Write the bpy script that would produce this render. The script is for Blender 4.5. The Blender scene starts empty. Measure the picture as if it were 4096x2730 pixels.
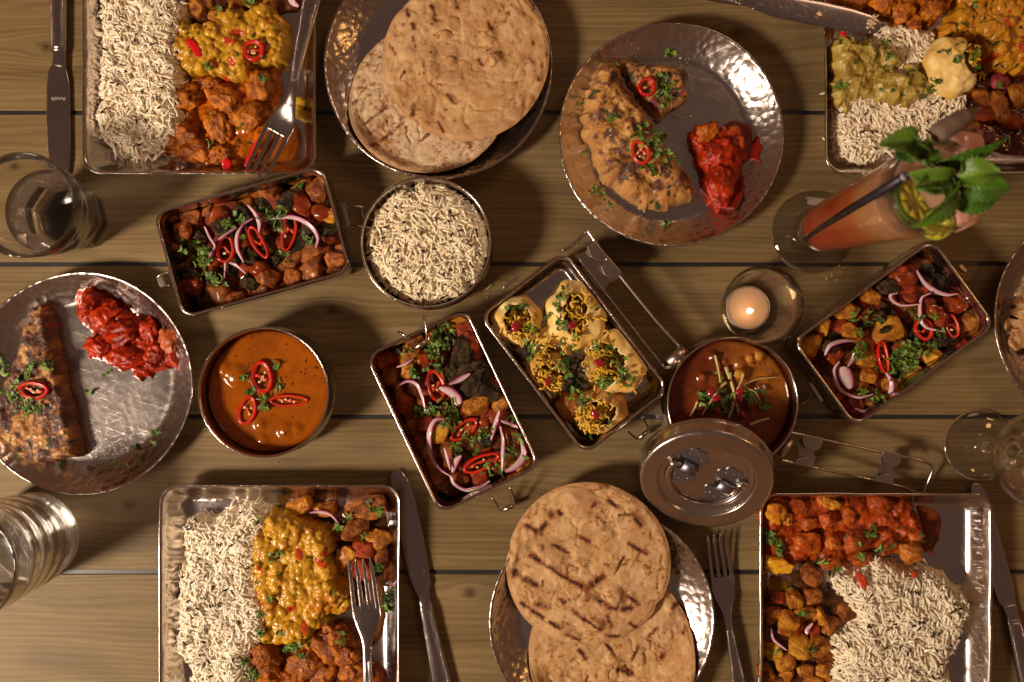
import bpy, math, random
import numpy as np
from mathutils import Vector, Matrix

# ------------------------------------------------------------------ camera, world, lamps, exposure
H = 0.72            # camera height above the table (m)
K = 4400.0          # photograph pixels per metre on the table plane
CX, CY = 2048.0, 1365.0
scene = bpy.context.scene
COL = scene.collection

cam_d = bpy.data.cameras.new('camera')
cam = bpy.data.objects.new('camera', cam_d); COL.objects.link(cam)
cam.location = (0, 0, H)
cam_d.sensor_width = 36.0
cam_d.lens = 36.0 * H / (4096.0 / K)
cam_d.clip_start = 0.02; cam_d.clip_end = 50
cam_d.dof.use_dof = True
cam_d.dof.focus_distance = 0.69
cam_d.dof.aperture_fstop = 5.0
scene.camera = cam

world = bpy.data.worlds.new('World'); scene.world = world
world.use_nodes = True
bg = world.node_tree.nodes['Background']
# a dim warm room: dark ceiling, lighter towards the walls all round
_wt = world.node_tree
_tc = _wt.nodes.new('ShaderNodeTexCoord'); _sp = _wt.nodes.new('ShaderNodeSeparateXYZ'); _cr = _wt.nodes.new('ShaderNodeValToRGB')
_wt.links.new(_tc.outputs['Generated'], _sp.inputs[0]); _wt.links.new(_sp.outputs[2], _cr.inputs[0]); _wt.links.new(_cr.outputs[0], bg.inputs['Color'])
_e = _cr.color_ramp.elements
_e[0].position = 0.0; _e[0].color = (0.155, 0.062, 0.026, 1)
_e[1].position = 0.95; _e[1].color = (0.072, 0.044, 0.034, 1)
_k = _e.new(0.45); _k.color = (0.100, 0.045, 0.022, 1)
bg.inputs['Strength'].default_value = 1.40

def area(name, loc, target, size, power, color, shape='DISK'):
    d = bpy.data.lights.new(name, 'AREA'); d.shape = shape; d.size = size
    d.energy = power; d.color = color
    o = bpy.data.objects.new(name, d); COL.objects.link(o)
    o.location = loc
    o.rotation_euler = (Vector(target) - Vector(loc)).to_track_quat('-Z', 'Y').to_euler()
    return o
key = area('key_lamp', (-1.50, -0.74, 1.22), (0.0, 0.0, 0.0), 0.36, 53.0, (1.0, 0.80, 0.62))
warm = area('warm_pendant', (1.15, 0.25, 0.80), (0.0, 0.0, 0.0), 0.14, 0.9, (1.0, 0.50, 0.16))
added_fill = area('added_fill_lamp', (1.15, 1.65, 1.55), (0.0, 0.0, 0.0), 0.8, 6.0, (1.0, 0.62, 0.40))  # added soft lamp: fills shadows, gives broad highlights on metal and glass
scene.view_settings.view_transform = 'Standard'
scene.view_settings.look = 'None'
scene.view_settings.exposure = 0.0
scene.view_settings.gamma = 1.0
scene.cycles.max_bounces = 12
scene.cycles.transmission_bounces = 12
scene.cycles.transparent_max_bounces = 12
scene.cycles.glossy_bounces = 5
scene.cycles.diffuse_bounces = 3
scene.cycles.sample_clamp_indirect = 30.0
scene.cycles.blur_glossy = 0.6
scene.cycles.use_denoising = True

# ------------------------------------------------------------------ helpers
rng = np.random.default_rng(7)
random.seed(7)

def P(px, py, z=0.0):
    s = (H - z) / H / K
    return np.array(((px - CX) * s, (CY - py) * s, z))
def S(px, z=0.0):
    return px * (H - z) / H / K

def thing(name, label, cat, loc=(0, 0, 0), group=None):
    o = bpy.data.objects.new(name, None); COL.objects.link(o)
    o.location = tuple(float(v) for v in loc)
    o.empty_display_size = 0.01
    o['label'] = label; o['category'] = cat
    if group: o['group'] = group
    return o
def tag(o, label, cat, group=None, kind=None):
    o['label'] = label; o['category'] = cat
    if group: o['group'] = group
    if kind: o['kind'] = kind
    return o

def root_loc(p):
    v = np.zeros(3)
    while p is not None:
        v += np.array(p.location); p = p.parent
    return v

def mesh(name, V, F, mat, parent=None, smooth=True, col=None, loc=None, kind=None):
    """V in world coordinates; the object's origin is at loc (or at its parent's)."""
    V = np.asarray(V, dtype=float)
    base = root_loc(parent) if parent is not None else np.zeros(3)
    if loc is None: loc = base
    loc = np.asarray(loc, dtype=float)
    me = bpy.data.meshes.new(name)
    if isinstance(F, np.ndarray): F = F.tolist()
    me.from_pydata((V - loc).tolist(), [], F)
    if smooth: me.polygons.foreach_set('use_smooth', [True] * len(me.polygons))
    if col is not None:
        c = np.asarray(col, dtype=np.float32)
        if c.shape[1] == 3: c = np.concatenate([c, np.ones((len(c), 1), np.float32)], 1)
        a = me.color_attributes.new('Col', 'FLOAT_COLOR', 'POINT')
        a.data.foreach_set('color', c.ravel())
    me.materials.append(mat)
    me.update()
    o = bpy.data.objects.new(name, me); COL.objects.link(o)
    o.location = tuple(loc - base)
    if parent is not None: o.parent = parent
    if kind: o['kind'] = kind
    return o

# --- noise -----------------------------------------------------------
def _hash(ix, iy, iz, seed):
    n = (ix.astype(np.int64) * 374761393 + iy.astype(np.int64) * 668265263 + iz.astype(np.int64) * 1274126177 + seed * 974634777) & 0xffffffff
    n = ((n ^ (n >> 13)) * 1274126177) & 0xffffffff
    n = ((n ^ (n >> 16)) * 2246822519) & 0xffffffff
    n = n ^ (n >> 13)
    return (n & 0xffffff) / float(0xffffff)
def vnoise(p, seed=0):
    p = np.asarray(p, dtype=float)
    i = np.floor(p).astype(np.int64); f = p - i
    u = f * f * f * (f * (f * 6 - 15) + 10)
    r = 0
    for dx in (0, 1):
        for dy in (0, 1):
            for dz in (0, 1):
                w = (u[:, 0] if dx else 1 - u[:, 0]) * (u[:, 1] if dy else 1 - u[:, 1]) * (u[:, 2] if dz else 1 - u[:, 2])
                r = r + w * _hash(i[:, 0] + dx, i[:, 1] + dy, i[:, 2] + dz, seed)
    return r * 2 - 1
def fbm(p, octaves=3, seed=0, gain=0.5):
    r = 0; a = 1.0; s = 0
    q = np.asarray(p, dtype=float)
    for k in range(octaves):
        r = r + a * vnoise(q * (2.03 ** k) + 17.3 * k, seed + k); s += a; a *= gain
    return r / s
def fbm2(x, y, scale, octaves=3, seed=0, gain=0.5):
    p = np.stack([np.ravel(x) / scale, np.ravel(y) / scale, np.full(np.size(x), 0.37)], 1)
    return fbm(p, octaves, seed, gain).reshape(np.shape(x))
def sstep(a, b, x):
    t = np.clip((x - a) / (b - a), 0, 1); return t * t * (3 - 2 * t)
def mix(a, b, t):
    a = np.asarray(a, float); b = np.asarray(b, float); t = np.asarray(t)[..., None]
    return a * (1 - t) + b * t

# --- surface height map of everything built, so that garnish can rest on it -----
DX, DN, DM = 0.001, 1300, 1000
DEM = np.zeros((DM, DN))
def stamp(V):
    V = np.asarray(V)
    i = np.clip(((V[:, 0] + 0.65) / DX).astype(int), 0, DN - 1)
    j = np.clip(((V[:, 1] + 0.5) / DX).astype(int), 0, DM - 1)
    np.maximum.at(DEM, (j, i), V[:, 2])
def ground(x, y, r=0.003):
    i = int((x + 0.65) / DX); j = int((y + 0.5) / DX); k = max(1, int(r / DX))
    return float(DEM[max(0, j - k):j + k + 1, max(0, i - k):i + k + 1].max())
def top(px, py, r=0.003, z=0.02):
    for _ in range(3):
        p = P(px, py, z); z = ground(p[0], p[1], r)
    return P(px, py, z)

# --- basic shapes -------------------------------------------------------
def lathe(profile, n=96, closed=False, cx=0, cy=0, dz=0, wob=None):
    pr = np.array(profile, float); m = len(pr)
    a = np.arange(n) * 2 * math.pi / n
    V = np.zeros((m, n, 3))
    R = pr[:, 0][:, None] * np.ones(n)
    if wob is not None: R = wob(R, a, pr)
    V[:, :, 0] = cx + R * np.cos(a); V[:, :, 1] = cy + R * np.sin(a); V[:, :, 2] = dz + pr[:, 1][:, None]
    F = []
    for i in range(m - 1 if not closed else m):
        i2 = (i + 1) % m
        for j in range(n):
            j2 = (j + 1) % n
            F.append((i * n + j, i * n + j2, i2 * n + j2, i2 * n + j))
    V = V.reshape(-1, 3)
    if not closed:
        if pr[0, 0] < 1e-6: pass
        if pr[-1, 0] < 1e-6: pass
    return V, F

def rrect(w, h, r, n=10):
    pts = []
    for (sx, sy, a0) in ((1, 1, 0), (-1, 1, 90), (-1, -1, 180), (1, -1, 270)):
        cx, cy = sx * (w / 2 - r), sy * (h / 2 - r)
        for k in range(n + 1):
            a = math.radians(a0 + 90 * k / n)
            pts.append((cx + r * math.cos(a), cy + r * math.sin(a)))
    # subdivide the straight sides
    out = []
    m = len(pts)
    for i in range(m):
        p, q = pts[i], pts[(i + 1) % m]
        out.append(p)
        L = math.hypot(q[0] - p[0], q[1] - p[1])
        if L > 0.012:
            k = 10
            for t in range(1, k): out.append((p[0] + (q[0] - p[0]) * t / k, p[1] + (q[1] - p[1]) * t / k))
    return np.array(out)

def rloft(w, h, r, prof, ang, c, n=10, warp=None):
    """Rounded-rectangle vessel; prof = [(inset, z), ...] from outside bottom over the rim to the inside floor."""
    loops = [None] * len(prof)
    for k, (ins, z) in enumerate(prof):
        q = rrect(w - 2 * ins, h - 2 * ins, max(r - ins * 0.6, 0.0035), n)
        loops[k] = np.column_stack([q, np.full(len(q), z)])
    m = len(loops[0])
    V = np.concatenate(loops)
    if warp is not None: V = warp(V)
    ca, sa = math.cos(ang), math.sin(ang)
    X = V[:, 0] * ca - V[:, 1] * sa + c[0]; Y = V[:, 0] * sa + V[:, 1] * ca + c[1]
    V = np.column_stack([X, Y, V[:, 2]])
    F = []
    for k in range(len(prof) - 1):
        for j in range(m):
            j2 = (j + 1) % m
            F.append((k * m + j, k * m + j2, (k + 1) * m + j2, (k + 1) * m + j))
    F.append(tuple(range((len(prof) - 1) * m, len(prof) * m)))
    F.append(tuple(reversed(range(m))))
    return V, F

def smooth_path(pts, n=40, closed=False):
    p = np.array(pts, float); m = len(p)
    if m == 2 and not closed:
        t = np.linspace(0, 1, n)[:, None]; return p[0] * (1 - t) + p[1] * t
    out = []
    segs = m if closed else m - 1
    per = max(2, int(n / segs))
    for i in range(segs):
        if closed: a, b, c, d = p[(i - 1) % m], p[i], p[(i + 1) % m], p[(i + 2) % m]
        else:
            b, c = p[i], p[i + 1]
            a = p[i - 1] if i > 0 else 2 * b - c
            d = p[i + 2] if i + 2 < m else 2 * c - b
        for k in range(per):
            t = k / per
            out.append(0.5 * ((2 * b) + (-a + c) * t + (2 * a - 5 * b + 4 * c - d) * t * t + (-a + 3 * b - 3 * c + d) * t ** 3))
    if not closed: out.append(p[-1])
    return np.array(out)

def frames(path, up=(0, 0, 1), closed=False):
    if closed: T = np.roll(path, -1, 0) - np.roll(path, 1, 0)
    else: T = np.gradient(path, axis=0)
    T /= np.linalg.norm(T, axis=1)[:, None] + 1e-12
    up = np.tile(np.array(up, float), (len(path), 1))
    para = np.abs((T * up).sum(1)) > 0.98
    up[para] = (0, 1, 0.0)
    B = np.cross(up, T); B /= np.linalg.norm(B, axis=1)[:, None] + 1e-12
    N = np.cross(T, B)
    return T, B, N

def tube(path, r, sides=8, closed=False, cap=True):
    path = np.asarray(path, float); n = len(path)
    r = np.broadcast_to(np.asarray(r, float), (n,))
    T, B, N = frames(path, closed=closed)
    a = np.arange(sides) * 2 * math.pi / sides
    V = path[:, None, :] + r[:, None, None] * (np.cos(a)[None, :, None] * B[:, None, :] + np.sin(a)[None, :, None] * N[:, None, :])
    V = V.reshape(-1, 3)
    F = []
    for i in range(n if closed else n - 1):
        i2 = (i + 1) % n
        for j in range(sides):
            j2 = (j + 1) % sides
            F.append((i * sides + j, i * sides + j2, i2 * sides + j2, i2 * sides + j))
    if cap and not closed:
        F.append(tuple(reversed(range(sides)))); F.append(tuple(range((n - 1) * sides, n * sides)))
    return V, F

def ribbon(path, wl, wr, th, up=(0, 0, 1), sides=16, expo=2.6):
    """Swept super-ellipse: half-widths wl / wr to either side, thickness th (full)."""
    path = np.asarray(path, float); n = len(path)
    wl = np.broadcast_to(np.asarray(wl, float), (n,)); wr = np.broadcast_to(np.asarray(wr, float), (n,)); th = np.broadcast_to(np.asarray(th, float), (n,))
    T, B, N = frames(path, up)
    a = np.arange(sides) * 2 * math.pi / sides
    ca = np.sign(np.cos(a)) * np.abs(np.cos(a)) ** (2 / expo); sa = np.sign(np.sin(a)) * np.abs(np.sin(a)) ** (2 / expo)
    W = np.where(ca[None, :] > 0, wl[:, None], wr[:, None]) * ca[None, :]
    V = path[:, None, :] + W[:, :, None] * B[:, None, :] + (th[:, None] / 2 * sa[None, :])[:, :, None] * N[:, None, :]
    V = V.reshape(-1, 3); F = []
    for i in range(n - 1):
        for j in range(sides):
            j2 = (j + 1) % sides
            F.append((i * sides + j, i * sides + j2, (i + 1) * sides + j2, (i + 1) * sides + j))
    F.append(tuple(reversed(range(sides)))); F.append(tuple(range((n - 1) * sides, n * sides)))
    return V, F

def join(parts):
    V = []; F = []; o = 0
    for v, f in parts:
        V.append(np.asarray(v)); F += [tuple(i + o for i in q) for q in f]; o += len(v)
    return np.concatenate(V), F

_ico = {}
def ico(sub):
    if sub not in _ico:
        import bmesh
        bm = bmesh.new(); bmesh.ops.create_icosphere(bm, subdivisions=sub, radius=1.0)
        bm.verts.ensure_lookup_table()
        V = np.array([v.co[:] for v in bm.verts]); V /= np.linalg.norm(V, axis=1)[:, None]
        F = [tuple(v.index for v in f.verts) for f in bm.faces]
        bm.free(); _ico[sub] = (V, F)
    return _ico[sub]

def rot3(yaw, pitch=0.0, roll=0.0):
    return np.array(Matrix.Rotation(yaw, 3, 'Z') @ Matrix.Rotation(pitch, 3, 'Y') @ Matrix.Rotation(roll, 3, 'X'))

def lump(c, rad, yaw=0.0, pitch=0.0, roll=0.0, boxy=2.0, amp=0.12, freq=1.6, octv=3, seed=0, sub=3, chip=0.0, facets=0, gain=0.5, fine=None):
    D, F = ico(sub)
    n = (np.abs(D) ** boxy).sum(1) ** (1.0 / boxy)
    V = D / n[:, None]
    if facets:
        gf = np.random.default_rng(seed + 4242)
        for _ in range(facets):
            nv = gf.normal(size=3); nv /= np.linalg.norm(nv); q = V @ nv; lim = gf.uniform(.62, .9)
            V = V - np.clip(q - lim, 0, 9)[:, None] * .92 * nv
    d = fbm(V * freq + seed * 3.1, octv, seed, gain)
    if chip: d = d - chip * np.clip(fbm(V * 0.9 + seed * 5.7, 2, seed + 9) - 0.1, 0, 1)
    V = V * (1 + amp * d[:, None] * 2)
    V = V * np.asarray(rad)
    if fine:
        ff = fbm(V / fine[1] + seed * 1.9, 3, seed + 61, .6); V = V + D * (fine[0] * ff)[:, None]; d = d + .35 * ff
    V = V @ rot3(yaw, pitch, roll).T + np.asarray(c)
    return V, F, d

def box(c, size, rot=None, bev=0.0):
    x, y, z = np.asarray(size) / 2
    V = np.array([(sx * x, sy * y, sz * z) for sz in (-1, 1) for (sx, sy) in ((-1, -1), (1, -1), (1, 1), (-1, 1))])
    if rot is not None: V = V @ np.asarray(rot).T
    V = V + np.asarray(c)
    F = [(3, 2, 1, 0), (4, 5, 6, 7), (0, 1, 5, 4), (1, 2, 6, 5), (2, 3, 7, 6), (3, 0, 4, 7)]
    return V, F

def prism(poly, z0, z1, xf=None):
    """Flat outline (local xy) extruded z0..z1; xf maps Nx3 -> world."""
    q = np.asarray(poly, float); n = len(q)
    V = np.concatenate([np.column_stack([q, np.full(n, z0)]), np.column_stack([q, np.full(n, z1)])])
    F = [tuple(reversed(range(n))), tuple(range(n, 2 * n))] + [(i, (i + 1) % n, n + (i + 1) % n, n + i) for i in range(n)]
    if xf is not None: V = xf(V)
    return V, F

# ------------------------------------------------------------------ materials
MATS = {}
class NT:
    def __init__(s, name):
        s.m = bpy.data.materials.new(name); s.m.use_nodes = True
        s.t = s.m.node_tree; s.b = s.t.nodes['Principled BSDF']
    def n(s, typ, **kw):
        nd = s.t.nodes.new(typ)
        for k, v in kw.items():
            if k.startswith('_'): setattr(nd, k[1:], v)
            else: nd.inputs[k.replace('__', ' ')].default_value = v
        return nd
    def l(s, a, b): s.t.links.new(a, b)
    def math(s, op, a, b=None, c=None):
        nd = s.t.nodes.new('ShaderNodeMath'); nd.operation = op
        for i, v in enumerate((a, b, c)):
            if v is None: continue
            if isinstance(v, (int, float)): nd.inputs[i].default_value = v
            else: s.l(v, nd.inputs[i])
        return nd.outputs[0]
    def ramp(s, fac, stops):
        nd = s.t.nodes.new('ShaderNodeValToRGB'); e = nd.color_ramp.elements
        e[0].position, e[0].color = stops[0][0], (*stops[0][1], 1)
        e[1].position, e[1].color = stops[-1][0], (*stops[-1][1], 1)
        for p, c in stops[1:-1]:
            k = e.new(p); k.color = (*c, 1)
        s.l(fac, nd.inputs[0]); return nd.outputs[0]
    def mix(s, fac, a, b, mode='MIX'):
        nd = s.t.nodes.new('ShaderNodeMix'); nd.data_type = 'RGBA'; nd.blend_type = mode
        for inp, v in ((nd.inputs[0], fac), (nd.inputs[6], a), (nd.inputs[7], b)):
            if isinstance(v, (int, float)): inp.default_value = v
            elif isinstance(v, tuple): inp.default_value = (*v, 1) if len(v) == 3 else v
            else: s.l(v, inp)
        return nd.outputs[2]
    def coord(s, scale=(1, 1, 1), rot=(0, 0, 0), loc=(0, 0, 0)):
        tc = s.t.nodes.new('ShaderNodeTexCoord'); mp = s.t.nodes.new('ShaderNodeMapping')
        mp.inputs['Scale'].default_value = scale; mp.inputs['Location'].default_value = loc
        src = tc.outputs['Object']
        if any(rot):
            mr = s.t.nodes.new('ShaderNodeMapping'); mr.inputs['Rotation'].default_value = rot; s.l(src, mr.inputs[0]); src = mr.outputs[0]
        s.l(src, mp.inputs[0]); return mp.outputs[0]
    def noise(s, vec, scale, detail=4.0, rough=0.55, dist=0.0):
        nd = s.n('ShaderNodeTexNoise', Scale=scale, Detail=detail, Roughness=rough, Distortion=dist)
        s.l(vec, nd.inputs['Vector']); return nd.outputs['Fac']
    def bump(s, h, strength, dist, prev=None):
        nd = s.n('ShaderNodeBump', Strength=strength, Distance=dist)
        s.l(h, nd.inputs['Height'])
        if prev is not None: s.l(prev, nd.inputs['Normal'])
        return nd.outputs[0]
    def set(s, **kw):
        for k, v in kw.items():
            i = s.b.inputs[k.replace('__', ' ')]
            if isinstance(v, (int, float)): i.default_value = v
            elif isinstance(v, tuple): i.default_value = (*v, 1) if len(v) == 3 and i.type == 'RGBA' else v
            else: s.l(v, i)

def food(name, col=None, rough=0.4, coat=0.0, var=0.25, vscale=260, bump=0.3, bscale=700, bdist=0.0006, sss=0.0, sssc=(1, .5, .25), rvar=0.15, spec=0.5, coatr=0.12, sscale=0.0025):
    """Food: vertex colour (or one colour) with fine mottling and relief."""
    t = NT(name); c = t.coord()
    if col is None:
        a = t.n('ShaderNodeVertexColor', _layer_name='Col').outputs['Color']
    else:
        r = t.n('ShaderNodeRGB'); r.outputs[0].default_value = (*col, 1); a = r.outputs[0]
    n1 = t.noise(c, vscale, 5, 0.6)
    f = t.math('MULTIPLY_ADD', n1, 2 * var, 1 - var)
    hsv = t.n('ShaderNodeHueSaturation'); t.l(a, hsv.inputs['Color']); t.l(f, hsv.inputs['Value'])
    t.set(Base__Color=hsv.outputs[0])
    n2 = t.noise(c, bscale, 4, 0.6)
    if bump: t.set(Normal=t.bump(n2, bump, bdist))
    n3 = t.noise(c, vscale * 0.7, 3, 0.5)
    t.set(Roughness=t.math('MULTIPLY_ADD', n3, 2 * rvar, rough - rvar), Specular__IOR__Level=spec)
    if coat: t.set(Coat__Weight=coat, Coat__Roughness=coatr)
    if sss: t.set(Subsurface__Weight=sss, Subsurface__Radius=sssc, Subsurface__Scale=sscale)
    MATS[name] = t.m; return t.m

def steel(name, base=(0.60, 0.545, 0.50), rough=0.2, hammer=None, scratch=0.25, brush=None, smudge=0.12, floor=None):
    t = NT(name); c = t.coord()
    n1 = t.noise(c, 35, 4, 0.6)
    r = t.math('MULTIPLY_ADD', n1, 2 * smudge, rough - smudge)
    prev = None
    if hammer:
        hs, hd, amt = hammer
        v = t.n('ShaderNodeTexVoronoi', _feature='SMOOTH_F1', Scale=hs); v.inputs['Smoothness'].default_value = 0.35
        w = t.noise(c, 30, 2, 0.5)
        vm = t.n('ShaderNodeVectorMath', _operation='ADD'); t.l(c, vm.inputs[0])
        cmb = t.n('ShaderNodeCombineXYZ'); t.l(t.math('MULTIPLY', w, 0.02), cmb.inputs[0]); t.l(cmb.outputs[0], vm.inputs[1])
        t.l(vm.outputs[0], v.inputs['Vector'])
        hgt = v.outputs['Distance']
        if floor:      # worn, scoured floor inside the hammered rim
            tc = t.n('ShaderNodeTexCoord'); ln = t.n('ShaderNodeVectorMath', _operation='LENGTH'); t.l(tc.outputs['Object'], ln.inputs[0])
            mr = t.n('ShaderNodeMapRange'); mr.inputs[1].default_value = floor[0] - .004; mr.inputs[2].default_value = floor[0] + .003; t.l(ln.outputs['Value'], mr.inputs[0])
            inner = t.math('SUBTRACT', 1.0, mr.outputs[0])
            hgt = t.math('MULTIPLY', hgt, t.math('SUBTRACT', 1.0, t.math('MULTIPLY', inner, .80)))
            r = t.math('ADD', r, t.math('MULTIPLY', inner, floor[1]))
        prev = t.bump(hgt, amt, hd)
    # scratches: several directions of very stretched noise
    acc = None
    for k, ang in enumerate((0.35, 1.25, 2.2, 2.8)):
        cc = t.coord(scale=(22, 1900, 60), rot=(0, 0, ang), loc=(k * 3.3, 1.7 * k, 0))
        s = t.noise(cc, 1.0, 3, 0.65)
        s = t.math('MULTIPLY', t.math('GREATER_THAN', s, 0.66), t.math('SUBTRACT', s, 0.6))
        acc = s if acc is None else t.math('ADD', acc, s)
    if scratch: prev = t.bump(acc, scratch, 0.0004, prev)
    if brush:
        cc = t.coord(scale=brush); s = t.noise(cc, 1.0, 3, 0.6); prev = t.bump(s, 0.12, 0.0003, prev)
    if prev is not None: t.set(Normal=prev)
    n2 = t.noise(c, 22, 6, 0.7, 0.8)
    t.set(Base__Color=t.mix(t.math('MULTIPLY', n2, 0.75), base, tuple(b * 0.72 for b in base)), Metallic=1.0,
          Roughness=t.math('ADD', r, t.math('MULTIPLY', acc, 0.6)))
    MATS[name] = t.m; return t.m

def plain(name, col, rough=0.5, metal=0.0, **kw):
    t = NT(name); c = t.coord()
    n = t.noise(c, 180, 4, 0.6)
    t.set(Base__Color=t.mix(n, tuple(x * 0.75 for x in col), tuple(min(1, x * 1.2) for x in col)), Roughness=rough, Metallic=metal, **kw)
    MATS[name] = t.m; return t.m
# ------------------------------------------------------------------ materials used
M = {}
M['plate'] = steel('hammered_steel', (0.58, 0.52, 0.49), 0.24, hammer=(150, 0.0012, 0.55), scratch=0.32, smudge=0.06, floor=(.076, .0))
M['tray'] = steel('tray_steel', (0.62, 0.56, 0.53), 0.18, scratch=0.7, smudge=0.09)
M['tiffin'] = steel('tiffin_steel', (0.63, 0.57, 0.54), 0.16, scratch=0.25, smudge=0.06)
M['lid'] = steel('lid_steel', (0.60, 0.54, 0.51), 0.24, scratch=0.35, smudge=0.08)
M['wire'] = steel('wire_steel', (0.64, 0.57, 0.51), 0.22, scratch=0.0, smudge=0.06)
M['clip'] = steel('clip_steel', (0.62, 0.52, 0.42), 0.3, scratch=0.3, smudge=0.08)
M['cutlery'] = steel('cutlery_steel', (0.56, 0.50, 0.48), 0.17, scratch=0.3, smudge=0.05)
M['print'] = plain('engraved_print', (0.50, 0.45, 0.42), 0.6, 0.3)

def glass(name, ior=1.47, tint=(0.985, 0.98, 0.97), thin=.5):
    t = NT(name)
    t.set(Base__Color=tint, Roughness=0.0, IOR=ior, Transmission__Weight=1.0)
    # part of the light passes straight through the thin wall, part is bent
    tr = t.n('ShaderNodeBsdfTransparent'); tr.inputs[0].default_value = (*tint, 1)
    mx = t.n('ShaderNodeMixShader'); mx.inputs[0].default_value = thin
    t.l(t.b.outputs[0], mx.inputs[1]); t.l(tr.outputs[0], mx.inputs[2])
    t.l(mx.outputs[0], t.t.nodes['Material Output'].inputs['Surface'])
    return t.m
M['glass'] = glass('clear_glass', thin=.05)
M['thin_glass'] = glass('thin_clear_glass', thin=.08)
M['water'] = glass('water', 1.33, (0.99, 0.985, 0.975), .12)

M['rice'] = food('rice', rough=0.32, var=0.05, vscale=200, bump=0.0, sss=0.0, rvar=.06)
def _translucent(m, w):
    nt = m.node_tree; b = nt.nodes['Principled BSDF']; tl = nt.nodes.new('ShaderNodeBsdfTranslucent'); mx = nt.nodes.new('ShaderNodeMixShader'); mx.inputs[0].default_value = w
    nt.links.new(b.inputs['Base Color'].links[0].from_socket, tl.inputs[0]); nt.links.new(b.outputs[0], mx.inputs[1]); nt.links.new(tl.outputs[0], mx.inputs[2])
    nt.links.new(mx.outputs[0], nt.nodes['Material Output'].inputs['Surface'])
_translucent(M['rice'], .05)
M['seed'] = food('black_seed', (0.016, 0.010, 0.007), rough=0.5, var=0.2, spec=.2)
M['dal'] = food('lentil_dal', rough=0.21, coat=0.0, rvar=.06, spec=.38, var=0.3, vscale=330, bump=0.4, bscale=600, sss=0.1, sssc=(1, .5, .1))
M['curry'] = food('curry_sauce', rough=0.15, coat=0.0, rvar=.05, var=0.22, vscale=330, bump=0.18, bscale=330, bdist=0.0010, spec=.45)
M['meat'] = food('curry_piece', rough=0.26, coat=0.0, rvar=.08, var=0.5, vscale=420, bump=1.0, bscale=330, bdist=0.0022, spec=.38)
M['korma'] = food('green_korma', rough=0.2, coat=0.0, rvar=.06, var=0.22, vscale=420, bump=0.6, bscale=520, bdist=0.001)
M['potato'] = food('fried_potato', rough=0.48, coat=0.08, var=0.5, vscale=300, bump=1.0, bscale=480, bdist=0.0016, spec=.22)
M['sauce'] = food('tamarind_sauce', rough=0.14, coat=0.0, rvar=.05, var=0.4, vscale=260, bump=0.3, bscale=500)
M['chutney'] = food('dark_chutney', rough=0.42, coat=0.06, var=0.4, vscale=700, bump=1.0, bscale=900, bdist=0.0016, spec=.15)
M['bread'] = food('flatbread', rough=0.75, var=0.16, vscale=600, bump=0.4, bscale=900, bdist=0.0005, spec=0.25)
M['crust'] = food('fried_bread', rough=0.5, coat=0.12, var=0.35, vscale=420, bump=0.9, bscale=700, bdist=0.0012)
M['puri'] = food('puffed_puri', rough=0.5, var=0.2, vscale=160, bump=0.35, bscale=240, bdist=0.0008, sss=0.2)
M['red'] = food('red_curry', rough=0.16, coat=0.0, rvar=.05, var=0.4, vscale=360, bump=0.6, bscale=420, bdist=0.0013, spec=.3)
M['chilli'] = food('chilli_skin', (0.62, 0.010, 0.010), rough=0.2, coat=0.3, var=0.15, bump=0.1)
M['chilli_in'] = food('chilli_flesh', (0.62, 0.050, 0.012), rough=0.3, coat=0.3, var=0.25, bump=0.3)
M['chilli_seed'] = food('chilli_seed', (0.72, 0.50, 0.26), rough=0.4, var=0.15)
M['onion'] = food('red_onion', rough=0.26, coat=0.25, var=0.16, vscale=200, bump=0.2, sss=0.25, sssc=(1, .5, .7))
M['herb'] = food('coriander', rough=0.5, var=0.35, vscale=300, bump=0.3)
M['sev'] = food('sev', rough=0.45, var=0.2, bump=0.3)
M['pome'] = food('pomegranate_seed', (0.33, 0.008, 0.022), rough=0.12, coat=0.8, var=0.3, vscale=200, bump=0.0, sss=0.3, sssc=(1, .2, .2))
M['ginger'] = food('ginger', (0.60, 0.42, 0.17), rough=0.45, var=0.25, vscale=300)
M['mint'] = food('mint_leaf', rough=0.42, var=0.25, vscale=160, bump=0.5, bscale=260, bdist=0.001)
M['lime'] = food('lime', rough=0.3, coat=0.3, var=0.2, vscale=200, bump=0.3, sss=0.3)
M['stick'] = food('dried_stick', (0.16, 0.10, 0.07), rough=0.8, var=0.4, vscale=150, bump=0.6, bscale=260, bdist=0.001)
M['yoghurt'] = food('yoghurt', (0.75, 0.70, 0.58), rough=0.35, coat=0.2, var=0.1)
M['wax'] = food('candle_wax', (0.80, 0.56, 0.40), rough=0.35, var=0.06, bump=0.05, sss=0.8, sssc=(1, .6, .3))

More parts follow.
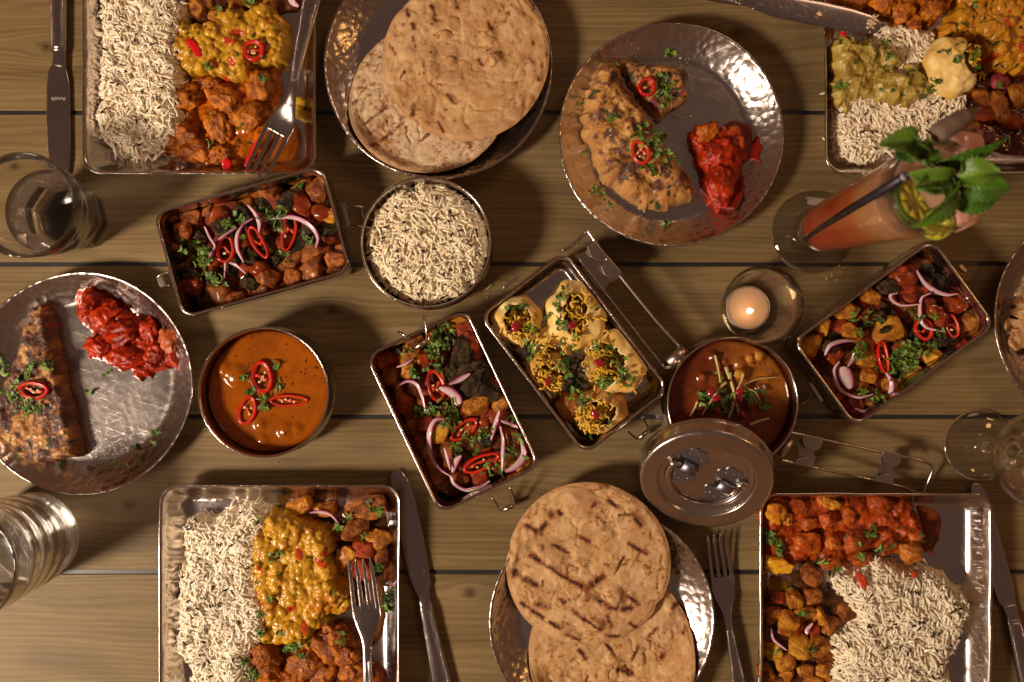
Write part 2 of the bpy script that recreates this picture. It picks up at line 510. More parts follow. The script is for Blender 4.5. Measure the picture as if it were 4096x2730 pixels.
# ------------------------------------------------------------------ table of planks
def wood(i, y0, y1, knots):
    t = NT('plank_wood_%d' % i)
    tc = t.n('ShaderNodeTexCoord'); sp = t.n('ShaderNodeSeparateXYZ'); t.l(tc.outputs['Object'], sp.inputs[0])
    x, y = sp.outputs[0], sp.outputs[1]
    psi = t.math('ADD', y, 0.0)
    knotmask = None
    for (kx, ky, R) in knots:
        dx = t.math('MULTIPLY', t.math('SUBTRACT', x, kx), 0.42); dy = t.math('SUBTRACT', y, ky)
        r2 = t.math('ADD', t.math('MULTIPLY', dx, dx), t.math('MULTIPLY', dy, dy))
        q = t.math('DIVIDE', dy, t.math('ADD', r2, R * R * 0.5))
        psi = t.math('SUBTRACT', psi, t.math('MULTIPLY', q, R * R * 1.15))
        dx1 = t.math('MULTIPLY', t.math('SUBTRACT', x, kx), 0.8)
        rr = t.math('SQRT', t.math('ADD', t.math('MULTIPLY', dx1, dx1), t.math('MULTIPLY', dy, dy)))
        mk = t.math('SUBTRACT', 1.0, t.math('SMOOTH_MIN', t.math('DIVIDE', rr, R * 0.75), 1.0, 0.3))
        knotmask = mk if knotmask is None else t.math('MAXIMUM', knotmask, mk)
    cmb = t.n('ShaderNodeCombineXYZ'); t.l(t.math('MULTIPLY', x, 1.0), cmb.inputs[0]); t.l(psi, cmb.inputs[1]); cmb.inputs[2].default_value = i * 3.7
    def nz(sx, sy, det, rough=0.55, dist=0.0, off=0.0):
        mp = t.n('ShaderNodeMapping'); mp.inputs['Scale'].default_value = (sx, sy, 1); mp.inputs['Location'].default_value = (off, off * 1.3, off * .7)
        t.l(cmb.outputs[0], mp.inputs[0]); return t.noise(mp.outputs[0], 1.0, det, rough, dist)
    # growth rings: a sine of the warped cross-grain coordinate
    warpn = nz(2.2, 16, 3, 0.5, 0, 3.1)
    ring = t.math('SINE', t.math('ADD', t.math('MULTIPLY', psi, 1050.0), t.math('MULTIPLY', warpn, 60.0)))
    ring = t.math('MULTIPLY_ADD', ring, 0.5, 0.5)
    fine = nz(9, 620, 4, 0.65, 0, 1.0)
    broad = nz(2.5, 38, 4, 0.55, 0.4, 7.0)
    blot = nz(7, 22, 5, 0.6, 0.6, 5.0)
    f = t.math('ADD', t.math('MULTIPLY', ring, 0.10), t.math('ADD', t.math('MULTIPLY', fine, 0.40), t.math('MULTIPLY', broad, 0.55)))
    col = t.ramp(f, [(0.25, (0.080, 0.046, 0.018)), (0.47, (0.180, 0.120, 0.050)), (0.62, (0.235, 0.166, 0.076)), (0.85, (0.30, 0.22, 0.11))])
    col = t.mix(t.math('MULTIPLY', t.math('SMOOTH_MIN', t.math('MULTIPLY', t.math('MAXIMUM', t.math('SUBTRACT', blot, 0.50), 0.0), 4.0), 1.0, 0.2), 0.55), col, (0.075, 0.055, 0.032))
    if knotmask is not None:
        col = t.mix(t.math('MULTIPLY', t.math('MAXIMUM', knotmask, 0.0), 1.0), col, (0.055, 0.028, 0.012))
    t.set(Base__Color=col, Roughness=t.math('MULTIPLY_ADD', broad, 0.25, 0.40), Specular__IOR__Level=0.2,
          Normal=t.bump(t.math('ADD', fine, t.math('MULTIPLY', ring, 0.5)), 0.16, 0.0005))
    return t.m

table = thing('table', 'brown stained timber tabletop of wide planks with black filled joints', 'table')
del table['category']; table['kind'] = 'structure'
seams = [-774, -162, 450, 1057, 1668, 2289, 2901, 3513]
KN = {1: [P(185, 190)[:2], P(2950, 130)[:2]], 2: [P(2080, 470)[:2], P(3420, 690)[:2], P(60, 660)[:2]], 3: [P(3560, 1010)[:2], P(1330, 1240)[:2]], 4: [P(2070, 1985)[:2], P(520, 2020)[:2], P(3700, 1800)[:2]], 5: [P(985, 2572)[:2], P(760, 2330)[:2], P(1880, 2370)[:2]], 6: [], 0: [], }
for i in range(7):
    ya, yb = P(0, seams[i + 1])[1] + 0.0018, P(0, seams[i])[1] - 0.0018
    ks = [(float(a), float(b), 0.0058 + 0.0025 * ((j * 7 + i) % 3)) for j, (a, b) in enumerate(KN.get(i, []))]
    V, F = rloft(1.7, yb - ya, 0.003, [(0.0, -0.022), (0.0, -0.0008), (0.0007, 0.0)], 0, (0, (ya + yb) / 2), n=3)
    o = mesh('plank', V, F, wood(i, ya, yb, ks), table, smooth=False)
M['filler'] = plain('joint_filler', (0.018, 0.018, 0.020), 0.4)
for i in range(1, 7):
    y = P(0, seams[i])[1]
    V, F = box((0, y, -0.0118), (1.7, 0.0035, 0.0216))
    mesh('joint_filler', V, F, M['filler'], table, smooth=False)

# ------------------------------------------------------------------ vessels
def tray(label, l, t, r, b, zr=0.022, ang=0.0, seed=0):
    """rim edges in photograph pixels"""
    a = P(l, t, zr); c = P(r, b, zr)
    w, h = c[0] - a[0], a[1] - c[1]; ctr = (a + c) / 2
    root = thing('square_tray', label, 'tray', (ctr[0], ctr[1], 0), 'shallow steel trays of food')
    prof = [(0.0245, 0.0), (0.017, 0.0004), (0.012, 0.003), (0.007, 0.0105), (0.0012, zr - 0.0008), (-0.0002, zr - 0.0003), (-0.0002, zr + 0.0004), (0.0006, zr + 0.0005),
            (0.0022, zr - 0.001), (0.0052, 0.0150), (0.0085, 0.0085), (0.0115, 0.0045), (0.0150, 0.0022), (0.0190, 0.0013), (0.026, 0.0011)]
    def warp(V):
        f = (V[:, 2] / zr) ** 1.2
        V = V.copy()
        V[:, 2] += f * 0.0022 * fbm2(V[:, 0], V[:, 1], 0.07, 2, seed) * (V[:, 2] > 0.006)
        bow = f * 0.0012
        V[:, 0] += bow * fbm2(V[:, 1], V[:, 0] * .2, 0.06, 2, seed + 3)
        V[:, 1] += bow * fbm2(V[:, 0], V[:, 1] * .2, 0.06, 2, seed + 5)
        return V
    V, F = rloft(w, h, 0.016, prof, ang, ctr, 12, warp)
    mesh('tray_body', V, F, M['tray'], root)
    stamp(V)
    i0 = int((a[0] + .02 + .65) / DX); i1 = int((c[0] - .02 + .65) / DX); j0 = int((c[1] + .02 + .5) / DX); j1 = int((a[1] - .02 + .5) / DX)
    DEM[max(0, j0):j1, max(0, i0):min(DN, i1)] = 0.0013
    return root

def plate(label, px, py, rpx, zr=0.020, seed=0):
    c = P(px, py, zr); R = S(rpx, zr)
    root = thing('round_plate', label, 'plate', (c[0], c[1], 0), 'hammered round steel plates')
    f = R * 0.765
    prof = [(1e-5, 0.0004), (f * .9, 0.0004), (f, 0.0008), (f + .004, .003), (R - .008, zr - .0065), (R - .001, zr - .0012), (R, zr - .0003), (R - .0002, zr + .0006), (R - .0012, zr + .0007),
            (R - .0028, zr - .0008)]
    for k in range(1, 9):
        u = k / 9.0
        prof.append((R - .0028 - u * (R - .0028 - f - .0022), zr - .0008 - (zr - .0045) * (u ** 0.85)))
    prof += [(f - .0005, .0021), (f - .003, .0014), (f - .006, .0016), (f * .6, .0013), (f * .3, .0012), (1e-5, .0012)]
    g = np.random.default_rng(seed)
    ph = g.uniform(0, 6.28, 4)
    def wob(RR, a, pr):
        return RR * (1 + 0.003 * np.sin(2 * a + ph[0]) + 0.0022 * np.sin(5 * a + ph[1]))
    V, F = lathe(prof, 160, cx=c[0], cy=c[1], wob=wob)
    ang = np.arctan2(V[:, 1] - c[1], V[:, 0] - c[0]); V[:, 2] += 0.0010 * np.sin(3 * ang + ph[2]) * (V[:, 2] / zr) ** 2 * (V[:, 2] > .004)
    mesh('plate_body', V, F, M['plate'], root)
    X, Y = np.meshgrid(np.arange(DN) * DX - .65, np.arange(DM) * DX - .5)
    d = np.hypot(X - c[0], Y - c[1])
    DEM[d < R] = np.maximum(DEM[d < R], np.clip(.0013 + (d[d < R] - f) * (zr / (R - f)), .0013, zr))
    return root

def rect_tiffin(label, px, py, wpx, hpx, ang, zr=0.038):
    c = P(px, py, zr); w, h = S(wpx, zr), S(hpx, zr)
    root = thing('rectangular_tiffin', label, 'lunch box', (c[0], c[1], 0), 'open rectangular steel tiffin boxes')
    z = zr
    prof = [(.0075, 0), (.0042, .0004), (.0026, .002), (.0016, .005), (.0012, z * .5), (.0012, z - .0085), (.0000, z - .0078), (-.0002, z - .006), (-.0002, z - .0022), (.0004, z - .0006), (.0012, z), (.0021, z - .0001), (.0028, z - .0012),
            (.0028, z - .004), (.0030, z - .0065), (.0036, z - .0075), (.0036, z * .5), (.0042, .006), (.0056, .0028), (.0085, .0012), (.012, .0010)]
    V, F = rloft(w, h, 0.0125, prof, math.radians(ang), c, 12)
    mesh('box_body', V, F, M['tiffin'], root)
    return root, c

def round_tiffin(label, px, py, rpx, zr=0.042, inner=None):
    c = P(px, py, zr); R = S(rpx, zr); z = zr
    root = thing('round_tiffin', label, 'bowl', (c[0], c[1], 0), 'round steel tiffin bowls')
    prof = [(1e-5, .0006), (R - .009, .0006), (R - .0060, .0012), (R - .0030, .0045), (R - .0016, .010), (R - .0008, .015), (R + .0006, .0165), (R + .0006, .0180), (R - .0008, .0195), (R - .0012, z * .62), (R - .0012, z - .005), (R - .0004, z - .0035), (R, z - .0015), (R - .0002, z), (R - .0010, z + .0002), (R - .0018, z - .0004),
            (R - .0022, z - .003), (R - .0024, z - .012), (R - .0028, z * .5), (R - .0042, .009), (R - .008, .003), (R - .013, .0016), (1e-5, .0014)]
    V, F = lathe(prof, 128, cx=c[0], cy=c[1])
    mesh('bowl_body', V, F, M['tiffin'], root)
    return root, c, R
# ------------------------------------------------------------------ food builders
def poly_world(pts, z, n=6, jitter=0.0, seed=0):
    q = np.array([P(a, b, z)[:2] for a, b in pts])
    q = smooth_path(q, n * len(q), closed=True)
    if jitter:
        g = np.random.default_rng(seed)
        q = q + jitter * np.column_stack([fbm2(q[:, 0], q[:, 1], .006, 2, seed), fbm2(q[:, 1], q[:, 0], .006, 2, seed + 5)])
    return q
def inside_dist(X, Y, q):
    x, y = X.ravel(), Y.ravel()
    a = q; b = np.roll(q, -1, 0)
    ins = np.zeros(len(x), bool); d2 = np.full(len(x), 1e9)
    for (x0, y0), (x1, y1) in zip(a, b):
        ex, ey = x1 - x0, y1 - y0; L = ex * ex + ey * ey + 1e-18
        t = np.clip(((x - x0) * ex + (y - y0) * ey) / L, 0, 1)
        dd = (x - x0 - t * ex) ** 2 + (y - y0 - t * ey) ** 2
        d2 = np.minimum(d2, dd)
        if y0 != y1:
            c = ((y0 > y) != (y1 > y)) & (x < (x1 - x0) * (y - y0) / (y1 - y0) + x0)
            ins ^= c
    d = np.sqrt(d2); d[~ins] *= -1
    return d.reshape(X.shape)

class Field:
    """A heap of food on a grid inside an outline."""
    def __init__(s, pts, zref, z0, h, edge, cell=.0009, jitter=.002, seed=0, low=.35, lowscale=.022, power=0.5, q=None):
        s.q = poly_world(pts, zref, jitter=jitter, seed=seed) if q is None else q
        lo, hi = s.q.min(0) - cell * 2, s.q.max(0) + cell * 2
        # only what can be seen or nearly so
        lo = np.maximum(lo, (-.56, -.40)); hi = np.minimum(hi, (.56, .40))
        s.x = np.arange(lo[0], hi[0], cell); s.y = np.arange(lo[1], hi[1], cell)
        s.X, s.Y = np.meshgrid(s.x, s.y); s.cell = cell
        s.d = inside_dist(s.X, s.Y, s.q)
        t = np.clip(s.d / edge, 0, 1); s.t = t
        s.base = h * (1 - (1 - t) ** 2) ** power
        s.base = s.base * (1 + low * fbm2(s.X, s.Y, lowscale, 3, seed + 1))
        s.Z = s.base.copy(); s.z0 = z0; s.seed = seed
        s.C = np.zeros(s.X.shape + (3,))
        s.id = np.zeros(s.X.shape)
    def rough(s, amp, scale, octv=3, gain=.55, ridge=False):
        n = fbm2(s.X, s.Y, scale, octv, s.seed + 31, gain)
        if ridge: n = 1 - 2 * np.abs(n)
        s.Z += amp * n * np.clip(s.t * 2, 0, 1); return n
    def bump(s, cx, cy, r, hh, sink=0.0, val=1.0, ell=1.0, yaw=0.0, flat=2.0):
        R = r * max(1, ell)
        i0, i1 = np.searchsorted(s.x, (cx - R, cx + R)); j0, j1 = np.searchsorted(s.y, (cy - R, cy + R))
        if i1 <= i0 or j1 <= j0: return
        X = s.X[j0:j1, i0:i1] - cx; Y = s.Y[j0:j1, i0:i1] - cy
        u = (X * math.cos(yaw) + Y * math.sin(yaw)) / (r * ell); v = (-X * math.sin(yaw) + Y * math.cos(yaw)) / r
        d = (np.abs(u) ** flat + np.abs(v) ** flat) ** (1 / flat)
        jc = min(max(np.searchsorted(s.y, cy), 0), len(s.y) - 1); ic = min(max(np.searchsorted(s.x, cx), 0), len(s.x) - 1)
        zc = s.base[jc, ic]
        z = zc - sink + hh * np.sqrt(np.clip(1 - d * d, 0, 1))
        m = (d < 1) & (z > s.Z[j0:j1, i0:i1]) & (s.d[j0:j1, i0:i1] > -.0005)
        s.Z[j0:j1, i0:i1][m] = z[m]; s.id[j0:j1, i0:i1][m] = val
    def scatter(s, n, rlo, rhi, h=.6, g=None, margin=.001, ell=1.25, sink=.3):
        g = g or np.random.default_rng(s.seed + 77); k = 0; out = []
        lo, hi = s.q.min(0), s.q.max(0)
        while k < n:
            p = g.uniform(lo, hi); k += 1
            ic = np.searchsorted(s.x, p[0]); jc = np.searchsorted(s.y, p[1])
            if ic >= len(s.x) or jc >= len(s.y) or s.d[jc, ic] < margin: continue
            r = g.uniform(rlo, rhi)
            s.bump(p[0], p[1], r, r * h * g.uniform(.7, 1.3), r * sink * g.uniform(.3, 1.6), g.uniform(.3, 1), g.uniform(1, ell), g.uniform(0, 6.28))
            out.append((p[0], p[1], r))
        return out
    def mesh(s, name, mat, parent=None, col=None, loc=None, kind=None, skirt=True):
        m = s.d > -s.cell * 1.05
        idx = -np.ones(m.shape, int); idx[m] = np.arange(m.sum())
        Z = s.z0 + np.where(s.d > 0, np.maximum(s.Z, 0), 0)
        gy, gx = np.gradient(s.d, s.cell); gl = gx * gx + gy * gy + 1e-9
        sh = np.where(s.d < 0, -s.d, 0)
        V = np.column_stack([(s.X + gx / gl * sh)[m], (s.Y + gy / gl * sh)[m], Z[m]])
        a, b, c, d = idx[:-1, :-1], idx[:-1, 1:], idx[1:, 1:], idx[1:, :-1]
        ok = (a >= 0) & (b >= 0) & (c >= 0) & (d >= 0)
        F = np.column_stack([a[ok], b[ok], c[ok], d[ok]])
        C = s.C if col is None else col
        C = C[m] if C.ndim == 3 else np.tile(C, (len(V), 1))
        stamp(V)
        o = mesh(name, V, F, mat, parent, True, C, loc, kind)
        return o
    def center(s):
        c = s.q.mean(0); return (c[0], c[1], s.z0)
    def zat(s, x, y):
        i = np.clip(np.searchsorted(s.x, x), 0, len(s.x) - 1); j = np.clip(np.searchsorted(s.y, y), 0, len(s.y) - 1)
        return s.z0 + np.maximum(s.Z[j, i], 0), s.d[j, i]

_gt = None
def grain_template(rings=7, sides=6):
    t = np.sin(np.linspace(-1, 1, rings) * math.pi / 2)
    prof = np.clip(1 - np.abs(t) ** 2.6, 0, 1) ** .5; prof[0] = prof[-1] = .25
    a = np.arange(sides) * 2 * math.pi / sides
    V = np.zeros((rings, sides, 3)); V[:, :, 0] = t[:, None]
    V[:, :, 1] = prof[:, None] * np.cos(a); V[:, :, 2] = prof[:, None] * np.sin(a)
    F = []
    for i in range(rings - 1):
        for j in range(sides):
            j2 = (j + 1) % sides; F.append((i * sides + j, i * sides + j2, (i + 1) * sides + j2, (i + 1) * sides + j))
    F.append(tuple(reversed(range(sides)))); F.append(tuple(range((rings - 1) * sides, rings * sides)))
    return V.reshape(-1, 3), F

def grains(C, L, W, yaw, pitch, bend, cols=None, rings=7, sides=6):
    T, F = grain_template(rings, sides); n = len(C); m = len(T)
    x = T[None, :, 0] * L[:, None] / 2; y = T[None, :, 1] * W[:, None] / 2; z = T[None, :, 2] * W[:, None] / 2 * .9
    y = y + bend[:, None] * L[:, None] * (T[None, :, 0] ** 2 - .4)
    cp, sp, cy, sy = np.cos(pitch)[:, None], np.sin(pitch)[:, None], np.cos(yaw)[:, None], np.sin(yaw)[:, None]
    x2 = x * cp - z * sp; z2 = x * sp + z * cp
    V = np.stack([x2 * cy - y * sy + C[:, None, 0], x2 * sy + y * cy + C[:, None, 1], z2 + C[:, None, 2]], 2).reshape(-1, 3)
    quads = np.array([f for f in F if len(f) == 4]); 
    Q = (quads[None] + (np.arange(n) * m)[:, None, None]).reshape(-1, 4)
    caps = [[i + k * m for i in f] for k in range(n) for f in F if len(f) != 4]
    col = None if cols is None else np.repeat(cols, m, 0)
    return V, Q.tolist() + caps, col

def rice(pts, label, zref, z0, h, edge, seed, dens=0.18, nseed=40, stray=30, cutter=None, L=(.0070, .0138), tint=(1, 1, 1)):
    f = Field(pts, zref, z0, h, edge, .0016, jitter=.004, seed=seed, low=.25)
    f.Z = np.maximum(f.Z + .0002 + .0007 * fbm2(f.X, f.Y, .004, 2, seed + 3), 0) * sstep(0, .003, f.d)
    tint = np.asarray(tint)
    root = f.mesh('rice_heap', M['rice'], None, np.array((.97, .84, .60)) * tint, f.center())
    tag(root, label, 'rice', 'servings of basmati rice')
    g = np.random.default_rng(seed)
    lo, hi = f.q.min(0) - .004, f.q.max(0) + .004
    lo = np.maximum(lo, (-.53, -.36)); hi = np.minimum(hi, (.53, .36))
    N = int((hi - lo).prod() * 1e6 * dens)
    xy = g.uniform(lo, hi, (N, 2))
    z, d = f.zat(xy[:, 0], xy[:, 1])
    keep = (d > .0012) | ((d > -.003) & (g.random(N) < .10))
    if cutter is not None: keep &= cutter(xy)
    xy, z, d = xy[keep], z[keep], d[keep]; N = len(xy)
    e = .003
    zx = f.zat(xy[:, 0] + e, xy[:, 1])[0] - f.zat(xy[:, 0] - e, xy[:, 1])[0]; zy = f.zat(xy[:, 0], xy[:, 1] + e)[0] - f.zat(xy[:, 0], xy[:, 1] - e)[0]
    yaw = 3.2 * fbm2(xy[:, 0], xy[:, 1], .018, 2, seed) + g.normal(0, 1.3, N)
    slope = (zx * np.cos(yaw) + zy * np.sin(yaw)) / (2 * e)
    pitch = np.arctan(np.clip(slope, -1, 1)) + g.normal(0, .24, N) * (z > z0 + .004)
    Lg = g.uniform(L[0], L[1], N); Wg = g.uniform(.0021, .0028, N)
    zz = np.maximum(z + g.uniform(-.0006, .0024, N), z0 + .0014)
    pitch = np.where(zz < z0 + .003, pitch * .15, pitch)
    base = np.array((.98, .90, .73)) * tint
    cols = base * g.uniform(.80, 1.03, (N, 1)) * np.column_stack([np.ones(N), g.uniform(.96, 1.0, N), g.uniform(.86, 1.02, N)])
    C = np.column_stack([xy, zz])
    V, F, c = grains(C, Lg, Wg, yaw, pitch, g.normal(0, .06, N), cols)
    mesh('rice_grain', V, F, M['rice'], root, True, np.clip(c, 0, 1), None, 'stuff')
    stamp(V)
    k = g.choice(N, min(nseed, N), replace=False)
    C2 = np.array([(p_[0], p_[1], ground(p_[0], p_[1], .001) + .0003) for p_ in C[k]])
    V, F, _ = grains(C2, g.uniform(.0032, .0052, len(k)), g.uniform(.0014, .0019, len(k)), g.uniform(0, 6.28, len(k)), g.normal(0, .2, len(k)), g.normal(0, .08, len(k)))
    mesh('black_seed', V, F, M['seed'], root, True, None, None, 'stuff')
    return root

def flecks(f, n, g, col, r=(.0006, .0016)):
    """small coloured specks stirred into a heap, as colour of the food itself"""
    for _ in range(n):
        p = g.uniform(f.q.min(0), f.q.max(0)); rr = g.uniform(*r); el = g.uniform(1, 2.6); a = g.uniform(0, 3.14)
        i0, i1 = np.searchsorted(f.x, (p[0] - rr * 3, p[0] + rr * 3)); j0, j1 = np.searchsorted(f.y, (p[1] - rr * 3, p[1] + rr * 3))
        if i1 <= i0 or j1 <= j0: continue
        X = f.X[j0:j1, i0:i1] - p[0]; Y = f.Y[j0:j1, i0:i1] - p[1]
        u = (X * math.cos(a) + Y * math.sin(a)) / (rr * el); v = (-X * math.sin(a) + Y * math.cos(a)) / rr
        m = (u * u + v * v) < 1
        f.C[j0:j1, i0:i1][m] = col

def dal(pts, label, zref, z0, h, edge, seed, n=900, tint=(1, 1, 1)):
    f = Field(pts, zref, z0, h, edge, .0008, jitter=.006, seed=seed, low=.45, lowscale=.016)
    f.rough(.0012, .006, 3)
    g = np.random.default_rng(seed)
    f.scatter(n, .0019, .0038, .62, g, .0016, 1.35, .25); f.Z *= sstep(0, .0035, f.d)
    base = mix((.34, .155, .008), (.62, .34, .026), np.clip(.15 + .75 * f.id * (f.id > 0) + .25 * fbm2(f.X, f.Y, .012, 2, seed), 0, 1))
    red = sstep(.28, .5, fbm2(f.X, f.Y, .018, 2, seed + 8)); base = mix(base, (.42, .12, .008), red * .6)
    f.C = base * np.asarray(tint)
    flecks(f, 26, g, (.012, .012, .008), (.0005, .0011)); flecks(f, 30, g, (.05, .085, .008), (.0007, .0016)); flecks(f, 12, g, (.45, .05, .01), (.0014, .003))
    o = f.mesh('lentil_dal', M['dal'], None, None, f.center())
    return tag(o, label, 'dal', 'servings of yellow lentil dal')

def chunky(name, label, cat, pts, chunks, zref, z0, h, edge, seed, sauce=(.50, .120, .005), piece=(.60, .185, .007), piece2=(.27, .060, .005), pm='meat', sm='curry', piece_name='meat_piece', group=None, rz=.8, boxy=2.4, amp=.24, freq=2.0, sub=4, rough=.0014, oil=None, facets=0):
    """Sauce heap with separate pieces standing out of it; chunks = (px, py, half-size px x, y[, yaw deg])"""
    f = Field(pts, zref, z0, h, edge, .0009, jitter=.006, seed=seed, low=.5, lowscale=.018)
    n = f.rough(rough, .007, 4, .65); f.Z += .0005 * fbm2(f.X, f.Y, .0024, 2, seed + 91) * np.clip(f.t * 2, 0, 1)
    f.C = mix(np.asarray(sauce) * .55, np.asarray(sauce) * 1.25, sstep(-.4, .5, n))
    g = np.random.default_rng(seed)
    root = thing(name, label, cat, f.center(), group)
    for k, ch in enumerate(chunks):
        px, py, a, b = ch[:4]; yaw = math.radians(ch[4]) if len(ch) > 4 else g.uniform(0, 3)
        tw = ch[5] if len(ch) > 5 else 0
        p = P(px, py, zref); zz, _ = f.zat(p[0], p[1])
        k_ = 1.2 if name == 'fried_potatoes' else 1.0
        ra, rb = S(a * k_, zref), S(b * k_, zref); rc = min(ra, rb) * rz
        c = (p[0], p[1], max(z0 + rc * .45, zz + rc * .2))
        V, F, d = lump(c, (ra, rb, rc), yaw, g.normal(0, .2), g.normal(0, .2), boxy, amp, freq, 5, seed * 31 + k, sub, chip=.3, facets=facets, gain=.62, fine=(.0012, .0030) if pm == 'meat' else ((.0008, .0026) if pm == 'red' else (.0004, .0024)))
        V[:, 2] = np.maximum(V[:, 2], z0 + .0004)
        nn = fbm(V / .006, 4, seed + k, .7)
        t = sstep(-.25, .3, nn + .6 * d)
        c1, c2 = (piece, piece2) if not tw else tw
        mesh(piece_name, V, F, M[pm], root, True, np.clip(mix(c2, c1, t) * g.uniform(.85, 1.12), 0, 1))
        stamp(V)
    flecks(f, 20, g, (.02, .035, .006), (.0006, .0014))
    o = f.mesh('sauce', M[sm], root)
    return root

PG = ((.60, .25, .022), (.30, .085, .009))      # fried potato colours: golden / browned
PY = ((.68, .36, .025), (.46, .165, .012))
PS = ((.34, .045, .005), (.16, .020, .004))      # coated in red-brown sauce
PB = ((.42, .135, .016), (.16, .038, .007))
def potato(root, name, px, py, half, z, seed, colr=PG, yaw=None, g=None, flat=.75, boxy=4.5, zref=.028, sub=3, clip=None):
    g = g or np.random.default_rng(seed)
    p = P(px, py, z); r = S(half, z) * 1.2
    V, F, d = lump((p[0], p[1], z - r * flat * .25), (r * g.uniform(.9, 1.15), r * g.uniform(.78, 1.0), r * flat), g.uniform(0, 3.14) if yaw is None else yaw, g.normal(0, .22), g.normal(0, .22), boxy, .075, 1.9, 4, seed, sub, chip=.5, facets=5, gain=.6, fine=(.0005, .0022))
    if clip is not None: V = clip(V)
    nn = fbm(V / .005, 4, seed, .7) + .3 * d
    hi = V[:, 2] - V[:, 2].mean()
    t = sstep(-.3, .45, nn)
    o = mesh(name, V, F, M['potato'], root, True, np.clip(mix(colr[1], colr[0], t) * g.uniform(.85, 1.1), 0, 1))
    stamp(V); return o

def tube_part(parts_col, path, r, col, sides=6):
    V, F = tube(path, r, sides); return V, F, np.tile(col, (len(V), 1))
def joinc(parts):
    V, F = join([(p[0], p[1]) for p in parts]); return V, F, np.concatenate([p[2] for p in parts])

# --- coriander -------------------------------------------------------
def leaf_shape(g, s):
    k = 17; a = np.linspace(-2.5, 2.5, k)
    r = s * (.62 + .38 * np.abs(np.sin(a * 2.5 + g.uniform(-.4, .4)))) * (1 + .15 * g.normal(size=k)) * (1 - .12 * np.abs(a) / 2.5)
    x = r * np.cos(a) + s * .25; y = r * np.sin(a) * .8
    return np.column_stack([np.append(x, -s * .45), np.append(y, 0)])
def box_clip(c, ang, w, h):
    a = math.radians(ang); ca, sa = math.cos(a), math.sin(a)
    def f(V):
        x, y = V[:, 0] - c[0], V[:, 1] - c[1]
        u = np.clip(x * ca + y * sa, -w / 2, w / 2); v = np.clip(-x * sa + y * ca, -h / 2, h / 2)
        V = V.copy(); V[:, 0] = u * ca - v * sa + c[0]; V[:, 1] = u * sa + v * ca + c[1]; return V
    return f
def herb_bits(pxy, spread, n, seed, zlift=.0006, size=(.0024, .0054), strips=.45, zref=.03, box=None):
    g = np.random.default_rng(seed); parts = []
    for k in range(n):
        if isinstance(pxy, list): c0 = pxy[int(g.integers(len(pxy)))]
        else: c0 = pxy
        sp = spread if np.isscalar(spread) else spread
        px = c0[0] + g.normal(0, sp); py = c0[1] + g.normal(0, sp * .85)
        p = top(px, py, .0012, zref)
        if box is not None:
            if np.hypot(*(box(p[None])[0] - p)[:2]) > 1e-6: continue
        R = rot3(g.uniform(0, 6.28), g.normal(0, .35), g.normal(0, .35))
        col = np.array((.088, .185, .020)) * g.uniform(.45, 1.5) * np.array((g.uniform(.8, 1.5), 1, g.uniform(.6, 1.3)))
        if g.random() < strips:
            L = g.uniform(.004, .009); w = g.uniform(.0006, .0015); b = g.normal(0, .25)
            t = np.linspace(-1, 1, 6); ctr = np.column_stack([t * L / 2, b * L * (t * t - .4), .0006 * np.sin(t * 2 + g.uniform(0, 6))])
            prof = w * (1 - .5 * t ** 4)
            V = np.concatenate([ctr + np.column_stack([0 * t, prof, .0003 + 0 * t]), ctr - np.column_stack([0 * t, prof, 0 * t]), ctr + np.column_stack([0 * t, 0 * t, .0005 + 0 * t])])
            F = [(i, i + 1, 12 + i + 1, 12 + i) for i in range(5)] + [(12 + i, 12 + i + 1, 6 + i + 1, 6 + i) for i in range(5)]
        else:
            q = leaf_shape(g, g.uniform(*size) * .62); m = len(q)
            bend = g.normal(0, 60)
            zc = bend * q[:, 0] ** 2 + abs(g.normal(0, 70)) * q[:, 1] ** 2
            V = np.concatenate([np.column_stack([q, zc]), [[0, 0, -.0003]]])
            F = [(i, (i + 1) % m, m) for i in range(m)]
        V = V @ R.T; V = V + p + np.array((0, 0, zlift + g.uniform(0, .0022) - min(0, V[:, 2].min()) * .5))
        parts.append((V, F, np.tile(np.clip(col, 0, 1), (len(V), 1))))
    return joinc(parts)
def coriander(label, pxy, spread, n, seed, group='scatterings of chopped coriander', **kw):
    V, F, C = herb_bits(pxy, spread, n, seed, **kw)
    c = V.mean(0)
    o = mesh('chopped_coriander', V, F, M['herb'], None, False, C, c)
    return tag(o, label, 'herb', group, 'stuff')

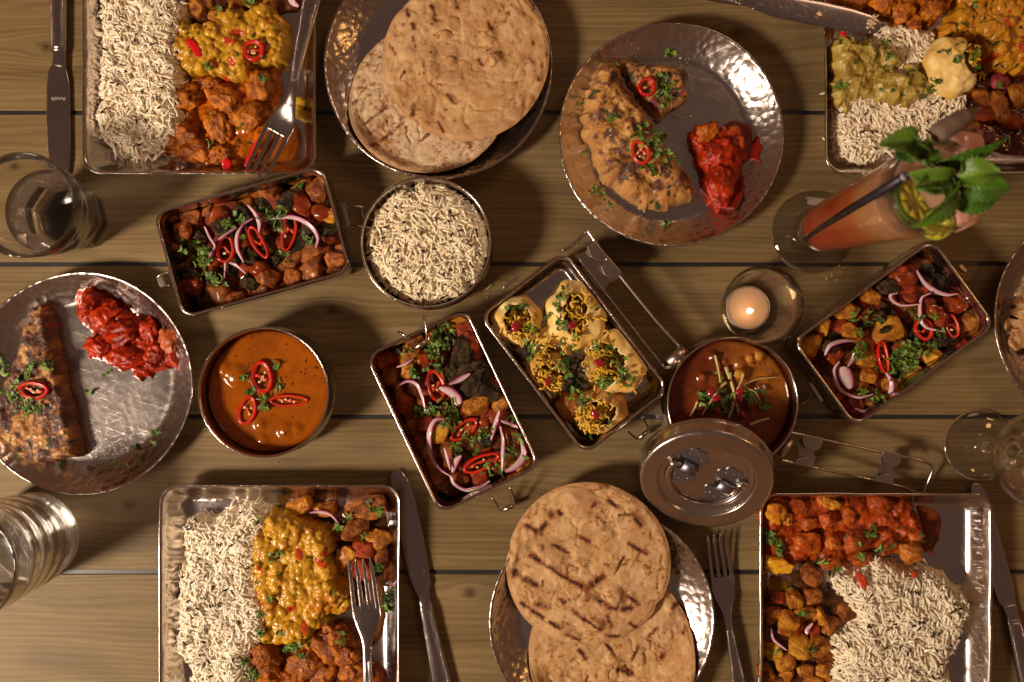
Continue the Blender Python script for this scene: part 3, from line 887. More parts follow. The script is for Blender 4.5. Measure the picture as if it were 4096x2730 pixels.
# --- chilli rings ---------------------------------------------------
def chilli(label, px, py, rx, ry, yaw=0, tilt=(0, 0), seed=0, thick=.0034, zl=.0010, seeds=4, lift=0.0):
    """rx, ry: half-size in photograph pixels; yaw in degrees (photograph, clockwise negative)"""
    g = np.random.default_rng(seed + 500)
    p = top(px, py, S(min(rx, ry) * .6, .03)); z = p[2]
    a, b = S(rx, z), S(ry, z); wall = min(a, b) * .36
    R = rot3(math.radians(yaw), math.radians(tilt[0]), math.radians(tilt[1]))
    extra = max(a * abs(math.sin(math.radians(tilt[0]))), b * abs(math.sin(math.radians(tilt[1])))) * .6
    base = p + np.array((0, 0, zl + extra + lift))
    root = thing('chilli_ring', label, 'chilli', base, 'sliced red chilli rings')
    n = 48; th = np.arange(n) * 2 * math.pi / n
    wob = 1 + .05 * np.sin(2 * th + g.uniform(0, 6)) + .04 * np.sin(3 * th + g.uniform(0, 6))
    point = 1 + .12 * np.exp(-((np.mod(th + .0, 6.283) - 3.14) / .35) ** 2) * g.uniform(0, 1)
    ex, ey = a * np.cos(th) * wob * point, b * np.sin(th) * wob
    sec = [(0, -.5), (.0, .35), (-.15, .5), (-.85, .5), (-1.0, .3), (-1.0, -.5)]
    def ring(w, sec, hh, grow=0):
        V = []
        for (u, v) in sec:
            sx = 1 + (u * w + grow) / a; sy = 1 + (u * w + grow) / b
            V.append(np.column_stack([ex * sx, ey * sy, np.full(n, v * hh)]))
        V = np.concatenate(V); m = len(sec); F = []
        for i in range(m):
            i2 = (i + 1) % m
            for j in range(n): F.append((i * n + j, i * n + (j + 1) % n, i2 * n + (j + 1) % n, i2 * n + j))
        return V, F
    V, F = ring(wall, [(0, -.5), (.06, 0), (0, .38), (-.16, .5), (-.45, .52), (-.5, -.5)], thick)
    mesh('skin', V @ R.T + base, F, M['chilli'], root)
    V, F = ring(wall, [(-.5, -.45), (-.5, .46), (-.72, .42), (-.95, .25), (-1.0, -.3), (-.9, -.45)], thick)
    mesh('flesh', V @ R.T + base, F, M['chilli_in'], root)
    # the membrane and its seeds
    k = 9; t = np.linspace(-.62, .62, k)
    path = np.column_stack([a * t, b * .18 * np.sin(t * 4 + g.uniform(0, 6)), np.full(k, -.05 * thick)])
    V, F = tube(path @ R.T + base, np.abs(min(a, b) * .11 * (1 + .6 * g.normal(size=k))) + .0002, 6)
    mesh('membrane', V, F, M['chilli_in'], root)
    for i in range(seeds):
        q = np.array((a * g.uniform(-.45, .45), b * g.uniform(-.3, .3), thick * g.uniform(.0, .3)))
        V, F, _ = lump(q @ R.T + base, (.0014, .0011, .0005), g.uniform(0, 6), g.normal(0, .3), 0, 2, .05, 1, 1, i, 2)
        mesh('seed', V, F, M['chilli_seed'], root)
    stamp(ring(wall, sec, thick)[0] @ R.T + base)
    return root

# --- onion slices -----------------------------------------------------
def onion(label, pts, w=12, seed=0, stand=.7, lift=.0008, pale=.5, th=.0012, zs=None):
    """pts: photograph pixels along the slice; w: half width in px; the outer (left) edge is purple"""
    g = np.random.default_rng(seed + 900)
    path = []
    for k, (a, b) in enumerate(pts):
        p = top(a, b, .0035)
        if zs: p = P(a, b, p[2] + zs[k])
        path.append(p)
    path = smooth_path(path, 36); n = len(path)
    zz = path[:, 2]; ker = np.ones(9) / 9
    path[:, 2] = np.maximum(zz, np.convolve(np.pad(zz, 4, 'edge'), ker, 'valid')) * .6 + zz.max() * .4
    path[:, 2] += lift + .0006
    t = np.linspace(0, 1, n)
    W = S(w, .03) * .66 * (np.sin(np.pi * np.clip(t * .92 + .04, 0, 1)) ** .6) + .0002
    T, B, N = frames(path)
    lean = stand * (1 + .25 * np.sin(t * 5 + g.uniform(0, 6)))
    U = B * np.cos(lean)[:, None] + N * np.sin(lean)[:, None]; Q = np.cross(T, U)
    cols = [(.36, .030, .17), (.36, .035, .18), (.58, .36, .40), (.68, .54, .52), (.62, .47, .47), (.46, .14, .28)]
    off = [1.0, .86, .45, -.2, -.7, -1.0]
    V = []; C = []
    for s_ in (1, -1):
        for o_, c_ in zip(off, cols):
            V.append(path + U * (W * o_)[:, None] + Q * (s_ * th * .5 * (1 - .7 * abs(o_) ** 4)))
            C.append(np.tile(np.array(c_) * g.uniform(.85, 1.05) if True else c_, (n, 1)))
    m = len(off); order = list(range(m)) + [2 * m - 1 - i for i in range(m)]
    V = np.concatenate(V); C = np.concatenate(C); F = []
    ob = OBOX(seed)
    if ob is not None: V = ob(V)
    for i in range(2 * m):
        a_, b_ = order[i], order[(i + 1) % (2 * m)]
        for j in range(n - 1): F.append((a_ * n + j, a_ * n + j + 1, b_ * n + j + 1, b_ * n + j))
    o = mesh('onion_slice', V, F, M['onion'], None, True, np.clip(C, 0, 1), V.mean(0))
    stamp(V)
    return tag(o, label, 'onion', 'slices of raw red onion')
# ------------------------------------------------------------------ trays, plates, boxes and bowls in place
tray('steel tray with rice, dal and orange curry beside the upright knife', 333, -560, 1262, 694, seed=1)
tray('steel tray mostly hidden behind the cocktail glass, with green korma', 3298, -520, 4300, 694, seed=2)
tray('steel tray with rice, dal and a fork below the curry bowl', 638, 1942, 1598, 3150, seed=3)
tray('steel tray with red potato curry and rice below the leaning lid', 3040, 1974, 3966, 3120, seed=4)
plate('hammered plate holding two flatbreads above the rice bowl', 1752, 262, 458, seed=1)
plate('hammered plate with folded stuffed bread and red curry above the candle', 2684, 540, 450, seed=2)
plate('hammered plate with bread wedge and red curry left of the curry bowl', 322, 1535, 447, seed=3)
plate('hammered plate holding two grilled flatbreads between the knife and fork', 2408, 2484, 452, seed=4)
plate('hammered plate with torn bread, cut by the right edge', 4440, 1276, 466, seed=5)
T1, c1 = rect_tiffin('rectangular tiffin box of potato chaat beside the octagonal water glass', 1008, 968, 708, 446, 15.6)
T2, c2 = rect_tiffin('rectangular tiffin box of potato chaat with a wire clip hooked inside', 1811, 1646, 706, 452, -64.8)
T3, c3 = rect_tiffin('rectangular tiffin box holding puffed puri shells', 2298, 1413, 706, 436, -52.8)
T4, c4 = rect_tiffin('rectangular tiffin box of potato chaat right of the candle', 3578, 1334, 700, 434, 36.2)
B1, b1, R1 = round_tiffin('round steel bowl filled with plain basmati rice', 1703, 970, 264)
B2, b2, R2 = round_tiffin('round steel bowl of smooth orange curry with three chilli rings', 1053, 1571, 263)
B3, b3, R3 = round_tiffin('round steel bowl of dark chickpea curry under the leaning lid', 2932, 1612, 264)

def wire(name, parent, pts, r=.0011, closed=False, n=60, sides=10):
    V, F = tube(smooth_path([P(*p) for p in pts], n, closed), r, sides, closed)
    return mesh(name, V, F, M['wire'], parent)
def sheet(name, parent, pts, z0, z1, mat='clip', zr=None):
    q = np.array([P(a, b, z1)[:2] for a, b in pts])
    V, F = prism(q[::-1] if area2(q) < 0 else q, z0, z1)
    o = mesh(name, V, F, M[mat], parent, smooth=False)
    m = o.modifiers.new('bevel', 'BEVEL'); m.width = .0003; m.segments = 2; m.limit_method = 'ANGLE'
    return o
def area2(q):
    x, y = q[:, 0], q[:, 1]; return float((x * np.roll(y, -1) - np.roll(x, -1) * y).sum())
def roller(parent, a, b, r=.0022, name='roller'):
    V, F = tube(np.array([P(*a), P(*b)]), r, 12); return mesh(name, V, F, M['clip'], parent)
def zp(o, s, pts): return [(o[0] + s * a, o[1] + s * b) for a, b in pts]

# latches of the first box
wire('latch_wire', T1, [(672, 1090, .030), (648, 1097, .026), (633, 1110, .024), (642, 1142, .024), (655, 1146, .026), (678, 1140, .030)], .0010)
sheet('latch_tab', T1, [(624, 1110), (643, 1102), (660, 1140), (640, 1148)], .0225, .0265)
sheet('hinge_plate', T1, [(1364, 818), (1380, 812), (1401, 900), (1388, 908)], .016, .0195)
wire('latch_wire', T1, [(1388, 832, .012), (1420, 826, .006), (1452, 830, .003), (1448, 850, .003), (1462, 905, .003), (1430, 905, .006), (1396, 898, .012)], .0009)
# hooks of the second box
wire('hook_wire', T2, [(1594, 1328, .036), (1612, 1338, .041), (1640, 1362, .040), (1664, 1392, .037)], .0011)
wire('hook_wire', T2, [(1693, 1274, .034), (1697, 1270, .041), (1706, 1318, .041), (1707, 1362, .037)], .0011)
roller(T2, (1662, 1394, .036), (1706, 1364, .036), .0024)
wire('latch_wire', T2, [(1968, 1990, .026), (1990, 2022, .016), (2006, 2042, .010), (2050, 2022, .010), (2054, 1992, .016), (2040, 1950, .028)], .0010)
roller(T2, (2012, 2042, .010), (2054, 2022, .010), .0021)
# third box: loop, carrying handle with folded plate and roller
wire('latch_wire', T3, [(2508, 1722, .024), (2534, 1746, .014), (2556, 1754, .010), (2588, 1724, .010), (2590, 1706, .016), (2568, 1668, .026)], .0010)
roller(T3, (2556, 1754, .010), (2588, 1728, .010), .0021)
hz = .030
wire('carry_handle', T3, [(2250, 1002, .036), (2268, 994, .036), (2305, 968, .034), (2336, 936, .032), (2346, 922, hz), (2362, 940, hz), (2440, 1052, hz), (2620, 1278, hz), (2732, 1402, hz), (2744, 1420, hz), (2730, 1440, .029), (2690, 1466, .028), (2660, 1470, .028), (2640, 1452, .028), (2480, 1250, .026), (2300, 1020, .026)], .0014, n=120)
sheet('folded_plate', T3, zp((1400, 900), .765, [(1176, 158), (1232, 136), (1272, 88), (1352, 168), (1424, 252), (1388, 290), (1352, 306), (1326, 350), (1292, 330), (1240, 262)]), .0245, .0262)
sheet('plate_flap', T3, zp((1400, 900), .765, [(1240, 112), (1276, 82), (1350, 168), (1324, 190), (1290, 190), (1258, 166)]), .0318, .0328)
sheet('plate_flap', T3, zp((1400, 900), .765, [(1312, 214), (1352, 172), (1424, 252), (1398, 276), (1358, 280), (1326, 256)]), .0318, .0328)
roller(T3, (2672, 1456, .030), (2742, 1400, .030), .0062)
sheet('hinge_plate', T3, zp((1400, 900), .765, [(800, 322), (880, 262), (888, 272), (806, 334)]), .022, .0275)
# fourth box: side clips
sheet('hinge_plate', T4, zp((3150, 950), .4974, [(170, 1172), (196, 1168), (292, 1310), (270, 1330)]), .018, .0225)
sheet('hinge_plate', T4, zp((3150, 950), .4974, [(1376, 236), (1406, 214), (1448, 268), (1428, 284)]), .018, .0225)
wire('latch_wire', T4, [(3252, 1560, .012), (3232, 1600, .004), (3206, 1616, .0018)], .0008)
# handle frame of the chickpea bowl
o4, s4 = (2550, 1650), .5312
hp = [(1150, 152), (1250, 172), (1400, 205), (1830, 298), (2050, 342), (2180, 378), (2222, 420), (2190, 520), (2145, 612), (2120, 612), (2050, 585), (1930, 545), (1330, 415), (1180, 380), (1080, 360)]
hzs = [.026, .026, .025, .02, .016, .014, .012, .008, .006, .006, .008, .012, .02, .024, .026]
wire('carry_handle', B3, [(o4[0] + s4 * a, o4[1] + s4 * b, z) for (a, b), z in zip(hp, hzs)], .0013, n=140)
def q4(p): return zp(o4, s4, p)
sheet('clip_plate', B3, q4([(1196, 205), (1252, 200), (1330, 300), (1330, 330), (1345, 345), (1325, 400), (1235, 392), (1190, 380), (1215, 300)]), .0205, .0215)
sheet('clip_flap', B3, q4([(1250, 166), (1394, 194), (1392, 240), (1370, 280), (1320, 292), (1270, 272), (1246, 230)]), .0275, .0284)
sheet('clip_flap', B3, q4([(1185, 382), (1200, 352), (1260, 338), (1318, 358), (1332, 392), (1322, 424)]), .0265, .0274)
sheet('clip_plate', B3, q4([(1838, 330), (1930, 330), (1938, 400), (1925, 420), (1945, 470), (1800, 490), (1808, 440), (1838, 420), (1832, 360)]), .013, .0138)
sheet('clip_flap', B3, q4([(1850, 288), (1990, 318), (1984, 372), (1952, 410), (1900, 412), (1856, 380)]), .0205, .0213)
sheet('clip_flap', B3, q4([(1775, 518), (1800, 490), (1850, 460), (1905, 466), (1930, 500), (1928, 545)]), .0165, .0173)
roller(B3, (3118, 1824, .030), (3168, 1762, .030), .0034, 'hinge_barrel')

# ------------------------------------------------------------------ the leaning lid
def make_lid():
    th = math.radians(35.0); Rl = .0575; wall = .016
    d = np.array((b3[0], b3[1])) - P(2822, 1905, .04)[:2]; d /= np.linalg.norm(d)
    d = np.array((d[0] * .75, d[1])); d /= np.linalg.norm(d)
    zc = Rl * math.sin(th) + wall * math.cos(th) + .0006
    c = P(2822, 1930, zc)
    n = np.array((-d[0] * math.sin(th), -d[1] * math.sin(th), math.cos(th)))     # lid normal
    u = np.array((d[0] * math.cos(th), d[1] * math.cos(th), math.sin(th)))       # up the slope
    v = np.cross(n, u); v = -v                                                   # across, towards photo right
    Rm = np.column_stack([v, u, np.cross(v, u)])
    if Rm[2, 2] < 0: Rm = np.column_stack([v, u, n])
    xf = lambda V: np.asarray(V) @ np.column_stack([v, u, n]).T + c
    root = thing('tiffin_cover', 'round steel tiffin lid leaning on the chickpea bowl, handle folded', 'lid', (c[0], c[1], 0))
    R = Rl
    prof = [(R - .0016, -wall + .0006), (R - .0004, -wall), (R + .0006, -wall + .001), (R + .0004, -wall + .003), (R - .0006, -wall + .0042), (R - .0010, -.010), (R - .0014, -.004), (R - .0022, -.0012), (R - .0040, .0), (R - .0060, .0001), (.0432, -.0006), (.0416, -.0003), (.0406, -.0012), (.0398, -.0030), (.0388, -.0042), (.0372, -.0046), (.0362, -.0040), (.0350, -.0046), (.02, -.0050), (.0012, -.0050), (1e-5, -.0050),
            (1e-5, -.0058), (.0012, -.0058), (.036, -.0054), (.0412, -.0020), (R - .004, -.0009), (R - .0024, -.004), (R - .0018, -wall + .003)]
    V, F = lathe(prof, 128, closed=False)
    mesh('lid_body', xf(V), F, M['lid'], root)
    # folded ring handle, an open arc lying in the recess
    a = np.radians(np.linspace(166, 372, 50)); rr = .0325
    path = np.column_stack([rr * np.cos(a), rr * .93 * np.sin(a) + .002, np.full(50, -.0022)])
    path = np.concatenate([[[-.024, .0105, -.0022]], path, [[.026, .0015, -.0022]]])
    V, F = tube(smooth_path(path, 110), .0023, 12); mesh('handle', xf(V), F, M['wire'], root)
    def cloud(name, cx, cy, sgn, rotz):
        pts = []
        lob = [(-.0085, .001, .0042), (-.0032, .0065, .0048), (.0040, .0062, .0048), (.0086, .0008, .0042)]
        ang = np.linspace(0, 2 * math.pi, 72, endpoint=False)
        for t in ang:
            dx, dy = math.cos(t), math.sin(t); best = .001
            for (lx, ly, lr) in lob + [(0, .0, .0062)]:
                b = dx * lx + dy * ly; disc = b * b - (lx * lx + ly * ly - lr * lr)
                if disc > 0: best = max(best, b + math.sqrt(disc))
            pts.append((dx * best, sgn * max(dy * best, -.0042)))
        q = np.array(pts); ca, sa = math.cos(rotz), math.sin(rotz)
        q = np.column_stack([q[:, 0] * ca - q[:, 1] * sa + cx, q[:, 0] * sa + q[:, 1] * ca + cy])
        if area2(q) < 0: q = q[::-1]
        V, F = prism(q, -.0050, -.0041); o = mesh(name, xf(V), F, M['clip2'], root, smooth=False)
        for (rx, ry) in ((-.0055, .0035), (.0006, .0062), (.0062, .0025)):
            x_, y_ = rx * ca - sgn * ry * sa + cx, rx * sa + sgn * ry * ca + cy
            V, F = lathe([(.0007, -.0042), (.0009, -.0039), (.0006, -.0036), (1e-5, -.0035)], 10, cx=x_, cy=y_)
            mesh('rivet', xf(V), F, M['wire'], o)
    M['clip2'] = steel('bracket_steel', (0.30, 0.29, 0.33), 0.42, scratch=0.2, smudge=.05)
    for (cx, cy) in ((-.0180, .0085), (.0170, -.0015)):
        rz = math.radians(-14)
        cloud('bracket', cx + .0016, cy + .0092, 1, rz); cloud('bracket', cx - .0016, cy - .0092, -1, rz)
        t = np.linspace(-1, 1, 14)
        Vs = []
        for e in (-.0068, .0068):
            Vs.append(np.column_stack([np.full(14, e), t * .0058, -.0041 + .0052 * np.sqrt(np.clip(1 - t ** 2, 0, 1)) ** .8]))
        V = np.concatenate(Vs); ca, sa = math.cos(rz), math.sin(rz)
        V = np.column_stack([V[:, 0] * ca - V[:, 1] * sa + cx, V[:, 0] * sa + V[:, 1] * ca + cy, V[:, 2]])
        F = [(i, i + 1, 14 + i + 1, 14 + i) for i in range(13)]
        o = mesh('bracket_saddle', xf(V), F, M['clip2'], root)
        m = o.modifiers.new('thick', 'SOLIDIFY'); m.thickness = .0007
make_lid()

# ------------------------------------------------------------------ cutlery
def arc(path):
    return np.concatenate([[0], np.cumsum(np.linalg.norm(np.diff(path, axis=0), axis=1))])
def beads(path, offs, w, z, step=.0024, r=.0010):
    s = arc(path); T, B, N = frames(path); parts = []
    D, F = ico(1)
    for side in (-1, 1):
        for q in np.arange(s[0], s[-1], step):
            c = np.array([np.interp(q, s, path[:, k]) for k in range(3)]); b = np.array([np.interp(q, s, B[:, k]) for k in range(3)]); nn = np.array([np.interp(q, s, N[:, k]) for k in range(3)])
            o = np.interp(q, s, offs); parts.append((D * r + c + b * side * o + nn * (z + .0001), F))
    return join(parts)
def handle_parts(root, path, s, w, th):
    V, F = ribbon(path, w, w, th, sides=20, expo=2.4); mesh('handle', V, F, M['cutlery'], root); stamp(V)
    V, F = beads(path[2:-1], w[2:-1] * .70, w, th[2:-1].mean() * .43); mesh('beading', V, F, M['cutlery'], root, True, None, None, 'stuff')
    for sd in (-1, 1):
        T, B, N = frames(path)
        V, F = tube(path + B * sd * (w * .40)[:, None] + N * (th * .44)[:, None], .00045, 6); mesh('ridge', V, F, M['cutlery'], root)
def fork(label, pts, tine=.042, hw=.0118, seed=0, total=.195):
    path = smooth_path([P(*p) for p in pts], 220); s = arc(path)
    root = thing('fork', label, 'fork', path[len(path) // 2], 'table forks')
    def seg(a, b): 
        m = (s >= a) & (s <= b); return path[m], s[m]
    for k in range(4):
        p, ss = seg(0, tine + .004)
        T, B, N = frames(p)
        lat = (k - 1.5) * 2 * (hw - .0021) / 3
        u = np.clip(ss / tine, 0, 1)
        lat_s = lat * (.93 + .07 * u)
        w = np.where(ss < .006, .0006 + .0009 * ss / .006, .0015 + .0006 * u)
        V, F = ribbon(p + B * lat_s[:, None] * 1.0, w, w, .0011 + .0009 * u, sides=12, expo=2.2)
        mesh('tine', V, F, M['cutlery'], root)
    p, ss = seg(tine - .0015, tine + .050)
    x = (ss - tine) / .048
    w = np.interp(x, [-.05, 0.0, .2, .38, .55, .72, 1.05], [hw - .0012, hw, hw, .0095, .0058, .0038, .0034])
    th = np.interp(x, [-.05, .2, .6, 1.05], [.0018, .002, .0026, .003])
    V, F = ribbon(p, w, w, th, sides=20, expo=2.3); mesh('head', V, F, M['cutlery'], root)
    p, ss = seg(tine + .046, 9)
    if len(p) > 8:
        x = (ss - ss[0]) / (total - tine - .048)
        w = np.interp(x, [0, .2, .6, 1], [.0034, .0046, .0072, .0098]); th = np.full(len(p), .0031)
        handle_parts(root, p, ss, w, th)
    return root
def knife(label, pts, blade=.104, hw=.0102, flip=1, total=.225, text=None, serr=True, tipround=.012):
    path = smooth_path([P(*p) for p in pts], 240); s = arc(path)
    root = thing('table_knife', label, 'knife', path[len(path) // 2], 'table knives')
    m = s <= blade; p, ss = path[m], s[m]; x = ss / blade
    spine = hw * np.interp(x, [0, .02, .06, .2, .85, 1], [.15, .55, .8, .96, .92, .62])
    edge = hw * np.interp(x, [0, .03, .1, .25, .5, .8, .95, 1], [.1, .38, .72, .95, 1.08, 1.05, .9, .55])
    wl, wr = (spine, edge) if flip > 0 else (edge, spine)
    V, F = ribbon(p, wl, wr, np.interp(x, [0, .3, 1], [.0008, .0013, .0022]), sides=18, expo=3.2)
    b = mesh('blade', V, F, M['cutlery'], root); stamp(V)
    if serr:
        T, B, N = frames(p); e = p + B * (-flip * edge)[:, None]
        q = np.arange(.008, blade * .62, .0016); parts = []
        D, F0 = ico(1)
        for a in q:
            c = np.array([np.interp(a, ss, e[:, k]) for k in range(3)]); parts.append((D * (.0006, .0006, .0005) + c, F0))
        V, F = join(parts); mesh('serration', V, F, M['cutlery'], b, True, None, None, 'stuff')
    m = (s > blade - .001) & (s < blade + .016); p, ss = path[m], s[m]; x = (ss - blade) / .015
    V, F = ribbon(p, np.interp(x, [0, .5, .8, 1], [.0064, .0056, .0060, .0066]), np.interp(x, [0, .5, .8, 1], [.0064, .0056, .0060, .0066]), np.interp(x, [0, .6, 1], [.003, .0046, .0062]), sides=18, expo=2.4)
    mesh('bolster', V, F, M['cutlery'], root)
    for a in (blade + .0125, blade + .0150):
        c = np.array([np.interp(a, s, path[:, k]) for k in range(3)]); i = np.searchsorted(s, a)
        if i >= len(path) - 2: continue
        V, F = ribbon(path[i - 1:i + 2], .0069, .0069, .0066, sides=18, expo=2.4); mesh('collar', V, F, M['cutlery'], root)
    m = s > blade + .0155; p, ss = path[m], s[m]
    if len(p) > 8:
        x = (ss - ss[0]) / (total - blade - .016)
        w = np.interp(x, [0, .3, .7, 1], [.0066, .0074, .0090, .0102]); th = np.full(len(p), .0062)
        handle_parts(root, p, ss, w, th)
    if text:
        word, a, size, rz = text
        c = np.array([np.interp(a, s, path[:, k]) for k in range(3)]); i = min(np.searchsorted(s, a), len(path) - 2)
        T, B, N = frames(path); t = T[i]
        cu = bpy.data.curves.new('word', 'FONT'); cu.body = word; cu.size = size; cu.align_x = 'CENTER'; cu.align_y = 'CENTER'
        ob = bpy.data.objects.new('word', cu); COL.objects.link(ob)
        dg = bpy.context.evaluated_depsgraph_get(); me = ob.evaluated_get(dg).to_mesh()
        V = np.array([v.co[:] for v in me.vertices]); F = [tuple(q.vertices) for q in me.polygons]
        bpy.data.objects.remove(ob)
        if len(V):
            ex = B[i] * rz; ey = np.cross(N[i], ex)
            V = c + V[:, :1] * ex + V[:, 1:2] * ey + N[i] * .00095
            mesh('engraved_lettering', V, F, M['print'], b, smooth=False)
    return root
TZ = .0030
knife('table knife lying upright between water glass and rice tray', [(238, 722, TZ), (238, 640, TZ), (237, 480, TZ), (235, 300, TZ), (237, 240, TZ + .001), (236, 120, TZ + .001), (234, -20, TZ + .001), (232, -260, TZ + .001)], .104, .0106, flip=-1, text=('Amefa', .0735, .0052, 1))
knife('table knife between the rice tray and the grilled flatbreads', [(1592, 1880, .0035), (1600, 1930, TZ), (1632, 2090, TZ), (1672, 2290, TZ), (1697, 2400, TZ + .001), (1724, 2530, TZ + .001), (1766, 2725, TZ + .001), (1816, 2960, TZ + .001)], .113, .0104, flip=-1, text=('Amefa', .094, .0050, 1))
knife('crumb-dusted table knife lying across the korma tray rim', [(3528, 100, .030), (3480, 96, .030), (3380, 78, .029), (3200, 45, .027), (3040, 12, .025), (2990, 0, .024), (2880, -22, .022), (2500, -95, .008)], .112, .0106, flip=1)
knife('table knife lying beside the right hand rice tray, below the wine glass', [(3892, 1936, .004), (3912, 1990, .004), (3962, 2160, TZ), (4008, 2320, TZ), (4042, 2440, TZ), (4062, 2520, TZ + .001), (4110, 2720, TZ + .001), (4180, 3000, TZ + .001)], .116, .0096, flip=1)
fork('fork resting on the orange curry with its tines over the tray edge', [(1020, 706, .0285), (1052, 640, .0265), (1098, 545, .0255), (1132, 480, .0275), (1158, 420, .033), (1174, 350, .038), (1194, 240, .040), (1222, 110, .040), (1246, 0, .040), (1286, -180, .038)], .044, .0122)
fork('fork lying across dal and potatoes in the lower left tray', [(1437, 2236, .034), (1447, 2310, .031), (1458, 2400, .029), (1468, 2480, .0285), (1468, 2550, .031), (1468, 2640, .033), (1472, 2740, .034), (1478, 2960, .034)], .043, .0122)
fork('fork lying on bare wood right of the grilled flatbreads', [(2868, 2138, .010), (2874, 2200, .007), (2884, 2280, .0045), (2893, 2350, .0040), (2904, 2430, .0065), (2918, 2520, .0075), (2956, 2730, .006), (2996, 2950, .004)], .042, .0112)
# ------------------------------------------------------------------ breads
def dem_blur(x, y, r):
    acc = 0; k = 0
    for a in np.linspace(0, 2 * math.pi, 10, endpoint=False):
        for q in (.35, .7, 1):
            i = np.clip(((x + q * r * math.cos(a) + .65) / DX).astype(int), 0, DN - 1); j = np.clip(((y + q * r * math.sin(a) + .5) / DX).astype(int), 0, DM - 1)
            acc = acc + DEM[j, i]; k += 1
    return acc / k
def roti(label, px, py, rpx, zg, seed, strokes=(), dirn=None, nrand=0, pale=0.0, bubbles=.0022, spots=1.0, tears=(), squash=(1, 1), slope=(0, 0)):
    c = P(px, py, zg); R = S(rpx, zg); g = np.random.default_rng(seed)
    nr, ns = 84, 260
    a = np.arange(ns) * 2 * math.pi / ns; rr = (np.linspace(0, 1, nr) ** .85)
    prof = 1 + .012 * np.sin(2 * a + g.uniform(0, 6)) + .010 * np.sin(3 * a + g.uniform(0, 6)) + .006 * fbm2(np.cos(a) * 4, np.sin(a) * 4, 1, 3, seed)
    for (ta, tw, td) in tears: prof -= td * np.exp(-((np.mod(a - math.radians(ta) + math.pi, 2 * math.pi) - math.pi) / tw) ** 2)
    X = c[0] + R * squash[0] * rr[:, None] * (np.cos(a) * prof)[None]; Y = c[1] + R * squash[1] * rr[:, None] * (np.sin(a) * prof)[None]
    plane = zg + slope[0] * (X - c[0]) + slope[1] * (Y - c[1])
    def dmax(X, Y, r=.0025):
        m = 0
        for ox in (-r, 0, r):
            for oy in (-r, 0, r):
                i = np.clip(((X + ox + .65) / DX).astype(int), 0, DN - 1); j = np.clip(((Y + oy + .5) / DX).astype(int), 0, DM - 1); m = np.maximum(m, DEM[j, i])
        return m
    dm = dmax(X, Y) + .0030
    Z = np.maximum(plane, dm)
    for _ in range(22):
        Z = np.maximum((np.roll(Z, 1, 1) + np.roll(Z, -1, 1) + np.concatenate([Z[:1], Z[:-1]]) + np.concatenate([Z[1:], Z[-1:]])) / 4, dm - .0006)
    n1 = fbm2(X, Y, .030, 2, seed + 1); n2 = fbm2(X, Y, .010, 4, seed + 2)
    ridge = np.clip(1 - np.abs(fbm2(X, Y, .024, 3, seed + 6)) * 9, 0, 1)
    crk = np.clip(1 - np.abs(fbm2(X, Y, .045, 3, seed + 15)) * 14, 0, 1) * sstep(-.1, .3, fbm2(X, Y, .03, 2, seed + 16))
    Z = Z + .0015 * n1 + .0009 * n2 - .0010 * ridge - .0010 * crk + .0003 * fbm2(X, Y, .0025, 2, seed + 17)
    for _ in range(9):
        bx, by, br = c[0] + R * .6 * g.normal(0, .6), c[1] + R * .6 * g.normal(0, .6), g.uniform(.006, .015)
        d = np.hypot(X - bx, (Y - by) * g.uniform(.7, 1.3)); Z += bubbles * g.uniform(.4, 1) * sstep(br, br * .3, d)
    Z -= .0014 * sstep(.93, 1.0, np.broadcast_to(rr[:, None], X.shape))
    # colours
    base = mix((.48, .265, .105), (.62, .40, .19), sstep(-.4, .5, fbm2(X, Y, .016, 3, seed + 3)))
    base = mix(base, (.70, .53, .34), np.full(X.shape, pale))
    dusky = sstep(.12, .5, n1) * .5; base = mix(base, (.38, .20, .095), dusky)
    w = fbm2(X, Y, .0036, 4, seed + 4, .6)
    w2 = fbm2(X, Y, .0019, 3, seed + 44, .6)
    area_ = sstep(-.25, .25, fbm2(X, Y, .026, 2, seed + 11))
    toast = sstep(.16 / max(spots, .01), .34 / max(spots, .01), w + .35 * w2) * (.35 + .65 * area_)
    base = mix(base, (.36, .150, .040), toast * .8)
    base = mix(base, (.66, .47, .27), sstep(.1, .45, fbm2(X, Y, .005, 3, seed + 46)) * .45 * (1 - toast))
    dark = sstep(.30, .44, w + .3 * w2) * area_ * min(1, spots); base = mix(base, (.16, .05, .016), dark * .7)
    base = mix(base, (.30, .15, .06), crk * .45)
    rim = sstep(.93, 1.0, np.broadcast_to(rr[:, None], X.shape)); base = mix(base, (.42, .22, .09), rim * .6)
    st = list(strokes)
    for _ in range(nrand):
        q = c[:2] + R * np.sqrt(g.uniform(0, .86)) * np.array((lambda t: (math.cos(t), math.sin(t)))(g.uniform(0, 6.283)))
        ln = abs(g.normal(0, .004)) + .001; an = (math.radians(dirn) + g.normal(0, .14)) if g.random() < .75 else g.uniform(0, 3.14)
        st.append((q[0] - ln * math.cos(an), q[1] - ln * math.sin(an), q[0] + ln * math.cos(an), q[1] + ln * math.sin(an), g.uniform(.0006, .0018), g.uniform(.45, 1)))
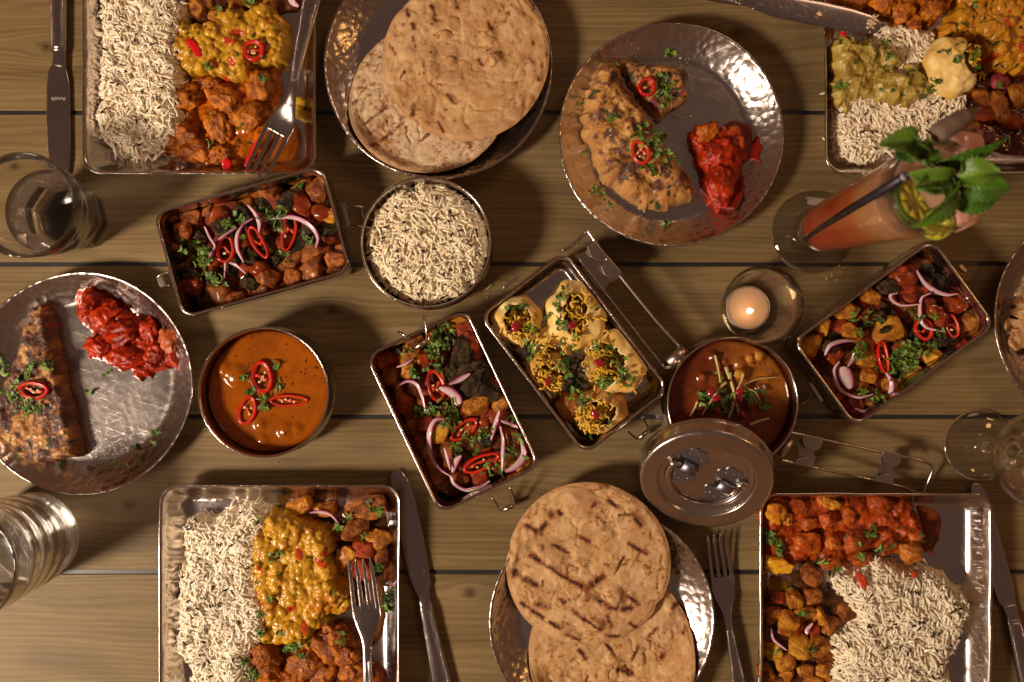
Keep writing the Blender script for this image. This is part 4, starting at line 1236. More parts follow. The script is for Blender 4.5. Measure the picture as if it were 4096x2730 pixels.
    for k, sk in enumerate(st):
        if len(sk) == 5:
            p0, p1 = P(sk[0], sk[1], zg), P(sk[2], sk[3], zg); x0, y0, x1, y1, wd, am = p0[0], p0[1], p1[0], p1[1], S(sk[4], zg), 1.0
        else: x0, y0, x1, y1, wd, am = sk
        ex, ey = x1 - x0, y1 - y0; t = np.clip(((X - x0) * ex + (Y - y0) * ey) / (ex * ex + ey * ey + 1e-12), 0, 1)
        d = np.hypot(X - x0 - t * ex, Y - y0 - t * ey) + .0016 * fbm2(X, Y, .0035, 3, seed + 20 + k, .6)
        brk = sstep(-.5, .1, fbm2(X, Y, .0045, 3, seed + 60 + k, .6))
        base = mix(base, (.27, .085, .022), am * sstep(wd * 2.2, wd * .7, d) * (.35 + .6 * brk))
        base = mix(base, (.040, .014, .010), am * sstep(wd * 1.15, wd * .3, d) * (.35 + .65 * brk))
    C = np.clip(base, 0, 1).reshape(-1, 3)
    V = np.column_stack([X.ravel(), Y.ravel(), Z.ravel()])
    nb = nr * ns
    Vb = V.copy(); Vb[:, 2] -= .0015
    V2 = np.concatenate([V, Vb]); C2 = np.concatenate([C, np.tile((.42, .24, .11), (nb, 1))])
    i, j = np.meshgrid(np.arange(nr - 1), np.arange(ns), indexing='ij'); j2 = (j + 1) % ns
    F = np.stack([i * ns + j, (i + 1) * ns + j, (i + 1) * ns + j2, i * ns + j2], -1).reshape(-1, 4).tolist()
    F += [(nb + a_, nb + d_, nb + c_, nb + b_) for a_, b_, c_, d_ in F]
    for j in range(ns):
        j2 = (j + 1) % ns; k0 = (nr - 1) * ns
        F.append((k0 + j, nb + k0 + j, nb + k0 + j2, k0 + j2))
    o = mesh('flatbread', V2, F, M['bread'], None, True, C2, (c[0], c[1], float(Z.min())))
    stamp(V)
    return tag(o, label, 'flatbread', 'round flatbreads')

zz = lambda o, s, L: [(o[0] + s * a, o[1] + s * b, o[0] + s * c, o[1] + s * d, w) for a, b, c, d, w in L]
roti('speckled flatbread underneath on the plate above the rice bowl', 1712, 392, 314, .0115, 11, slope=(0, -.10), pale=.95, bubbles=.0008, spots=2.3, dirn=35, nrand=4,
     strokes=zz((1250, 0), .638, [(330, 785, 460, 680, 5), (380, 930, 495, 845, 6), (530, 800, 560, 785, 4), (680, 890, 745, 835, 5), (255, 655, 275, 640, 6)]))
roti('smooth flatbread on top on the plate above the rice bowl', 1862, 232, 334, .0195, 12, slope=(.09, 0), bubbles=.0034, spots=.9, dirn=-65, nrand=7, tears=((232, .05, .05),),
     strokes=zz((1250, 0), .638, [(745, 25, 775, 125, 8), (890, -5, 905, 40, 8), (1105, 150, 1125, 200, 6), (1045, 378, 1062, 412, 8), (1375, 255, 1382, 290, 7), (1380, 50, 1385, 75, 6), (625, 140, 632, 165, 7), (585, 40, 600, 90, 6), (1308, 620, 1322, 670, 6), (1090, 880, 1100, 890, 7), (1410, 500, 1414, 512, 7), (640, 650, 622, 720, 9)]))
roti('grilled flatbread underneath at the bottom edge', 2446, 2612, 332, .006, 13, dirn=35, nrand=16, spots=1.25,
     strokes=zz((1550, 1850), .595, [(1290, 1260, 1330, 1310, 9), (1480, 1230, 1520, 1290, 7), (1550, 1390, 1640, 1420, 9), (1600, 1370, 1620, 1430, 7), (1850, 1290, 1840, 1310, 11), (1690, 1230, 1640, 1330, 5), (1810, 1120, 1760, 1170, 6), (2000, 1100, 1985, 1150, 6), (1965, 935, 1915, 975, 7)]))
roti('grilled flatbread on top, charred in lines, between knife and fork', 2353, 2262, 334, .019, 14, slope=(0, .125), dirn=-32, nrand=10, spots=1.25, bubbles=.0026, tears=((168, .05, .02), (330, .06, .03)),
     strokes=zz((1550, 1850), .595, [(935, 420, 1025, 475, 8), (1030, 445, 1065, 405, 9), (1110, 545, 1215, 605, 7), (1290, 495, 1355, 530, 7), (1090, 700, 1210, 790, 8), (1230, 800, 1340, 860, 10), (1340, 860, 1450, 770, 11), (1345, 860, 1350, 930, 9), (1620, 545, 1740, 615, 7), (1590, 630, 1530, 745, 4), (960, 625, 1040, 670, 9), (855, 735, 862, 760, 12), (900, 960, 950, 990, 7), (975, 1010, 1050, 1060, 8), (1010, 970, 1070, 985, 13), (1245, 1005, 1320, 1070, 8), (1320, 1070, 1440, 1145, 6), (1380, 905, 1500, 985, 11), (1500, 985, 1600, 1010, 10), (1590, 1000, 1650, 990, 10), (1480, 1050, 1510, 1120, 8), (1620, 905, 1700, 970, 7), (1410, 365, 1460, 400, 6), (1475, 245, 1550, 300, 7), (1660, 370, 1700, 410, 12), (1090, 330, 1100, 350, 10), (1155, 325, 1165, 340, 9), (1480, 1185, 1560, 1195, 7), (1640, 1100, 1680, 1130, 7), (1370, 290, 1385, 270, 8), (925, 790, 1000, 830, 12), (1150, 930, 1190, 950, 7), (1095, 1095, 1165, 1140, 6), (1210, 1180, 1290, 1220, 6)]))
# torn bread on the plate at the right edge
roti('torn piece of browned flatbread on the plate at right edge', 4110, 1330, 110, .010, 15, dirn=20, nrand=6, spots=1.3, tears=((190, .25, .35), (260, .2, .3), (120, .25, .3)), squash=(1.0, .8))
roti('second torn bread scrap on the plate at right edge', 4120, 1235, 70, .010, 16, dirn=60, nrand=3, spots=1.2, tears=((170, .3, .35), (60, .3, .3)), squash=(1.2, .7))

def stuffed(label, pts, zref, h, edge, seed, dk=0.0, jit=.004):
    f = Field(pts, zref, .0016, h, edge, .0008, jitter=jit, seed=seed, low=.30, lowscale=.02, power=.5)
    f.rough(.0024, .009, 4, .65); f.Z += .0006 * fbm2(f.X, f.Y, .0026, 3, seed + 71) * np.clip(f.t * 2, 0, 1); n = fbm2(f.X, f.Y, .009, 4, seed + 2, .6); n2 = fbm2(f.X, f.Y, .0035, 3, seed + 3)
    C = mix((.46, .21, .045), (.62, .33, .09), sstep(-.3, .4, fbm2(f.X, f.Y, .02, 2, seed + 9)))
    C = mix(C, (.24, .085, .026), sstep(-.10 - dk, .30 - dk, n)); C = mix(C, (.075, .026, .014), sstep(.16 - dk, .42 - dk, n + .4 * n2))
    C = mix(C, (.52, .27, .09) if dk < .25 else (.17, .070, .022), sstep(.45, 0, f.t) * (.8 - dk * .6))
    f.C = C; g = np.random.default_rng(seed)
    flecks(f, 34, g, (.035, .055, .010), (.0008, .002)); flecks(f, 10, g, (.25, .02, .03), (.0008, .0018))
    o = f.mesh('stuffed_bread', M['crust'], None, None, f.center())
    return tag(o, label, 'stuffed bread', 'pan-fried stuffed breads')
stuffed('short cut piece of stuffed bread lying behind the long folded piece', zp((2200, 0), .638, [(430, 372), (600, 390), (820, 408), (872, 440), (862, 560), (870, 625), (760, 690), (680, 745), (600, 680), (500, 520)]), .010, .013, .008, 21, dk=.16)
stuffed('long folded stuffed bread topped with a chilli ring and coriander', zp((2200, 0), .638, [(300, 385), (390, 365), (440, 420), (500, 530), (580, 650), (650, 760), (720, 870), (800, 980), (860, 1060), (940, 1185), (900, 1240), (780, 1290), (620, 1292), (500, 1250), (400, 1170), (330, 1130), (320, 1060), (278, 1000), (262, 910), (205, 830), (212, 770), (195, 720), (232, 630), (242, 520)]), .018, .025, .016, 22, dk=.08)
stuffed('pan-fried bread wedge on the plate cut by the left edge', [(128, 1240), (180, 1212), (198, 1290), (228, 1420), (262, 1570), (290, 1700), (318, 1822), (250, 1842), (150, 1856), (80, 1836), (40, 1780), (-6, 1740), (-8, 1600), (40, 1470), (90, 1330)], .013, .017, .007, 23, dk=.30, jit=.0022)

# ------------------------------------------------------------------ food on the trays
zt = (300, 0); st = .459
rice([(430, -80), (400, 40), (410, 150), (396, 280), (400, 400), (386, 470), (400, 540), (446, 598), (480, 618), (560, 612), (650, 596), (720, 566), (756, 470), (746, 400), (744, 300), (730, 200), (744, 110), (750, 40), (740, -80)], 'long heap of white rice with black seeds beside the orange curry', .014, .0013, .019, .016, 101, tint=(1, .98, .95))
dal([(652, 112), (740, 62), (800, 78), (900, 22), (1000, 14), (1100, 30), (1152, 120), (1140, 200), (1120, 262), (1040, 266), (960, 322), (880, 316), (800, 306), (735, 300), (690, 240), (662, 170)], 'yellow lentil dal topped with one chilli ring, above the orange curry', .016, .0013, .017, .012, 102, n=620)
chunky('chicken_curry', 'orange brown chicken curry pieces in sauce at the fork tines', 'curry',
       [(690, 300), (880, 310), (1040, 262), (1110, 270), (1112, 380), (1100, 480), (1070, 560), (1010, 600), (990, 650), (930, 676), (860, 682), (770, 652), (700, 640), (626, 600), (612, 560), (640, 500), (690, 470), (680, 400)],
       [(750, 390, 62, 46, 20), (700, 548, 78, 50, 15), (770, 600, 74, 46, -10), (900, 400, 78, 48, -35), (868, 505, 46, 72, 10), (1044, 345, 52, 66, -10), (1004, 462, 64, 52, 30), (880, 618, 48, 36, 0), (820, 330, 60, 36, 10), (640, 545, 42, 38, 0), (940, 470, 46, 36, 0), (730, 460, 50, 36, 60)],
       .013, .0013, .0075, .012, 103, group='servings of chicken curry')
chunky('fried_potatoes', 'dark fried potato pieces at the top edge above the dal', 'potatoes', [(720, -60), (1160, -60), (1150, 30), (1000, 20), (900, 30), (800, 80), (730, 50)],
       [(772, 22, 36, 30), (850, 38, 30, 26), (930, 6, 34, 28), (1000, -10, 36, 28), (1070, 5, 30, 26), (820, -16, 34, 26)], .014, .0013, .006, .01, 104, sauce=(.11, .035, .012), piece=PG[0], piece2=PB[1], pm='potato', piece_name='potato_piece', boxy=4, amp=.1, freq=1.6, sub=3, facets=5, group='servings of fried potato')

# tray at top right
chunky('chicken_curry', 'thick orange brown chicken curry under the crumb-dusted knife tip', 'curry', zp((3300, 0), .459, [(60, -140), (1120, -140), (1090, 20), (1030, 130), (960, 200), (870, 190), (800, 265), (690, 235), (600, 175), (420, 125), (180, 60), (60, 0)]),
       [(3300 + .459 * a, b * .459, w * .459, h * .459) for a, b, w, h in [(280, -10, 140, 100), (480, 40, 120, 100), (650, 90, 120, 110), (780, 160, 70, 100), (900, 80, 110, 100), (1020, 10, 80, 90), (560, -40, 130, 90), (800, -30, 130, 80)]],
       .016, .0013, .014, .012, 111, group='servings of chicken curry')
rice(zp((3300, 0), .459, [(480, 190), (700, 190), (960, 260), (960, 420), (1100, 700), (1230, 830), (1240, 960), (1120, 1130), (900, 1260), (560, 1330), (420, 1420), (300, 1450), (140, 1400), (70, 1210), (60, 900), (120, 700), (300, 500)]), 'white rice with black seeds under the green korma', .010, .0013, .012, .012, 112, nseed=46, tint=(1, .97, .93))
def korma():
    f = Field(zp((3300, 0), .459, [(110, 300), (250, 270), (330, 330), (420, 310), (560, 370), (690, 480), (650, 620), (780, 530), (880, 620), (990, 690), (960, 790), (860, 870), (720, 930), (580, 890), (440, 860), (360, 860), (250, 900), (240, 1010), (150, 930), (60, 870), (70, 720), (110, 620), (85, 450)]), .022, .010, .017, .012, .0008, jitter=.006, seed=113, low=.6, lowscale=.018)
    n = f.rough(.0026, .009, 4, .6); n3 = f.rough(.0012, .0035, 2)
    f.C = mix((.27, .175, .022), (.50, .37, .085), sstep(-.35, .4, n)); g = np.random.default_rng(5)
    flecks(f, 30, g, (.06, .085, .012), (.0008, .002)); flecks(f, 60, g, (.14, .085, .016), (.0004, .0009))
    tag(f.mesh('green_korma', M['korma'], None, None, f.center()), 'glossy green korma spooned over rice in the cocktail tray', 'curry')
korma()
dal(zp((3300, 0), .459, [(985, 300), (1060, 190), (1130, 60), (1200, -130), (1900, -130), (1900, 560), (1740, 640), (1640, 620), (1500, 640), (1420, 570), (1370, 420), (1260, 360), (1120, 330)]), 'orange yellow lentil dal in the upper right corner', .018, .0013, .020, .014, 114, n=1000, tint=(.96, .80, .7))
chunky('onion_relish', 'dark red onion and chicken relish right of the puri', 'relish', zp((3300, 0), .459, [(1250, 740), (1400, 620), (1620, 650), (1900, 640), (1900, 1300), (1450, 1280), (1250, 1180), (1150, 1090), (1230, 900)]),
       [(3300 + .459 * a, b * .459, w * .459, h * .459, yw, tw) for a, b, w, h, yw, tw in [(1545, 700, 85, 75, 0, ((.34, .05, .06), (.16, .02, .02))), (1400, 840, 120, 60, -30, PB), (1530, 930, 70, 150, 20, PB), (1400, 1000, 130, 60, 10, PS), (1300, 1110, 60, 50, 0, PB), (1340, 1170, 60, 50, 40, ((.42, .24, .14), (.2, .08, .05))), (1430, 1190, 60, 40, 30, ((.30, .07, .16), (.15, .03, .07))), (1640, 1050, 110, 60, -20, PS), (1690, 830, 70, 110, 10, PG), (1300, 800, 60, 50, 0, PB)]],
       .012, .0013, .006, .012, 115, sauce=(.10, .018, .010), pm='potato', piece_name='relish_piece', boxy=2.6, amp=.2, sub=3)

# tray at bottom left
zb = (0, 1900); sb = .765
rice(zp(zb, sb, [(965, 280), (1000, 225), (1140, 205), (1240, 155), (1340, 145), (1430, 175), (1420, 270), (1390, 350), (1380, 430), (1365, 500), (1380, 620), (1410, 730), (1415, 830), (1365, 900), (1340, 960), (1340, 1150), (1345, 1200), (990, 1200), (1000, 1030), (925, 900), (935, 700), (935, 540), (965, 400)]), 'long heap of white rice in the lower left tray', .014, .0013, .019, .016, 121, nseed=46)
dal(zp(zb, sb, [(1385, 205), (1450, 175), (1530, 200), (1640, 240), (1700, 270), (1742, 360), (1745, 480), (1800, 560), (1845, 640), (1835, 720), (1740, 745), (1730, 800), (1660, 830), (1650, 900), (1590, 935), (1500, 892), (1350, 892), (1360, 800), (1330, 640), (1285, 580), (1282, 500), (1312, 420), (1312, 330), (1358, 270)]), 'yellow lentil dal between rice and fork in the lower left tray', .017, .0013, .020, .013, 122, n=1500)
chunky('chicken_curry', 'brown chicken curry pieces at the bottom edge beside the fork handle', 'curry', zp(zb, sb, [(1295, 885), (1500, 900), (1690, 820), (1870, 800), (1895, 950), (1990, 1050), (1990, 1240), (1290, 1240)]),
       [(sb * a, 1900 + sb * b, w * sb, h * sb) for a, b, w, h in [(1390, 965, 95, 85), (1600, 990, 95, 80), (1720, 900, 110, 70), (1760, 860, 90, 60), (1840, 1040, 80, 60), (1540, 1090, 80, 60), (1690, 1040, 80, 70), (1420, 1100, 70, 50), (1800, 960, 70, 60)]],
       .014, .0013, .008, .012, 123, sauce=(.22, .05, .008), piece=(.54, .155, .007), piece2=(.22, .048, .005), group='servings of chicken curry')
chunky('fried_potatoes', 'fried potato pieces in the corner of the lower left tray', 'potatoes', zp(zb, sb, [(1500, 190), (1560, 130), (1680, 150), (1820, 170), (1920, 110), (2010, 120), (2040, 300), (2050, 480), (2060, 620), (1900, 560), (1760, 520), (1740, 340), (1640, 230)]),
       [(sb * a, 1900 + sb * b, w * sb, h * sb, yw, tw) for a, b, w, h, yw, tw in [(1565, 180, 55, 45, 20, PG), (1690, 185, 48, 34, 10, PG), (1908, 180, 90, 46, 12, PB), (1848, 282, 62, 58, 0, PB), (1980, 335, 52, 44, 30, PG), (1742, 315, 34, 44, 20, PB), (1800, 452, 44, 64, -20, PG), (1992, 440, 30, 50, 10, PB), (2030, 500, 26, 50, 0, PB), (1900, 400, 50, 40, 0, PS), (1900, 500, 50, 44, 0, PS)]],
       .012, .0013, .003, .01, 124, sauce=(.07, .022, .008), pm='potato', piece_name='potato_piece', boxy=5.0, amp=.07, freq=1.9, sub=4, rz=.95, facets=3, group='servings of fried potato')

# tray at bottom right
zr_ = (2750, 1850); sr = .572
chunky('potato_curry', 'red orange potato curry along the top of the lower right tray', 'curry', zp(zr_, sr, [(530, 330), (545, 262), (700, 240), (860, 245), (1000, 250), (1200, 262), (1400, 252), (1560, 256), (1640, 360), (1690, 430), (1702, 540), (1655, 620), (1640, 712), (1520, 692), (1290, 655), (1262, 742), (1120, 772), (940, 745), (850, 705), (740, 772), (620, 792), (548, 772)]),
       [(2750 + sr * a, 1850 + sr * b, w * sr, h * sr, yw, tw) for a, b, w, h, yw, tw in [(605, 360, 75, 65, 60, ((.64, .30, .02), (.50, .15, .012))), (640, 722, 92, 62, -10, ((.66, .36, .02), (.52, .17, .012))), (838, 572, 92, 92, 10, ((.50, .115, .012), (.36, .06, .008))), (1010, 300, 85, 38, -15, ((.62, .30, .04), (.5, .14, .015))), (715, 405, 38, 44, 0, ((.58, .25, .03), (.48, .12, .012))), (1190, 555, 100, 85, 5, ((.48, .10, .014), (.32, .06, .012))), (1575, 625, 85, 80, 15, ((.52, .20, .02), (.44, .10, .01))), (1610, 505, 60, 50, 0, ((.50, .13, .02), (.36, .06, .01))), (1010, 552, 46, 52, 0, ((.52, .16, .02), (.42, .1, .01))), (780, 320, 50, 70, 60, ((.46, .085, .012), (.30, .045, .008))), (980, 400, 70, 50, 20, ((.48, .09, .012), (.32, .05, .008))), (1340, 300, 70, 70, 0, ((.46, .08, .012), (.30, .045, .008))), (1390, 400, 60, 50, 0, ((.46, .08, .012), (.3, .045, .008))), (1420, 580, 90, 50, 30, ((.42, .10, .015), (.3, .05, .01))), (860, 440, 60, 50, 0, ((.5, .11, .014), (.34, .06, .01))), (1130, 380, 50, 60, 20, ((.50, .11, .014), (.34, .05, .008))), (1210, 690, 80, 50, 10, ((.50, .12, .012), (.36, .06, .008))), (1000, 700, 80, 44, 10, ((.46, .12, .014), (.3, .06, .01)))]],
       .016, .0013, .013, .011, 131, sauce=(.40, .060, .007), pm='red', sm='red', piece_name='potato_piece', boxy=3.2, amp=.16, freq=2.0, sub=4, facets=4, group='servings of red curry')
rice(zp(zr_, sr, [(1080, 790), (1260, 745), (1280, 660), (1420, 685), (1560, 730), (1700, 725), (1790, 770), (1860, 835), (1940, 900), (1985, 1010), (1960, 1120), (1925, 1200), (1890, 1300), (1850, 1400), (1830, 1480), (1780, 1620), (1000, 1640), (1010, 1500), (1050, 1330), (1000, 1250), (1110, 1180), (1180, 1080), (1110, 960), (1060, 870)]), 'broad heap of white rice in the lower right tray', .016, .0013, .021, .017, 132, nseed=46, tint=(.97, .96, .94))
chunky('fried_potatoes', 'browned potato cubes along the left of the lower right tray', 'potatoes', zp(zr_, sr, [(740, 800), (860, 760), (950, 800), (1050, 900), (1160, 960), (1160, 1120), (1080, 1200), (1000, 1300), (1040, 1400), (990, 1620), (530, 1640), (530, 1300), (560, 1040), (700, 930)]),
       [(2750 + sr * a, 1850 + sr * b, w * sr, h * sr, yw, tw) for a, b, w, h, yw, tw in [(872, 800, 66, 58, -40, PB), (750, 962, 50, 50, 20, PG), (882, 950, 56, 48, 0, PB), (612, 1085, 56, 46, 20, PB), (700, 1130, 60, 74, -25, PG), (820, 1055, 66, 50, 30, PG), (928, 1090, 38, 58, 30, PG), (1025, 1152, 72, 48, 0, PB), (1118, 1070, 50, 66, 10, PB), (775, 1305, 68, 74, 5, PY), (912, 1290, 66, 66, -30, PG), (620, 1330, 50, 50, 0, PY), (692, 1405, 62, 48, 20, PG), (560, 1480, 50, 50, 0, PB), (828, 1475, 48, 44, 0, PG), (950, 1490, 50, 60, 30, PG), (1010, 1420, 76, 46, 10, PB), (700, 1515, 44, 44, 0, PG), (780, 1180, 40, 40, 0, PS), (880, 1180, 44, 40, 0, PS), (640, 960, 50, 36, 0, PS), (880, 1560, 60, 50, 0, PG), (620, 1560, 50, 50, 0, PB)]],
       .011, .0013, .0035, .01, 133, sauce=(.085, .030, .009), pm='potato', piece_name='potato_piece', boxy=5.0, amp=.07, freq=1.9, sub=4, rz=.9, facets=3, group='servings of fried potato')

# red curry on the two plates
RC = ((.46, .032, .003), (.20, .010, .002))
def redcurry(label, pts, chunks, seed, h=.011):
    return chunky('red_curry', label, 'curry', pts, chunks, .010, .0014, h, .010, seed, sauce=(.38, .026, .003), piece=RC[0], piece2=RC[1], pm='red', sm='red', piece_name='curry_piece', group='servings of red curry', amp=.28, freq=2.4, rough=.0034, rz=.55)
redcurry('glossy red potato curry right of the long folded bread', zp((2200, 0), .638, [(895, 810), (975, 762), (1120, 766), (1185, 830), (1225, 900), (1250, 955), (1205, 1050), (1185, 1180), (1145, 1290), (1100, 1318), (1020, 1290), (965, 1170), (930, 1050), (915, 950), (885, 880)]),
         [(2200 + .638 * a, .638 * b, w * .638, h * .638, yw, tw) for a, b, w, h, yw, tw in [(985, 835, 70, 55, 30, ((.50, .14, .012), (.40, .06, .008))), (1150, 880, 60, 80, 10, ((.40, .07, .010), (.3, .03, .006))), (1060, 980, 90, 90, 0, RC), (1060, 1160, 70, 110, 10, RC), (1070, 1270, 46, 40, 0, RC), (1225, 970, 22, 28, 0, ((.5, .16, .02), (.4, .06, .01)))]], 141, .012)
redcurry('red curry smear on the left plate beside the bread wedge', zp((0, 1050), .6058, [(500, 255), (530, 190), (580, 152), (650, 190), (720, 262), (780, 312), (860, 332), (900, 382), (960, 362), (1030, 402), (1045, 470), (1100, 402), (1160, 432), (1182, 530), (1172, 640), (1202, 770), (1150, 712), (1060, 700), (1000, 730), (930, 772), (880, 732), (800, 722), (720, 692), (640, 652), (560, 622), (552, 560), (592, 480), (552, 410), (500, 330)]),
         [(.6058 * a, 1050 + .6058 * b, w * .6058, h * .6058, yw, tw) for a, b, w, h, yw, tw in [(590, 250, 70, 90, 20, RC), (700, 340, 90, 70, 40, RC), (800, 480, 110, 80, 10, RC), (650, 560, 90, 60, -20, RC), (980, 450, 60, 80, 0, RC), (870, 620, 110, 70, 0, RC), (1030, 600, 80, 60, 40, RC), (1110, 530, 60, 100, -20, ((.46, .13, .05), (.36, .06, .015))), (1000, 680, 40, 30, 0, RC)]], 142, .008)
def stain(label, pts, seed, col=(.16, .010, .003), onplate=True):
    f = Field(pts, .003, .0016, .0012, .004, .001, jitter=.003, seed=seed, low=.1); f.C[:] = col
    if onplate: f.Z += np.clip((np.hypot(f.X - P(2684, 540)[0], f.Y - P(2684, 540)[1]) - .0735), 0, 1) * .86
    tag(f.mesh('sauce_smear', M['red'], None, None, f.center()), label, 'sauce')
stain('thin dark red sauce pool around the curry on the folded bread plate', zp((2200, 0), .638, [(1130, 770), (1230, 762), (1290, 830), (1312, 920), (1296, 1030), (1250, 1000), (1220, 1060), (1200, 1180), (1180, 1290), (1120, 1330), (1000, 1250), (930, 1130), (905, 1000), (880, 890), (960, 800)]), 151)

stain('thin orange sauce pool between the chicken curry and the fork', [(880, 640), (1000, 600), (1090, 560), (1130, 470), (1180, 500), (1190, 600), (1140, 660), (1040, 668), (960, 664)], 152, (.30, .075, .006), False)
stain('orange oil film on the tray floor right of the red potato curry', zp(zr_, sr, [(1600, 300), (1720, 330), (1780, 420), (1760, 560), (1700, 640), (1640, 600), (1650, 450)]), 153, (.16, .032, .005), False)
stain('brown sauce film on the tray floor under the fork', zp(zb, sb, [(1830, 560), (1960, 520), (2020, 620), (2010, 800), (1930, 900), (1860, 820), (1850, 680)]), 154, (.10, .034, .007), False)
stain('yellow sauce film left of the browned potato cubes', zp(zr_, sr, [(545, 800), (640, 800), (720, 840), (700, 930), (600, 960), (545, 940)]), 155, (.22, .105, .012), False)
# ------------------------------------------------------------------ food in the round bowls
def disc_px(c, r, z, n=28):
    return np.column_stack([c[0] + r * np.cos(np.arange(n) * 2 * math.pi / n), c[1] + r * np.sin(np.arange(n) * 2 * math.pi / n)])
def bowl_rice():
    q = disc_px(b1, R1 - .0030, 0, 48)
    px = [((x / ((H - .03) / H) * K) + CX, CY - y / ((H - .03) / H) * K) for x, y in q]
    cut = lambda xy: np.hypot(xy[:, 0] - b1[0], xy[:, 1] - b1[1]) < R1 - .0052
    rice(px, 'white rice with black seeds heaped in the round bowl', .03, .024, .013, .024, 161, dens=.155, nseed=44, cutter=cut, L=(.0085, .0130), tint=(1, .97, .88))
bowl_rice()
def bowl_curry(c, R, z0, seed, name, label, colr, lumps=(), warm=None, mat='curry', amp=.0007):
    f = Field(None, 0, z0, .0016, .006, .0009, seed=seed, low=.1, q=disc_px(c, R, z0, 90))
    n = f.rough(amp, .014, 3)
    f.Z = np.maximum(f.Z, .0002)
    C = mix(np.array(colr) * .85, np.array(colr) * 1.12, sstep(-.4, .4, fbm2(f.X, f.Y, .02, 3, seed)))
    for (px, py, r, hh) in lumps:
        p = P(px, py, z0); f.bump(p[0], p[1], S(r, z0), hh, .0004, 1.0)
    k = np.ones((3, 3)) / 9
    for _ in range(4):
        Zp = np.pad(f.Z, 1, 'edge'); f.Z = sum(Zp[i:i + f.Z.shape[0], j:j + f.Z.shape[1]] for i in range(3) for j in range(3)) / 9
    f.Z += .00010 * fbm2(f.X, f.Y, .0030, 2, seed + 4)
    if warm is not None: C = warm(f, C)
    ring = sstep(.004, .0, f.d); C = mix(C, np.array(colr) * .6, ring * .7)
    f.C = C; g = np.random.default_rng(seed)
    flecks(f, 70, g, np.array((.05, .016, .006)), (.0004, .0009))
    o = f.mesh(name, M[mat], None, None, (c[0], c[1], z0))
    # dried film of sauce clinging to the bowl wall above the level
    n_ = 220; aa = np.arange(n_) * 2 * math.pi / n_
    hgt = .0012 + .0045 * np.clip(fbm2(np.cos(aa), np.sin(aa), .22, 3, seed + 8) + .15, 0, 1)
    Vb = np.concatenate([np.column_stack([c[0] + (R + .0004 + k * .0002) * np.cos(aa), c[1] + (R + .0004 + k * .0002) * np.sin(aa), z0 - .0004 + hgt * k]) for k in (0, .5, 1)])
    Fb = [(k * n_ + i, k * n_ + (i + 1) % n_, (k + 1) * n_ + (i + 1) % n_, (k + 1) * n_ + i) for k in (0, 1) for i in range(n_)]
    mesh('sauce_film', Vb, Fb, M[mat], o, True, np.tile(np.array(colr) * .55, (3 * n_, 1)))
    return tag(o, label, 'curry')
bowl_curry(b2, R2 - .0034, .0262, 171, 'smooth_curry', 'smooth orange curry with lumps filling the round bowl', (.29, .070, .002), [(900, 1478, 34, .0035), (950, 1500, 46, .004), (1045, 1695, 26, .003), (1145, 1720, 34, .0035), (1190, 1715, 24, .003), (1052, 1760, 26, .0025), (870, 1640, 40, .002)], mat='curry')
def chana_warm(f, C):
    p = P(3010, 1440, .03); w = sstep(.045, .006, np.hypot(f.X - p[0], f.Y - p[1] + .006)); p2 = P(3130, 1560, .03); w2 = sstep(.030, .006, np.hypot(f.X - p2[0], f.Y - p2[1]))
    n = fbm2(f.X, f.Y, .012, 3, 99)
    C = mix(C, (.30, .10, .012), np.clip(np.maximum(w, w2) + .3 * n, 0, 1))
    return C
cl = lambda a, b, r, h: (2620 + .3188 * a, 1300 + .3188 * b, r * .3188, h)
bowl_curry(b3, R3 - .0032, .0290, 172, 'chickpea_curry', 'dark red brown chickpea curry topped with ginger shreds', (.15, .026, .006),
           [cl(1070, 610, 90, .006), cl(1310, 390, 75, .005), cl(1200, 420, 70, .0045), cl(600, 655, 80, .005), cl(740, 400, 70, .004), cl(1060, 480, 80, .004), cl(1310, 790, 60, .004), cl(1400, 640, 90, .003), cl(600, 1000, 80, .004), cl(750, 700, 90, .004), cl(1180, 1000, 80, .004), cl(860, 460, 50, .004)], chana_warm, amp=.0012)
for k, (a, b, r) in enumerate([(1070, 612, 66), (1308, 392, 60), (1196, 425, 52), (602, 655, 50), (1316, 790, 40)]):
    p = top(2620 + .3188 * a, 1300 + .3188 * b, .004, .03); rr = S(r * .3188, .03)
    V, F, d = lump((p[0], p[1], p[2] - rr * .55), (rr, rr * .95, rr * .9), .4 * k, 0, 0, 2.1, .05, 1.5, 2, 300 + k, 3)
    o = mesh('chickpea', V, F, M['curry'], None, True, np.tile((.50, .215, .03) if k < 3 else (.26, .06, .012), (len(V), 1)), V.mean(0)); stamp(V)
    tag(o, ['golden chickpea at the centre of the dark curry', 'pale chickpea nearest the candle glass', 'half sunk chickpea beside the pale one near the candle', 'red brown chickpea in the left half of the dark curry', 'small brown chickpea right of the ginger shreds'][k], 'chickpea', 'chickpeas in the dark curry')
